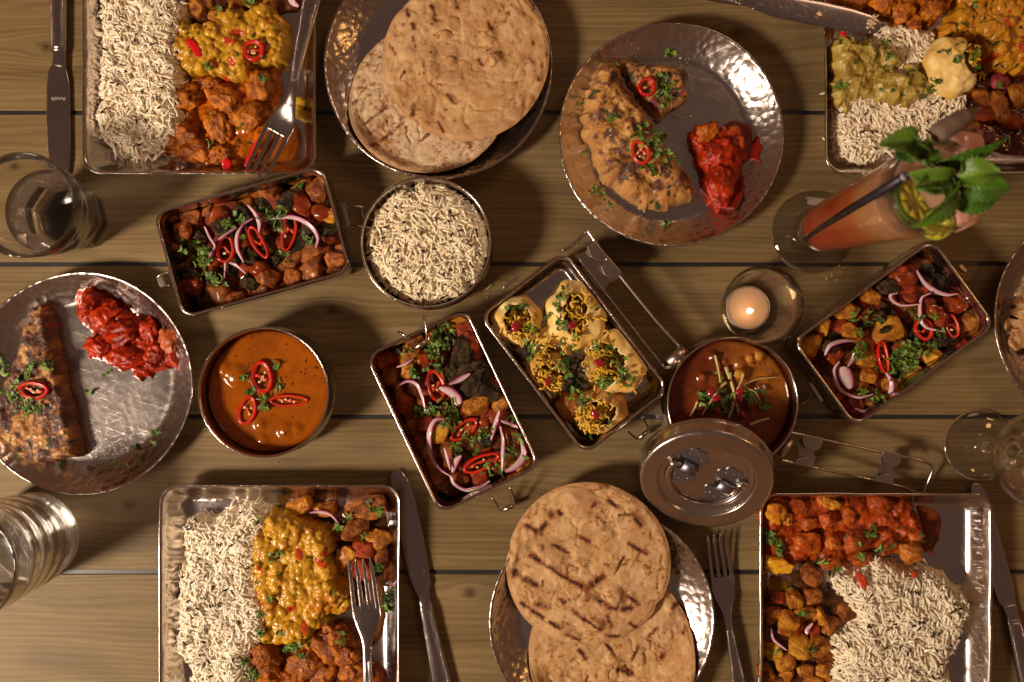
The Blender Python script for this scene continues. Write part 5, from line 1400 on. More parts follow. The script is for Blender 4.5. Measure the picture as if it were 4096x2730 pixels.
# ------------------------------------------------------------------ chaat in the rectangular boxes
def chaat(label, c, wpx, hpx, ang, o, s, cubes, blobs, seed, glaze=()):
    zr = .038; w, h = S(wpx, zr) - .009, S(hpx, zr) - .009; a = math.radians(ang)
    loc = rrect(w, h, .010, 6); ca, sa = math.cos(a), math.sin(a)
    q = np.column_stack([loc[:, 0] * ca - loc[:, 1] * sa + c[0], loc[:, 0] * sa + loc[:, 1] * ca + c[1]])
    f = Field(None, 0, .0070, .007, .008, .001, seed=seed, low=.5, q=q)
    f.rough(.0016, .010, 3)
    f.C = mix((.060, .012, .005), (.15, .026, .006), sstep(-.3, .4, fbm2(f.X, f.Y, .014, 3, seed)))
    root = thing('potato_chaat', label, 'potatoes', (c[0], c[1], .0105), 'boxes of potato chaat')
    f.mesh('tamarind_sauce', M['sauce'], root)
    clip = box_clip(c, ang, S(wpx, zr) - .0082, S(hpx, zr) - .0082)
    g = np.random.default_rng(seed)
    # lower layer: saucy pieces that show between the others
    lo, hi = q.min(0), q.max(0); n = 0
    for gx in np.arange(-w / 2 + .008, w / 2 - .004, .0150):
        for gy in np.arange(-h / 2 + .008, h / 2 - .004, .0150):
            x, y = gx + g.normal(0, .0022), gy + g.normal(0, .0022)
            X, Y = x * ca - y * sa + c[0], x * sa + y * ca + c[1]
            z = .0130 + g.normal(0, .0014); k = H / (H - z) * K
            colr = PS if g.random() < .5 else (PB if g.random() < .6 else ((.20, .04, .008), (.10, .018, .006)))
            potato(root, 'potato_piece', X * k + CX, CY - Y * k, g.uniform(34, 46), z, seed * 100 + n, colr, None, g, clip=clip); n += 1
    for k, cu in enumerate(cubes):
        x, y, hs = cu[:3]; colr = cu[3] if len(cu) > 3 else PG
        potato(root, 'potato_piece', o[0] + s * x, o[1] + s * y, hs * s * 1.02, .0205 + g.normal(0, .0014), seed * 100 + 60 + k, colr, None if len(cu) < 5 else math.radians(cu[4]), g, sub=4, clip=clip)
    for k, (x, y, r) in enumerate(glaze):
        p = top(o[0] + s * x, o[1] + s * y, .004); rr = S(r * s, .03)
        V, F, d = lump((p[0], p[1], p[2] - .0022), (rr, rr * .75, .0042), g.uniform(0, 3), 0, 0, 2.2, .16, 1.8, 3, seed + 700 + k, 3); V = clip(V)
        mesh('sauce_pool', V, F, M['sauce'], root, True, np.clip(mix((.17, .022, .005), (.30, .055, .008), sstep(-.3, .4, d)), 0, 1)); stamp(V)
    for k, (x, y, r) in enumerate(blobs):
        p = top(o[0] + s * x, o[1] + s * y, .003); rr = S(r * s, .03)
        V, F, d = lump((p[0], p[1], p[2] - .0028), (rr * g.uniform(.95, 1.3), rr * g.uniform(.7, .95), .0052), g.uniform(0, 3), g.normal(0, .15), g.normal(0, .15), 2.3, .20, 2.0, 4, seed + 800 + k, 4, fine=(.0006, .0022)); V = clip(V)
        mesh('chutney', V, F, M['chutney'], root, True, np.clip(mix((.016, .010, .004), (.085, .052, .018), sstep(-.3, .6, d)), 0, 1)); stamp(V)
    return root
PB2 = ((.46, .135, .020), (.17, .036, .008))
O1, s1 = (550, 600), .4464
chaat('potato cubes with dark chutney filling the box beside the water glass', c1, 708, 446, 15.6, O1, s1,
      [(1130, 350, 100, PB, -8), (1610, 370, 78, PB, -60), (400, 735, 78, PB2, 15), (470, 620, 84, PB2), (360, 1000, 66, PB), (1560, 1070, 92, PB2, 10), (1770, 970, 80, PB2, 20), (1390, 1160, 74, PB2), (1150, 1150, 92, PB2), (860, 1335, 78, PB2, 10), (1450, 250, 80, PB, -10), (490, 1210, 62, PS), (1730, 600, 74, PY), (340, 575, 64, PB2), (1850, 900, 60, PB), (1680, 260, 60, PB), (1240, 460, 60, PS), (1500, 520, 80, PS), (700, 620, 70, PS), (640, 520, 66, PB), (1780, 1080, 60, PB), (300, 900, 60, PB), (1100, 1260, 60, PB)],
      [(930, 575, 100), (760, 690, 95), (1120, 480, 90), (1280, 620, 110), (370, 960, 80), (480, 1110, 80), (620, 1330, 85), (1010, 1190, 85), (1420, 860, 110), (1560, 780, 100), (1160, 860, 110), (1680, 720, 90), (860, 1040, 80), (1010, 950, 90), (1340, 450, 90), (560, 760, 60), (1250, 960, 90), (680, 1160, 70)], 201, glaze=[(720, 620, 120), (1450, 480, 110), (1640, 560, 90), (640, 980, 100), (1080, 1060, 80)])
O2, s2 = (1460, 1200), .5612
chaat('potato cubes with red onion filling the box with the inner wire clip', c2, 706, 452, -64.8, O2, s2,
      [(640, 155, 84, PG, 15), (760, 335, 82, PS), (325, 390, 66, PG), (300, 485, 56, PG), (425, 440, 56, PS), (190, 565, 60, PB), (790, 745, 80, PG, -10), (540, 940, 72, PY), (620, 1080, 60, PB), (975, 740, 52, PG), (850, 975, 52, PB), (830, 1250, 60, PS), (1140, 1185, 56, PY, 30), (845, 1360, 50, PG), (680, 1265, 54, PB), (430, 880, 50, PS), (280, 740, 60, PS), (360, 280, 50, PB), (720, 220, 60, PS), (740, 1180, 50, PS), (1060, 1000, 60, PB), (1010, 1160, 50, PG), (420, 720, 46, PB), (130, 420, 60, PS), (600, 640, 60, PS)],
      [(690, 430, 90), (640, 505, 70), (830, 575, 90), (850, 650, 90), (760, 490, 80), (740, 610, 90), (690, 1120, 60), (860, 1010, 60), (560, 300, 80), (700, 330, 60)], 202, glaze=[(760, 300, 80), (560, 640, 80), (420, 420, 60), (600, 1180, 70), (850, 860, 60), (500, 260, 80)])
O4, s4b = (3150, 950), .4974
chaat('potato cubes with red onion filling the box right of the candle', c4, 700, 434, 36.2, O4, s4b,
      [(170, 860, 74, PG), (290, 725, 60, PY), (480, 600, 72, PG), (520, 770, 70, PG), (690, 470, 66, PG), (800, 745, 92, PY, 20), (620, 965, 86, PG, 5), (640, 1095, 70, PG), (850, 1210, 78, PG, -10), (1010, 1105, 74, PG, 30), (1180, 975, 76, PY), (930, 335, 96, PS), (1500, 665, 84, PG, 40), (1330, 545, 70, PS), (1110, 560, 62, PS), (690, 1300, 72, PB), (1400, 880, 52, PB), (1200, 650, 64, PS), (480, 1180, 60, PS), (1420, 430, 80, PS), (380, 960, 60, PS), (570, 1440, 60, PS), (1000, 480, 60, PS), (900, 900, 60, PB)],
      [(360, 800, 85), (790, 580, 85), (820, 400, 80), (1240, 370, 110), (800, 740, 34), (1290, 800, 90), (700, 1290, 50), (1110, 270, 80), (1240, 780, 80), (760, 640, 60), (350, 890, 60), (1050, 800, 70)], 204, glaze=[(380, 950, 90), (960, 330, 90), (1430, 420, 80), (1200, 600, 80), (1420, 540, 70), (560, 1330, 80)])

# ------------------------------------------------------------------ puri shells
def puri(label, px, py, rpx, opening, seed, z0=.012, hz=.0145, colr=((.90, .66, .26), (.78, .48, .12)), squash=1.0, yaw=0.0, fill=True, inbox=True):
    """opening: (dx, dy, rx, ry) in photograph pixels from the centre"""
    c = P(px, py, z0 + hz * .6); R = S(rpx, c[2]); g = np.random.default_rng(seed)
    D, F = ico(5)
    dn = fbm(D * 2.6 + seed, 3, seed); bl = np.clip(fbm(D * 3.2 + seed * 1.7, 2, seed + 3), 0, 1)
    edge = 1 + .05 * np.sin(np.arctan2(D[:, 1], D[:, 0]) * 7 + seed) + .05 * dn
    V = np.column_stack([D[:, 0] * R * edge, D[:, 1] * R * squash * edge, np.sign(D[:, 2]) * np.abs(D[:, 2]) ** .85 * hz * (1 + .22 * bl + .10 * dn)])
    V = V @ rot3(yaw).T
    ox, oy, rx, ry = [S(v, c[2]) for v in opening]; oy = -oy
    u = (V[:, 0] - ox) / rx; v = (V[:, 1] - oy) / ry
    rr = np.hypot(u, v) + .22 * fbm(V / .006, 3, seed + 5)
    hole = (rr < 1) & (V[:, 2] > -hz * .2)
    keep = [f for f in F if not (hole[f[0]] or hole[f[1]] or hole[f[2]])]
    used = np.unique(np.array(keep)); mp = -np.ones(len(V), int); mp[used] = np.arange(len(used))
    Fk = [tuple(mp[i] for i in f) for f in keep]; Vk = V[used]
    t = sstep(-.35, .4, fbm(V / .012, 3, seed + 6))[used]; C = mix(colr[1], colr[0], t)
    C = mix(C, (.80, .62, .32), sstep(1.35, 1.0, rr[used]) * .8)
    Vk = (box3(Vk + c) - c) if inbox else Vk
    o = mesh('puri_shell', Vk + c, Fk, M['puri'], None, True, np.clip(C, 0, 1), (c[0], c[1], z0))
    m = o.modifiers.new('thick', 'SOLIDIFY'); m.thickness = .0009; m.offset = -1
    tag(o, label, 'puri', 'puffed puri shells')
    stamp(Vk + c)
    if fill:
        # potato and yoghurt filling showing in the opening, part of the puri
        fx, fy = c[0] + ox, c[1] + oy
        V, F, d = lump((fx, fy, c[2] + hz * .05), (rx * 1.05, ry * 1.05, hz * .62), 0, 0, 0, 2.1, .14, 2.4, 3, seed + 50, 4)
        mesh('filling', V, F, M['potato'], o, True, np.clip(mix((.20, .10, .02), (.45, .27, .06), sstep(-.3, .4, d)), 0, 1)); 
        i0 = int((fx - rx + .65) / DX); i1 = int((fx + rx + .65) / DX); j0 = int((fy - ry + .5) / DX); j1 = int((fy + ry + .5) / DX)
        DEM[j0:j1, i0:i1] = np.minimum(DEM[j0:j1, i0:i1], c[2] + hz * .7)
        stamp(V)
    return o
def sev(label, spots, n, seed, r=.00092, flat=False):
    g = np.random.default_rng(seed); parts = []
    if not flat: n = int(n * .6)
    for k in range(n):
        cx, cy, sp = spots[int(g.integers(len(spots)))][:3]
        p = top(cx + g.normal(0, sp * .5), cy + g.normal(0, sp * .5), .0018)
        if seed < 320: p = np.append(box_clip(c3, -52.8, S(706, .038) - .018, S(436, .038) - .018)(p[None])[0][:2], p[2])
        L = g.uniform(.003, .0095); a = g.uniform(0, 6.28); bend = g.normal(0, .28); pit = g.normal(0, .30) if not flat else 0
        t = np.linspace(-1, 1, 7)
        loc = np.column_stack([t * L / 2, bend * L * (t * t - .35) + .1 * L * np.sin(t * 3 + a), np.zeros(7)]) @ rot3(a, pit).T
        q = loc + p + np.array((0, 0, r + g.uniform(0, .0026) * (not flat)))
        q[:, 2] = np.maximum(q[:, 2], .0022)
        col = np.array((.66, .40, .030)) * g.uniform(.82, 1.1)
        V, F = tube(q, r * g.uniform(.85, 1.15), 6); parts.append((V, F, np.tile(col, (len(V), 1))))
    V, F, C = joinc(parts); stamp(V)
    o = mesh('sev', V, F, M['sev'], None, True, C, V.mean(0))
    return tag(o, label, 'sev', 'crisp yellow sev', 'stuff')
def pome(label, px, py, yaw, seed, half=19):
    p = top(px, py, .003); r = S(half, .03) * .88
    V, F, d = lump((p[0], p[1], p[2] + r * .25), (r * 1.25, r * .85, r * .75), math.radians(yaw), .15, .1, 2.5, .06, 1.4, 2, seed, 3)
    o = mesh('pomegranate_seed', V, F, M['pome'], None, True, None, V.mean(0)); stamp(V)
    return tag(o, label, 'pomegranate', 'red pomegranate seeds')
O3, s3 = (1900, 1080), .4782
z3 = lambda a, b: (O3[0] + s3 * a, O3[1] + s3 * b)
# floor of the puri box shows; the shells stand on it
DEMq = (T3, c3)
def reset_box(c, wpx, hpx, ang, z):
    X, Y = np.meshgrid(np.arange(DN) * DX - .65, np.arange(DM) * DX - .5); a = math.radians(ang)
    u = (X - c[0]) * math.cos(a) + (Y - c[1]) * math.sin(a); v = -(X - c[0]) * math.sin(a) + (Y - c[1]) * math.cos(a)
    m = (np.abs(u) < S(wpx, .038) / 2 - .004) & (np.abs(v) < S(hpx, .038) / 2 - .004); DEM[m] = z
reset_box(c3, 706, 436, -52.8, .0012)
box3 = box_clip(c3, -52.8, S(706, .038) - .0085, S(436, .038) - .0085)
hbox1 = box_clip(c1, 15.6, S(708, .038) - .011, S(446, .038) - .011); hbox2 = box_clip(c2, -64.8, S(706, .038) - .011, S(452, .038) - .011); hbox3 = box_clip(c3, -52.8, S(706, .038) - .011, S(436, .038) - .011); hbox4 = box_clip(c4, 36.2, S(700, .038) - .011, S(434, .038) - .011)
puri('flat puri nearest the box corner by the rice bowl', *z3(352, 420), 102, (4, 0, 50, 54), 301, squash=.98, z0=.014)
puri('large pale puri with a tall opening at the handle side', *z3(850, 372), 124, (-8, 6, 40, 84), 302, squash=1.12, z0=.019)
puri('half hidden puri in the middle of the box', *z3(640, 640), 88, (10, 40, 40, 40), 306, z0=.010)
puri('sunken puri against the long lower wall of the box', *z3(590, 835), 84, (14, 24, 52, 48), 303, z0=.013, colr=((.60, .34, .09), (.48, .22, .05)))
puri('wide open puri with white inside at the right wall of the box', *z3(1185, 770), 122, (-52, 8, 72, 76), 304, squash=1.05, z0=.019)
puri('bottom puri with a ragged hole at the lower end of the box', *z3(1060, 1175), 106, (-20, 8, 66, 46), 305, z0=.015, squash=.9, colr=((.58, .32, .09), (.45, .2, .045)))
puri('browned puri fragment low against the box wall', *z3(800, 1140), 62, (60, 60, 20, 20), 307, z0=.006, colr=((.42, .17, .03), (.30, .10, .02)), fill=False)
sv = lambda L: [(z3(a, b)[0], z3(a, b)[1], r * s3) for a, b, r in L]
sev('yellow sev on the flat puri nearest the rice bowl', sv([(350, 400, 130), (330, 560, 110), (460, 420, 90), (290, 480, 100), (400, 500, 110)]), 90, 311)
sev('yellow sev in the tall opening of the large pale puri', sv([(830, 330, 110), (860, 280, 90), (850, 500, 110), (880, 430, 90)]), 95, 312)
sev('yellow sev on the sunken and half hidden puris', sv([(620, 660, 110), (640, 840, 120), (590, 930, 100), (540, 840, 90), (680, 960, 90), (520, 770, 80), (640, 960, 90)]), 150, 313)
sev('yellow sev in the wide open puri', sv([(1060, 740, 130), (1000, 880, 110), (1090, 860, 120), (1180, 900, 90), (1020, 700, 90)]), 110, 314)
sev('yellow sev in the bottom puri and around it', sv([(1010, 1180, 140), (970, 1270, 100), (920, 1230, 90), (1060, 1150, 100), (960, 1320, 70), (940, 1160, 90)]), 130, 315)
sev('loose strands of sev lying on the bare box floor', sv([(1360, 1000, 60), (1270, 1080, 60), (1450, 990, 50), (1420, 840, 30), (1110, 380, 40), (1110, 500, 40)]), 18, 316, flat=True)
pome('pomegranate seed on the flat puri', *z3(342, 472), 60, 321, 22); pome('pomegranate seed on the large pale puri', *z3(812, 462), 20, 322, 19)
pome('pomegranate seed in the wide open puri', *z3(1040, 780), -20, 323, 19); pome('pomegranate seed in the bottom puri', *z3(1005, 1206), -60, 324, 19)
pome('dark pomegranate seed on the sunken puri', *z3(608, 935), 70, 325, 15)
hb = lambda L: [z3(a, b) for a, b in L]
coriander('chopped coriander down the middle of the puri box', hb([(800, 740), (780, 820), (830, 900), (850, 990), (870, 1040), (740, 780)]), 20, 95, 331, box=hbox3)
coriander('coriander along the left edge of the large pale puri', hb([(720, 210), (690, 310), (700, 430), (740, 480), (800, 600)]), 15, 36, 332, strips=.2, box=hbox3)
coriander('coriander around the wide open puri', hb([(1000, 630), (1110, 660), (1180, 750), (1230, 850), (1280, 930), (1060, 950), (1150, 980)]), 16, 50, 333, strips=.3, box=hbox3)
coriander('coriander on the flat puri nearest the rice bowl', hb([(390, 310), (300, 320), (440, 490), (500, 510), (590, 400)]), 12, 22, 334, strips=.4, box=hbox3)
coriander('coriander at the lower end of the puri box', hb([(910, 1110), (1110, 1320), (960, 1400), (450, 650), (440, 740), (510, 660), (1030, 330)]), 14, 34, 335, box=hbox3)

# puri on the korma tray
puri('golden puri lying on rice beside the green korma', 3300 + .459 * 1090, .459 * 590, 100, (62, -22, 42, 62), 341, z0=.014, hz=.016, squash=1.2, yaw=.25, inbox=False)
sev('yellow sev spilling from the puri on the korma tray', [(3300 + .459 * a, .459 * b, 24) for a, b in [(1290, 480), (1310, 560), (1320, 650), (1270, 420)]], 40, 342)
coriander('coriander on the puri of the korma tray', [(3300 + .459 * a, .459 * b) for a, b in [(1030, 465), (1150, 520), (1300, 480), (1330, 580), (1180, 390)]], 9, 22, 343, strips=.2, size=(.003, .006))

# ------------------------------------------------------------------ garnish
def OBOX(seed):
    if 2 <= seed <= 8: return box_clip(c1, 15.6, S(708, .038) - .0085, S(446, .038) - .0085)
    if 11 <= seed <= 22: return box_clip(c2, -64.8, S(706, .038) - .0085, S(452, .038) - .0085)
    if 31 <= seed <= 39: return box_clip(c4, 36.2, S(700, .038) - .0085, S(434, .038) - .0085)
    return None
# orange curry bowl
q6 = lambda a, b: (0 + .6058 * a, 1050 + .6058 * b)
chilli('thick chilli ring at the top of the three on the orange curry', *q6(1735, 758), 44, 64, 12, (0, 0), 1, seeds=5, thick=.006)
chilli('chilli ring lower left of the three on the orange curry', *q6(1637, 978), 34, 62, -14, (0, 0), 2, seeds=3)
chilli('long chilli ring lying to the right on the orange curry', *q6(1910, 912), 70, 25, 2, (0, 0), 3, seeds=4)
coriander('coriander between the chilli rings on the orange curry', [q6(1830, 690), q6(1840, 810), q6(1740, 900), q6(1660, 850), q6(1750, 960), q6(1620, 760)], 10, 44, 401, strips=.5)
# left plate
chilli('single chilli ring on the bread wedge', *q6(228, 845), 58, 36, -10, (0, 0), 4, seeds=6)
coriander('coriander around the chilli ring on the bread wedge', [q6(180, 740), q6(90, 810), q6(230, 700), q6(120, 900), q6(250, 950), q6(70, 860), q6(180, 960), q6(40, 690), q6(330, 680)], 17, 95, 402, strips=.35)
coriander('stray coriander leaves on the bare floor of the left plate', [q6(745, 1320), q6(855, 1345), q6(920, 1300), q6(905, 1225), q6(1010, 1190), q6(1040, 1120), q6(610, 870), q6(725, 730), q6(575, 855)], 7, 22, 403, strips=.4, size=(.003, .006))
# folded bread plate
q3 = lambda a, b: (2200 + .638 * a, .638 * b)
chilli('chilli ring on the short cut stuffed bread', *q3(605, 550), 37, 38, 0, (10, 0), 5, seeds=1)
chilli('chilli ring on the long folded stuffed bread', *q3(566, 960), 34, 52, 22, (-12, 0), 6, seeds=4)
coriander('coriander on the long folded stuffed bread', [q3(560, 830), q3(690, 860), q3(640, 900), q3(690, 960), q3(630, 1060), q3(740, 1000)], 17, 62, 404, strips=.2, size=(.003, .0065))
coriander('coriander on the short cut stuffed bread', [q3(720, 490), q3(690, 590), q3(740, 560), q3(700, 640), q3(750, 600)], 13, 40, 405, strips=.25, size=(.0025, .005))
coriander('scattered coriander on the folded bread plate and bread edge', [q3(410, 735), q3(740, 340), q3(180, 660), q3(290, 1190), q3(350, 1250), q3(380, 1290), q3(800, 740), q3(880, 750), q3(420, 420), q3(730, 1400), q3(230, 960)], 9, 34, 406, strips=.35, size=(.003, .007))
# first tray
t1 = lambda a, b: (300 + .459 * a, .459 * b)
chilli('chilli ring on the dal above the orange curry', *t1(1560, 445), 40, 44, 30, (0, 0), 7, seeds=6, thick=.004)
def strip(name, label, pts, w, col, zlift=.001, mat='chilli', cat='chilli', th=.0014, seed=0):
    path = smooth_path([top(a, b, .002) + np.array((0, 0, zlift)) for a, b in pts], 20)
    path[:, 2] = path[:, 2].max() * .5 + path[:, 2] * .5
    t = np.linspace(0, 1, len(path)); W = S(w, .03) * np.sin(np.pi * (t * .8 + .1)) ** .5
    V, F = ribbon(path, W, W, th, sides=10); o = mesh(name, V, F, M[mat], None, True, None, V.mean(0)); stamp(V)
    return tag(o, label, cat)
strip('chilli_strip', 'flat red chilli strip in the dal beside the rice', [t1(980, 350), t1(1050, 420), t1(1085, 500)], 17, None)
strip('chilli_strip', 'red chilli piece under the fork tines at the tray edge', [t1(1300, 1390), t1(1330, 1440), t1(1310, 1480)], 20, None)
strip('chilli_strip', 'saucy red chilli strip speared beside the fork tips', [t1(1630, 1230), t1(1590, 1330), t1(1520, 1480)], 16, None, zlift=.006)
coriander('flecks of coriander in the orange curry', [t1(1640, 700), t1(1170, 590), t1(1430, 1110), t1(1160, 1250), t1(1250, 60), t1(1520, 20)], 9, 26, 407, size=(.003, .006))
onion('purple onion piece at the top edge by the fork handle', [(1150, -20), (1172, 12), (1198, 30)], 22, 1)
# first box
b_ = lambda a, b: (O1[0] + s1 * a, O1[1] + s1 * b)
chilli('pointed chilli ring rightmost in the box beside the water glass', *b_(1362, 740), 30, 74, -8, (18, 0), 8, seeds=2)
chilli('slanting chilli ring in the middle of the box beside the water glass', *b_(1088, 830), 26, 74, 28, (-15, 0), 9, seeds=0)
chilli('rounded chilli ring on pink onion in the box beside the water glass', *b_(795, 895), 36, 56, -10, (10, 0), 10, seeds=2)
onion('long curved onion slice right of the pointed chilli ring', [b_(1100, 640), b_(1250, 612), b_(1420, 612), b_(1560, 690), b_(1620, 790), b_(1605, 880)], 15, 2)
onion('upright onion strip above the slanting chilli ring', [b_(1000, 500), b_(1060, 570), b_(1100, 660), b_(1095, 740)], 18, 3)
onion('hooked onion slice between the two left chilli rings', [b_(1040, 620), b_(950, 680), b_(900, 780), b_(910, 900), b_(960, 1010)], 16, 4)
onion('onion slice leaning left of the rounded chilli ring', [b_(610, 690), b_(660, 790), b_(700, 870), b_(650, 960)], 15, 5)
onion('short onion slice inside the rounded chilli ring', [b_(890, 700), b_(800, 760), b_(730, 810)], 16, 6)
onion('narrow white onion strip below the rounded chilli ring', [b_(795, 1010), b_(795, 1080), b_(785, 1150)], 10, 7)
onion('white onion strip lower right of the rounded chilli ring', [b_(830, 1010), b_(900, 1040), b_(980, 1110)], 11, 8)
coriander('coriander at the lower left of the box beside the water glass', [b_(600, 900), b_(500, 860), b_(590, 1010), b_(640, 1120), b_(710, 1160), b_(740, 1210), b_(500, 1000), b_(420, 890), b_(620, 960)], 13, 95, 411, strips=.65, size=(.003, .006), box=hbox1)
coriander('coriander across the middle of the box beside the water glass', [b_(920, 610), b_(800, 670), b_(1130, 570), b_(1240, 690), b_(1300, 560), b_(980, 800), b_(1540, 810), b_(1200, 580), b_(1600, 240), b_(1460, 320), b_(1300, 960)], 14, 70, 412, strips=.5, box=hbox1)
# second box
d_ = lambda a, b: (O2[0] + s2 * a, O2[1] + s2 * b)
chilli('uppermost chilli ring in the box with the wire clip', *d_(508, 612), 36, 64, 18, (8, 0), 11, seeds=2)
chilli('middle chilli ring in the box with the wire clip', *d_(708, 925), 62, 34, 36, (0, 5), 12, seeds=3)
chilli('lowest chilli ring in the box with the wire clip', *d_(830, 1160), 74, 34, 26, (0, 8), 13, seeds=2)
onion('long curved onion slice down the left of the wire clip box', [d_(570, 850), d_(500, 860), d_(460, 950), d_(470, 1080), d_(520, 1190), d_(610, 1250)], 18, 11)
onion('crescent onion slice at the bottom of the wire clip box', [d_(610, 1250), d_(640, 1310), d_(720, 1345), d_(810, 1335), d_(890, 1285)], 20, 12)
onion('arched onion slice left of the uppermost chilli ring', [d_(230, 620), d_(300, 580), d_(370, 600), d_(410, 690), d_(432, 790)], 13, 13)
onion('broad onion piece right of the uppermost chilli ring', [d_(530, 625), d_(600, 650), d_(660, 700), d_(680, 740)], 27, 14, stand=.2)
onion('onion piece resting above the broad pink one', [d_(600, 600), d_(670, 570), d_(750, 525)], 20, 15)
onion('pale upright onion strip right of the middle chilli ring', [d_(960, 785), d_(930, 880), d_(900, 1000)], 15, 16)
onion('pale onion strip beside the lowest chilli ring', [d_(965, 900), d_(985, 1000), d_(982, 1100), d_(978, 1220)], 13, 17)
onion('brownish onion crescent in the lower right of the wire clip box', [d_(1115, 1000), d_(1130, 1100), d_(1080, 1180), d_(1000, 1225)], 24, 18)
onion('purple onion slice against the right wall of the wire clip box', [d_(970, 860), d_(1040, 885), d_(1115, 905)], 16, 19)
onion('short purple onion strip near the hook of the wire clip box', [d_(230, 480), d_(290, 455), d_(345, 420)], 10, 20)
onion('folded onion piece left of the lowest chilli ring', [d_(690, 1110), d_(650, 1150), d_(625, 1230)], 22, 21)
onion('slim onion strip between folded piece and long slice', [d_(570, 1050), d_(590, 1120), d_(610, 1210)], 12, 22)
coriander('coriander pile beside the wire hook', [d_(500, 220), d_(520, 280), d_(480, 330), d_(560, 330), d_(470, 390), d_(580, 190)], 16, 85, 421, strips=.6, box=hbox2)
coriander('coriander below the uppermost chilli ring of the wire clip box', [d_(560, 760), d_(620, 780), d_(480, 790), d_(640, 830), d_(610, 880), d_(400, 780)], 16, 75, 422, strips=.3, size=(.003, .006), box=hbox2)
coriander('coriander strewn through the wire clip box', [d_(370, 480), d_(350, 540), d_(530, 450), d_(540, 490), d_(850, 930), d_(780, 990), d_(700, 1010), d_(760, 1030), d_(660, 1050), d_(1050, 1080), d_(870, 1220), d_(950, 1210), d_(1180, 1090), d_(1090, 990), d_(740, 1390), d_(280, 380), d_(1050, 840)], 16, 120, 423, strips=.5, box=hbox2)
# fourth box
e_ = lambda a, b: (O4[0] + s4b * a, O4[1] + s4b * b)
chilli('narrow chilli ring in the middle of the box right of the candle', *e_(762, 965), 24, 64, 8, (12, 0), 14, seeds=1)
chilli('round chilli ring under an onion curl right of the candle box centre', *e_(1090, 740), 36, 44, 16, (-8, 0), 15, seeds=1)
chilli('chilli ring nearest the right wall of the candle side box', *e_(1317, 715), 23, 50, 16, (-12, 0), 16, seeds=1)
onion('long onion curl at the top of the candle side box', [e_(1035, 270), e_(1070, 370), e_(1150, 430), e_(1250, 465), e_(1350, 455)], 13, 31)
onion('looped onion ring above the middle of the candle side box', [e_(880, 450), e_(820, 470), e_(830, 520), e_(900, 550), e_(1040, 540)], 10, 32)
onion('onion curl running down over the round chilli ring', [e_(1150, 450), e_(1070, 490), e_(1050, 590), e_(1070, 680), e_(1120, 730), e_(1230, 755)], 10, 33)
onion('pale onion arc at the left of the candle side box', [e_(520, 835), e_(430, 835), e_(340, 870), e_(290, 950)], 14, 34)
onion('white onion disc at the lower left of the candle side box', [e_(440, 1040), e_(460, 1110), e_(500, 1215)], 42, 35, stand=.15)
onion('purple onion ring around the white disc', [e_(410, 1000), e_(365, 1070), e_(390, 1180), e_(450, 1250), e_(560, 1285), e_(680, 1260)], 11, 36)
onion('onion crescent at the bottom of the candle side box', [e_(790, 1090), e_(830, 1170), e_(810, 1280), e_(730, 1370), e_(620, 1400), e_(525, 1375)], 17, 37)
onion('short white onion strip left of the narrow chilli ring', [e_(525, 920), e_(510, 980), e_(480, 1040)], 12, 38)
onion('onion slice against the lower right wall of the candle side box', [e_(1320, 915), e_(1290, 980), e_(1240, 1030)], 12, 39)
coriander('dense coriander right of the narrow chilli ring', [e_(900, 930), e_(1000, 880), e_(1060, 900), e_(940, 1010), e_(880, 980), e_(960, 860), e_(1130, 850), e_(900, 1080), e_(980, 1040)], 18, 150, 431, strips=.25, box=hbox4)
coriander('coriander over the left and top of the candle side box', [e_(560, 640), e_(620, 720), e_(700, 680), e_(540, 880), e_(600, 870), e_(980, 590), e_(1000, 640), e_(1140, 640), e_(570, 770), e_(640, 610), e_(720, 1040), e_(570, 950), e_(740, 1270), e_(840, 1300), e_(980, 1150), e_(600, 1240), e_(1220, 760)], 14, 110, 432, strips=.6, box=hbox4)
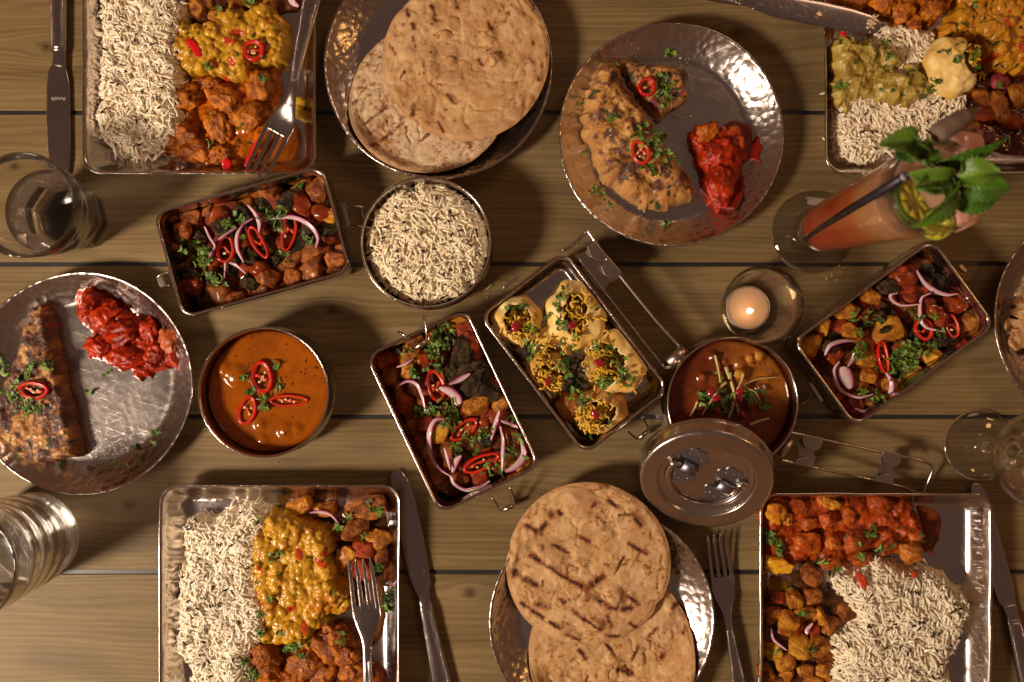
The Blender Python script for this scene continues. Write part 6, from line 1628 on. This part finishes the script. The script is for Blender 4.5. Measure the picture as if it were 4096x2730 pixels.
# chickpea bowl
h_ = lambda a, b: (2620 + .3188 * a, 1300 + .3188 * b)
coriander('green herbs under the ginger shreds in the chickpea bowl', [h_(860, 860), h_(870, 960), h_(600, 900), h_(640, 960), h_(1210, 900), h_(1240, 850), h_(1100, 860), h_(900, 1030), h_(690, 1030), h_(1380, 990), h_(860, 640)], 15, 95, 441, strips=.45, size=(.003, .006))
for k, (lab, pts, w) in enumerate([
    ('long ginger shred rising at the upper left of the herbs', [(750, 380), (780, 540), (815, 700), (822, 780)], 15),
    ('broad ginger shred at the centre of the herbs', [(885, 525), (930, 660), (975, 800), (1000, 950), (1050, 1150)], 21),
    ('ginger shred slanting down to the lower left', [(890, 715), (800, 800), (690, 960), (570, 1125)], 15),
    ('fine ginger shred reaching right from the herbs', [(1020, 810), (1130, 740), (1290, 675), (1515, 658)], 8),
    ('short ginger shred above the herbs beside the chickpea', [(1105, 610), (1070, 700), (1025, 800)], 13),
    ('ginger shred lying at the lower right of the bowl', [(1180, 1255), (1290, 1210), (1425, 1170)], 17),
    ('bent ginger shred right of the herbs', [(1120, 790), (1230, 830), (1275, 900), (1300, 990)], 9),
    ('ginger shred behind the broad one, near the lid', [(975, 960), (950, 1060), (905, 1170)], 14),
    ('half sunk ginger shred at the lower left near the lid', [(530, 960), (480, 1060), (430, 1145)], 13)]):
    path = smooth_path([top(*h_(a, b), .0025) + np.array((0, 0, .0014)) for a, b in pts], 18)
    path[:, 2] = path[:, 2] * .4 + path[:, 2].max() * .6
    w_ = S(w * .3188 * 1.25, .03); tt = np.linspace(0, 1, len(path))
    V, F = ribbon(path, w_ * (1 - .45 * tt), w_ * (1 - .45 * tt), w_ * 1.3, sides=8, expo=3); o = mesh('ginger_shred', V, F, M['ginger'], None, True, None, V.mean(0)); stamp(V)
    tag(o, lab, 'ginger', 'ginger shreds on the chickpea curry')
for lab, a, b, yw, sd in [('pomegranate seed left of the broad ginger shred', 775, 920, 25, 451), ('small pomegranate seed highest beside the long ginger shred', 700, 840, 60, 452), ('dark pomegranate seed nearest the lid at left', 775, 1075, -50, 453), ('pomegranate seed right of the broad ginger shred', 1060, 930, 80, 454), ('pomegranate seed half under the lid rim', 1095, 1140, -60, 455), ('pomegranate seed among herbs above the right one', 1065, 830, 40, 456)]:
    pome(lab, *h_(a, b), yw, sd, 17)
# lower left tray, lower right tray
onion('onion arc among the fried potatoes of the lower left tray', [(1240, 2050), (1280, 2045), (1325, 2058), (1362, 2096)], 13, 41)
onion('onion sliver right of the fork in the lower left tray', [(1590, 2322), (1565, 2345), (1545, 2362)], 9, 42)
onion('purple onion crescent among the browned potato cubes', [zp(zr_, sr, [(575, 1150)])[0], zp(zr_, sr, [(595, 1230)])[0], zp(zr_, sr, [(690, 1310)])[0]], 11, 43)
onion('purple onion sliver between two browned potato cubes', [zp(zr_, sr, [(870, 1120)])[0], zp(zr_, sr, [(830, 1170)])[0], zp(zr_, sr, [(835, 1200)])[0]], 12, 44)
coriander('coriander on the corner potato of the lower left tray', [(1476, 2005), (1490, 2035), (1520, 2040), (1395, 2068), (1455, 2150), (1362, 2108)], 9, 38, 461, strips=.2)
coriander('wilted herb clump at the right wall of the lower left tray', [(1560, 2430), (1552, 2400), (1570, 2370), (1510, 2270)], 11, 50, 462, strips=.2, size=(.003, .006))
coriander('coriander through the lower left dal and curry', [(1080, 2228), (1120, 2220), (1090, 2395), (1045, 2450), (1150, 2590), (1190, 2595), (980, 2640), (1000, 2690), (1030, 2080), (1210, 2620), (1370, 2555), (1120, 2530), (1035, 2530), (1020, 2700)], 9, 90, 463, strips=.35)
coriander('dark wilted herb at the left of the red potato curry', [zp(zr_, sr, [(590, 540)])[0], zp(zr_, sr, [(630, 590)])[0], zp(zr_, sr, [(565, 500)])[0]], 10, 26, 464, strips=.1, size=(.004, .008))
coriander('herb flecks across the red potato curry', [zp(zr_, sr, [p])[0] for p in [(1140, 540), (1200, 570), (1260, 500), (1200, 650), (1440, 590), (950, 700), (1330, 600), (1650, 520), (1040, 760), (740, 880), (630, 1335), (800, 1050), (860, 1300), (1300, 470)]], 10, 60, 465, strips=.6)
coriander('herb flecks on the korma tray', [(3300 + .459 * a, .459 * b) for a, b in [(540, 590), (560, 500), (900, 790), (960, 720), (440, 790), (110, 750), (1290, 40), (1240, 1140), (530, 400), (1500, 740)]], 8, 44, 466, strips=.5, size=(.003, .007))
strip('chilli_strip', 'small bright red chilli bit in the korma under the knife', [(3360, 130), (3372, 138), (3380, 146)], 11, None)
strip('red_curry_drip', 'red curry drip on the rice of the lower right tray', [zp(zr_, sr, [p])[0] for p in [(1170, 760), (1215, 820), (1235, 880)]], 17, None, mat='chilli_in', cat='curry', th=.002, zlift=.0)
strip('red_curry_drip', 'small red curry blob on the rice near the right', [zp(zr_, sr, [p])[0] for p in [(1570, 745), (1590, 775), (1580, 805)]], 13, None, mat='chilli_in', cat='curry', th=.002, zlift=.0)
# ------------------------------------------------------------------ glasses
def octagon_glass():
    zr = .080; c = P(305, 880, 0); R = .0430
    root = thing('water_glass', 'clear water glass with octagonal base at the left edge', 'glass', (c[0], c[1], 0), 'water glasses')
    out = [(1e-5, .0), (.024, .0), (.0290, .0006), (.0305, .003), (.0325, .018), (.0340, .030), (.0362, .036), (.0378, .044), (.0408, .062), (R, zr - .0014), (R - .0003, zr - .0004), (R - .0012, zr), (R - .0021, zr - .0004), (R - .0024, zr - .0014),
           (.0386, .060), (.0358, .044), (.0330, .036), (.0292, .024), (.0262, .0135), (.0215, .0112), (.0195, .0095), (1e-5, .0092)]
    def wob(RR, a, pr):
        z = pr[:, 1][:, None]; w = np.clip((.037 - z) / .006, 0, 1)
        k = np.mod(a + .2, math.pi / 4) - math.pi / 8
        poly = math.cos(math.pi / 8) / np.cos(k) * 1.03
        inner = (np.arange(len(pr)) >= len(pr) - 3)[:, None]
        return RR * (1 + w * (poly[None] - 1) * np.where(inner, 0, 1))
    V, F = lathe(out, 160, cx=c[0], cy=c[1], wob=wob); mesh('glass_body', V, F, M['glass'], root)
    wl = .046
    pr = [(1e-5, .0094), (.0193, .0097), (.0213, .0114), (.0260, .0137), (.0290, .0242), (.0328, .0362), (.0350, wl - .003), (.0356, wl - .0002), (.0352, wl), (1e-5, wl)]
    V, F = lathe(pr, 160, cx=c[0], cy=c[1], wob=lambda RR, a, p: RR * (1 + np.clip((.037 - p[:, 1][:, None]) / .006, 0, 1) * (math.cos(math.pi / 8) / np.cos(np.mod(a + .2, math.pi / 4) - math.pi / 8) * 1.03 - 1)[None] * np.where((np.arange(len(p)) < 3)[:, None], 0, 1)) * .998)
    mesh('water', V, F, M['water'], root)
octagon_glass()
def ribbed_glass():
    zr = .100; c = P(140, 2148, 0); Rb, R = .0405, .0455
    root = thing('water_glass', 'ribbed clear water glass in the lower left corner', 'glass', (c[0], c[1], 0), 'water glasses')
    out = [(1e-5, .0004), (Rb - .006, .0004), (Rb - .002, .0), (Rb, .0016), (Rb + .0002, .006)]
    for k in range(1, 60):
        z = .006 + (zr - .009) * k / 60; r = Rb + (R - Rb) * (z / zr)
        r += .0010 * math.sin(z / .0155 * 2 * math.pi) * (z < .078)
        out.append((r, z))
    out += [(R, zr - .0008), (R - .0006, zr), (R - .0018, zr), (R - .0024, zr - .0008)]
    for k in range(1, 20):
        z = zr - .0008 - (zr - .018) * k / 20; out.append((R - .0026 - (R - Rb) * (1 - z / zr) * .8, z))
    out += [(Rb - .0046, .0165), (Rb - .0075, .0125), (Rb - .015, .0105), (1e-5, .0100)]
    V, F = lathe(out, 160, cx=c[0], cy=c[1]); mesh('glass_body', V, F, M['glass'], root)
    wl = .062
    pr = [(1e-5, .0102), (Rb - .0152, .0107), (Rb - .0077, .0127), (Rb - .0048, .0167)] + [(R - .0028 - (R - Rb) * (1 - z / zr) * .8, z) for z in np.linspace(.02, wl - .001, 8)] + [(R - .0034 - (R - Rb) * (1 - wl / zr) * .8, wl), (1e-5, wl)]
    V, F = lathe(pr, 128, cx=c[0], cy=c[1]); mesh('water', V, F, M['water'], root)
    D, F0 = ico(1); parts = []
    for k in range(150):
        a = k * 2 * math.pi / 150; parts.append((D * (.0007, .0007, .0010) + np.array((c[0] + (Rb + .0001) * math.cos(a), c[1] + (Rb + .0001) * math.sin(a), .0024)), F0))
    V, F = join(parts); mesh('base_beading', V, F, M['glass'], root, True, None, None, 'stuff')
ribbed_glass()
def goblet():
    c = P(3916, 1781, 0)
    root = thing('wine_glass', 'empty clear stemmed wine glass at the right edge', 'glass', (c[0], c[1], 0))
    out = [(1e-5, .0003), (.0300, .0), (.0325, .0008), (.0322, .0020), (.0240, .0032), (.0120, .0052), (.0060, .0095), (.0043, .018), (.0040, .036), (.0048, .046), (.0095, .0525), (.0200, .0590), (.0320, .070), (.0400, .086), (.0425, .102), (.0415, .122), (.0385, .142), (.0365, .158), (.0362, .1592), (.0354, .1592), (.0352, .158),
           (.0372, .142), (.0402, .122), (.0412, .102), (.0387, .0862), (.0307, .0708), (.0190, .0602), (.0085, .0548), (1e-5, .0535)]
    V, F = lathe(out, 128, cx=c[0], cy=c[1]); mesh('glass_body', V, F, M['thin_glass'], root)
goblet()

# --- candle in its glass ---------------------------------------------------
def votive():
    zr = .060; c = P(2972, 1235, 0)
    root = thing('candle_glass', 'small flared clear candle glass with faceted base', 'candle holder', (c[0], c[1], 0))
    out = [(1e-5, .0004), (.0205, .0), (.0222, .001), (.0232, .006), (.0250, .016), (.0275, .026), (.0305, .040), (.0337, zr - .0006), (.0333, zr), (.0320, zr), (.0316, zr - .0006),
           (.0285, .040), (.0256, .027), (.0228, .016), (.0210, .0062), (.0200, .0042), (1e-5, .0040)]
    def wob(RR, a, pr):
        z = pr[:, 1][:, None]; o = (np.arange(len(pr)) < 7)[:, None]
        w = np.clip((.030 - z) / .010, 0, 1) * o
        k = np.mod(a, math.pi / 5) - math.pi / 10
        return RR * (1 + w * (math.cos(math.pi / 10) / np.cos(k) * 1.025 - 1)[None])
    V, F = lathe(out, 160, cx=c[0], cy=c[1], wob=wob); mesh('glass_body', V, F, M['thin_glass'], root)
    t = thing('tealight', 'lit peach tealight candle standing inside the candle glass', 'candle', (c[0], c[1], .0042))
    V, F = lathe([(1e-5, .0044), (.0188, .0044), (.0192, .006), (.0192, .0165), (.0188, .0166), (.0187, .0160)], 64, cx=c[0], cy=c[1]); mesh('cup', V, F, M['cup'], t)
    V, F = lathe([(1e-5, .0046), (.0184, .0046), (.0186, .0148), (.0182, .0152), (.0165, .0146), (.010, .0144), (.004, .0142), (1e-5, .0141)], 64, cx=c[0], cy=c[1]); mesh('wax', V, F, M['wax'], t)
    w = P(2985, 1243, .016)[:2]
    V, F = tube(smooth_path([(w[0], w[1], .0138), (w[0], w[1], .018), (w[0] + .0008, w[1] - .0004, .021)], 8), .0006, 6); mesh('wick', V, F, M['seed'], t)
    V, F = lathe([(1e-5, .0172), (.0014, .0182), (.0022, .0205), (.0022, .0228), (.0016, .0262), (.0008, .0300), (1e-5, .0330)], 20, cx=w[0] + .0012, cy=w[1] - .0006); mesh('flame', V, F, M['flame'], t)
M['cup'] = plain('tealight_cup', (.75, .70, .66), .3, 0.6)
fm = NT('flame'); fm.set(Base__Color=(0, 0, 0), Emission__Color=(1.0, .62, .25), Emission__Strength=12.0); M['flame'] = fm.m
votive()

# --- cocktail ---------------------------------------------------------------
def cocktail():
    c = P(3248, 930, 0); zr = .214
    root = thing('cocktail_glass', 'tall footed glass of orange red cocktail', 'cocktail', (c[0], c[1], 0))
    out = [(1e-5, .0012), (.030, .0006), (.0362, .0), (.0372, .0010), (.0368, .0022), (.0300, .0040), (.0215, .0056), (.0180, .0085), (.0168, .0130), (.0172, .0170), (.0195, .0200), (.0205, .0235), (.0212, .030), (.0232, .070), (.0262, .130), (.0290, .180), (.0308, zr - .001), (.0304, zr), (.0292, zr), (.0288, zr - .001),
           (.0272, .180), (.0244, .130), (.0214, .070), (.0194, .0300), (.0180, .0255), (.012, .0238), (1e-5, .0235)]
    V, F = lathe(out, 128, cx=c[0], cy=c[1]); mesh('glass_body', V, F, M['thin_glass'], root)
    t = NT('cocktail_liquid'); tc = t.n('ShaderNodeTexCoord'); sp = t.n('ShaderNodeSeparateXYZ'); t.l(tc.outputs['Object'], sp.inputs[0])
    nn = t.noise(tc.outputs['Object'], 28, 3, .5, .6)
    f = t.math('ADD', t.math('DIVIDE', sp.outputs[2], .20), t.math('MULTIPLY_ADD', nn, .30, -.15))
    t.set(Base__Color=t.ramp(f, [(.0, (.40, .062, .020)), (.45, (.43, .075, .024)), (.66, (.50, .15, .045)), (.82, (.56, .29, .11)), (1.0, (.56, .33, .21))]), Roughness=.12, Subsurface__Weight=.35, Subsurface__Radius=(1, .4, .15), Subsurface__Scale=.012, Coat__Weight=.2)
    wl = .203; k = .9985
    pr = [(1e-5, .0238), (.0118, .0241), (.0177, .0258), (.0191, .0302), (.0211, .070), (.0241, .130), (.0269, .180), (.0276, wl - .0006), (.0270, wl), (1e-5, wl)]
    V, F = lathe([(r * 1.016, z) for r, z in pr], 96, cx=c[0], cy=c[1]); mesh('drink', V, F, t.m, root)
    return c, wl
cc, wl = cocktail()
M['ice'] = food('ice_cube', (.74, .40, .30), rough=.15, coat=.6, var=.1, sss=.5)
M['straw'] = plain('black_straw', (.014, .011, .014), .35)
M['straw_end'] = plain('straw_inside', (.45, .44, .46), .5)
def z8(a, b, z): return P(3420 + a / 2.614, 400 + b / 2.614, z)
def cocktail_things():
    # straw along the wall that faces the middle of the table
    u = -np.array(P(3248, 930)[:2]); u /= np.linalg.norm(u)
    side = np.array((-u[1], u[0]))
    a = np.array((cc[0] + u[0] * .0166 + side[0] * .003, cc[1] + u[1] * .0166 + side[1] * .003, .029)); b = z8(508, 808, .232)
    root = thing('drinking_straw', 'black drinking straw standing in the cocktail', 'straw', a)
    ax = (b - a) / np.linalg.norm(b - a)
    V, F = tube(np.array([a, b]), .0032, 16, cap=False); o = mesh('tube_wall', V, F, M['straw'], root); m = o.modifiers.new('thick', 'SOLIDIFY'); m.thickness = .0005
    V, F = tube(np.array([b - ax * .0012, b - ax * .0006]), .0028, 16); mesh('bore', V, F, M['straw_end'], root)
    # ice
    for k, (x, y, lab) in enumerate([(1090, 1200, 'pinkish ice cube at the lower right of the cocktail rim'), (1170, 520, 'ice cube at the upper right of the cocktail rim')]):
        p = z8(x, y, .200); V, F, d = lump(p, (.0105, .0095, .007), .5 + k, .2, .1, 5, .04, 1.2, 2, 600 + k, 3)
        o = mesh('ice_cube', V, F, M['ice'], None, True, None, V.mean(0)); tag(o, lab, 'ice', 'ice cubes in the cocktail')
    # lime wedges
    for k, (x, y, r, yw, ti, lab) in enumerate([(600, 1075, .0155, .9, .45, 'yellow green lime slice under the long mint leaf'), (850, 1300, .0105, .6, -.3, 'small lime wedge at the lower rim of the cocktail')]):
        p = z8(x, y, .204); root = thing('lime_slice', lab, 'lime', p)
        Rm = rot3(yw, ti, .15)
        n = 40; a_ = np.arange(n) * 2 * math.pi / n
        prof = [(r, -.0022), (r * 1.01, 0), (r, .0022)]
        V, F = lathe([(r * .97, -.0024)] + prof + [(r * .97, .0024), (r * .93, .0025)], n); V = V @ Rm.T + p
        mesh('rind', V, F, M['lime'], root, True, np.tile((.11, .20, .02), (len(V), 1)))
        V, F = lathe([(r * .93, .0025), (r * .86, .0026), (1e-5, .0026)], n); V = V @ Rm.T + p; mesh('pith', V, F, M['lime'], root, True, np.tile((.47, .41, .05), (len(V), 1)))
        for q in range(8):
            a0 = q * math.pi / 4 + .035; a1 = (q + 1) * math.pi / 4 - .035
            pts = [(.08 * r * math.cos((a0 + a1) / 2), .08 * r * math.sin((a0 + a1) / 2))] + [(r * .85 * math.cos(t), r * .85 * math.sin(t)) for t in np.linspace(a0, a1, 6)]
            V, F = prism(np.array(pts), .0020, .0028); V = V @ Rm.T + p; mesh('segment', V, F, M['lime'], root, True, np.tile((.46, .38, .03), (len(V), 1)))
    # dried stick
    p0, p1 = z8(830, 370, .232), z8(1300, 90, .226)
    path = smooth_path([p0, (p0 + p1) / 2 + np.array((0, 0, .002)), p1], 24); tt = np.linspace(0, 1, len(path))
    rr = .0062 * np.interp(tt, [0, .08, .6, .8, 1], [.75, 1.05, .95, .55, .12])
    V, F = tube(path, rr, 20); V = V + .0006 * np.stack([fbm(V / .004, 2, 5), fbm(V / .004, 2, 6), fbm(V / .004, 2, 7)], 1)
    o = mesh('cinnamon_stick', V, F, M['stick'], None, True, None, V.mean(0)); tag(o, 'charred cinnamon stick resting on the cocktail rim', 'cinnamon stick')
    # mint
    base = z8(880, 800, .212)
    root = thing('mint_sprig', 'fresh green mint sprig garnishing the cocktail', 'mint', base)
    def leaf(b, t, w, roll, fold, seed, col=(.10, .28, .022), droop=.0):
        g = np.random.default_rng(seed); n, m = 46, 13
        b, t = np.asarray(b), np.asarray(t); L = np.linalg.norm(t - b); T = (t - b) / L
        up = np.array((0, 0, 1.0)); B = np.cross(up, T); B /= np.linalg.norm(B); N = np.cross(T, B)
        B, N = B * math.cos(roll) + N * math.sin(roll), N * math.cos(roll) - B * math.sin(roll)
        s = np.linspace(0, 1, n); wd = .86 * w * np.sin(np.pi * s ** .8) ** .75 * (1 + .16 * ((s * 9) % 1)) + .0002
        v = np.linspace(-1, 1, m); V = []; C = []
        for i in range(n):
            for j in range(m):
                vv = abs(v[j]); vein = math.sin((s[i] * 9 - vv * 2.2) * 2 * math.pi)
                z = fold * wd[i] * vv + .0009 * vein * vv ** .5 * (1 - s[i] * .5) + droop * L * (s[i] - s[i] ** 2) * 4 * .25 + .0009 * math.sin(s[i] * 7 + v[j] * 2 + seed)
                V.append(b + T * L * s[i] + B * wd[i] * v[j] * math.cos(math.atan(fold)) + N * z)
                k = .80 + .30 * vein * vv + (.35 if vv < .10 else 0) + .25 * math.sin(s[i] * 5 + seed) * v[j]
                C.append(np.array(col) * (1.05, .80, .7) * k * g.uniform(.95, 1.05))
        F = [(i * m + j, (i + 1) * m + j, (i + 1) * m + j + 1, i * m + j + 1) for i in range(n - 1) for j in range(m - 1)]
        o = mesh('leaf', np.array(V), F, M['mint'], root, True, np.clip(C, 0, 1))
        md = o.modifiers.new('thick', 'SOLIDIFY'); md.thickness = .0004
    z = .232
    leaf(z8(650, 620, z - .004), z8(250, 470, z + .004), .0145, .45, .55, 1, droop=.5)
    leaf(z8(640, 640, z - .006), z8(520, 330, z), .0105, -.8, .5, 2, (.035, .115, .012))
    leaf(z8(680, 600, z), z8(780, 400, z + .004), .006, .2, .5, 3, (.12, .30, .02)); leaf(z8(690, 620, z), z8(660, 450, z + .006), .006, -.4, .5, 4, (.12, .30, .02)); leaf(z8(740, 640, z - .002), z8(880, 520, z + .002), .007, .5, .4, 5, (.07, .20, .015))
    leaf(z8(800, 660, z), z8(1610, 380, z + .012), .0075, 1.05, .35, 6, (.055, .20, .015), .3)
    leaf(z8(1000, 840, z - .002), z8(560, 770, z + .006), .0100, -.5, .45, 7, (.12, .29, .03), .5)
    leaf(z8(1020, 870, z - .006), z8(640, 930, z - .006), .0105, .35, .4, 8, (.055, .22, .02), .3)
    leaf(z8(1070, 850, z), z8(570, 1330, z + .004), .0095, -.75, .65, 9, (.085, .26, .018), .4)
    leaf(z8(1060, 830, z), z8(1530, 770, z + .012), .0120, -.35, .4, 10, (.13, .33, .03), .5)
    leaf(z8(1090, 880, z - .004), z8(1615, 920, z + .002), .0115, .5, .45, 11, (.06, .21, .016), .4)
    leaf(z8(1060, 1130, z - .006), z8(1480, 980, z - .002), .0110, -.2, .4, 12, (.075, .24, .018), .4)
    gm = np.random.default_rng(77)
    for q in range(9):
        bx, by = gm.uniform(820, 1120), gm.uniform(680, 920); an = gm.uniform(0, 6.28); ln = gm.uniform(110, 230)
        leaf(z8(bx, by, z - .003), z8(bx + ln * math.cos(an), by + ln * math.sin(an), z + gm.uniform(-.004, .010)), gm.uniform(.0045, .0075), gm.normal(0, .5), .5, 30 + q, tuple(np.array((.10, .28, .022)) * gm.uniform(.5, 1.3)), .4)
    for k, (x0, y0, x1, y1) in enumerate([(980, 850, 860, 700), (980, 850, 700, 640), (980, 850, 1070, 850)]):
        V, F = tube(smooth_path([base + np.array((0, 0, -.02)), z8(x0, y0, z - .008), z8(x1, y1, z - .003)], 16), .0011, 8); mesh('stem', V, F, M['herb2'], root)
M['herb2'] = plain('mint_stem', (.12, .22, .04), .5)
cocktail_things()

# ------------------------------------------------------------------ crumbs and strays
def crumb(name, label, cat, px, py, half, col, seed, mat='bread', lift=0.0, rad=(1, .7, .6), z=None):
    p = top(px, py, .001) if z is None else P(px, py, z); r = S(half, .01)
    V, F, d = lump((p[0], p[1], p[2] + r * rad[2] * .7 + lift), np.array(rad) * r, seed * 1.3, 0, 0, 2.6, .2, 2, 2, seed, 2)
    o = mesh(name, V, F, M[mat], None, True, np.tile(col, (len(V), 1)), V.mean(0)); return tag(o, label, cat)
crumb('dal_crumb', 'yellow dal bit on the right rim of the upper left tray', 'crumb', 1250, 322, 16, (.6, .36, .03), 1, 'dal', rad=(.8, 1, .5))
for k, (x, y, lab) in enumerate([(1205, 415, 'loose dal on the tray wall right of the fork'), (1225, 470, 'lower loose dal on the tray wall right of the fork'), (1195, 445, 'dal bits between fork and tray wall')]):
    crumb('dal_bit', lab, 'dal', x, y, 26, (.56, .32, .03), 20 + k, 'dal', rad=(.9, 1.0, .5))
crumb('bread_crumb', 'bread crumb in the middle of the knife blade on the korma tray', 'crumb', 3278, 57, 11, (.6, .42, .24), 2, z=.0305)
def crumbs(label, px, py, sp, n, seed, z, col=(.66, .52, .32)):
    g = np.random.default_rng(seed); parts = []
    for k in range(n):
        p = P(px + g.normal(0, sp), py + g.normal(0, sp), z); V, F, d = lump(p, np.array((1, .8, .6)) * g.uniform(.0004, .0013), g.uniform(0, 3), 0, 0, 2.5, .2, 2, 1, k, 1); parts.append((V, F, np.tile(col, (len(V), 1))))
    V, F, C = joinc(parts); o = mesh('crumbs', V, F, M['bread'], None, True, C, V.mean(0)); tag(o, label, 'crumbs', None, 'stuff')
crumbs('pale crumbs dusted over the knife tip on the korma tray', 3490, 92, 11, 40, 3, .0308)
crumbs('tiny yellow crumbs on the wood above the candle side box', 3340, 1110, 22, 12, 4, .0006, (.5, .36, .1))
crumbs('pale crumbs on the floor of the folded bread plate', 2735, 224, 18, 14, 5, .0022)
crumbs('small crumbs below the folded bread on its plate', 2550, 860, 26, 12, 6, .0024, (.56, .36, .14))
def stray_rice(label, px, py, yaw):
    p = top(px, py, .001); V, F, _ = grains(np.array([[p[0], p[1], p[2] + .0011]]), np.array([.0085]), np.array([.002]), np.array([math.radians(yaw)]), np.zeros(1), np.array([.05]))
    o = mesh('stray_rice_grain', V, F, M['rice'], None, True, np.tile((.72, .55, .28), (len(V), 1)), p); tag(o, label, 'rice grain')
stray_rice('stray rice grain on the wood between rice bowl and puri box', 1955, 1150, 40)

crumbs('crumbs on the wood left of the puri box', 1950, 1180, 30, 7, 7, .0006, (.5, .33, .14))
crumbs('tiny crumbs on the wood below the orange curry bowl', 1180, 1905, 40, 9, 8, .0006, (.42, .25, .08))
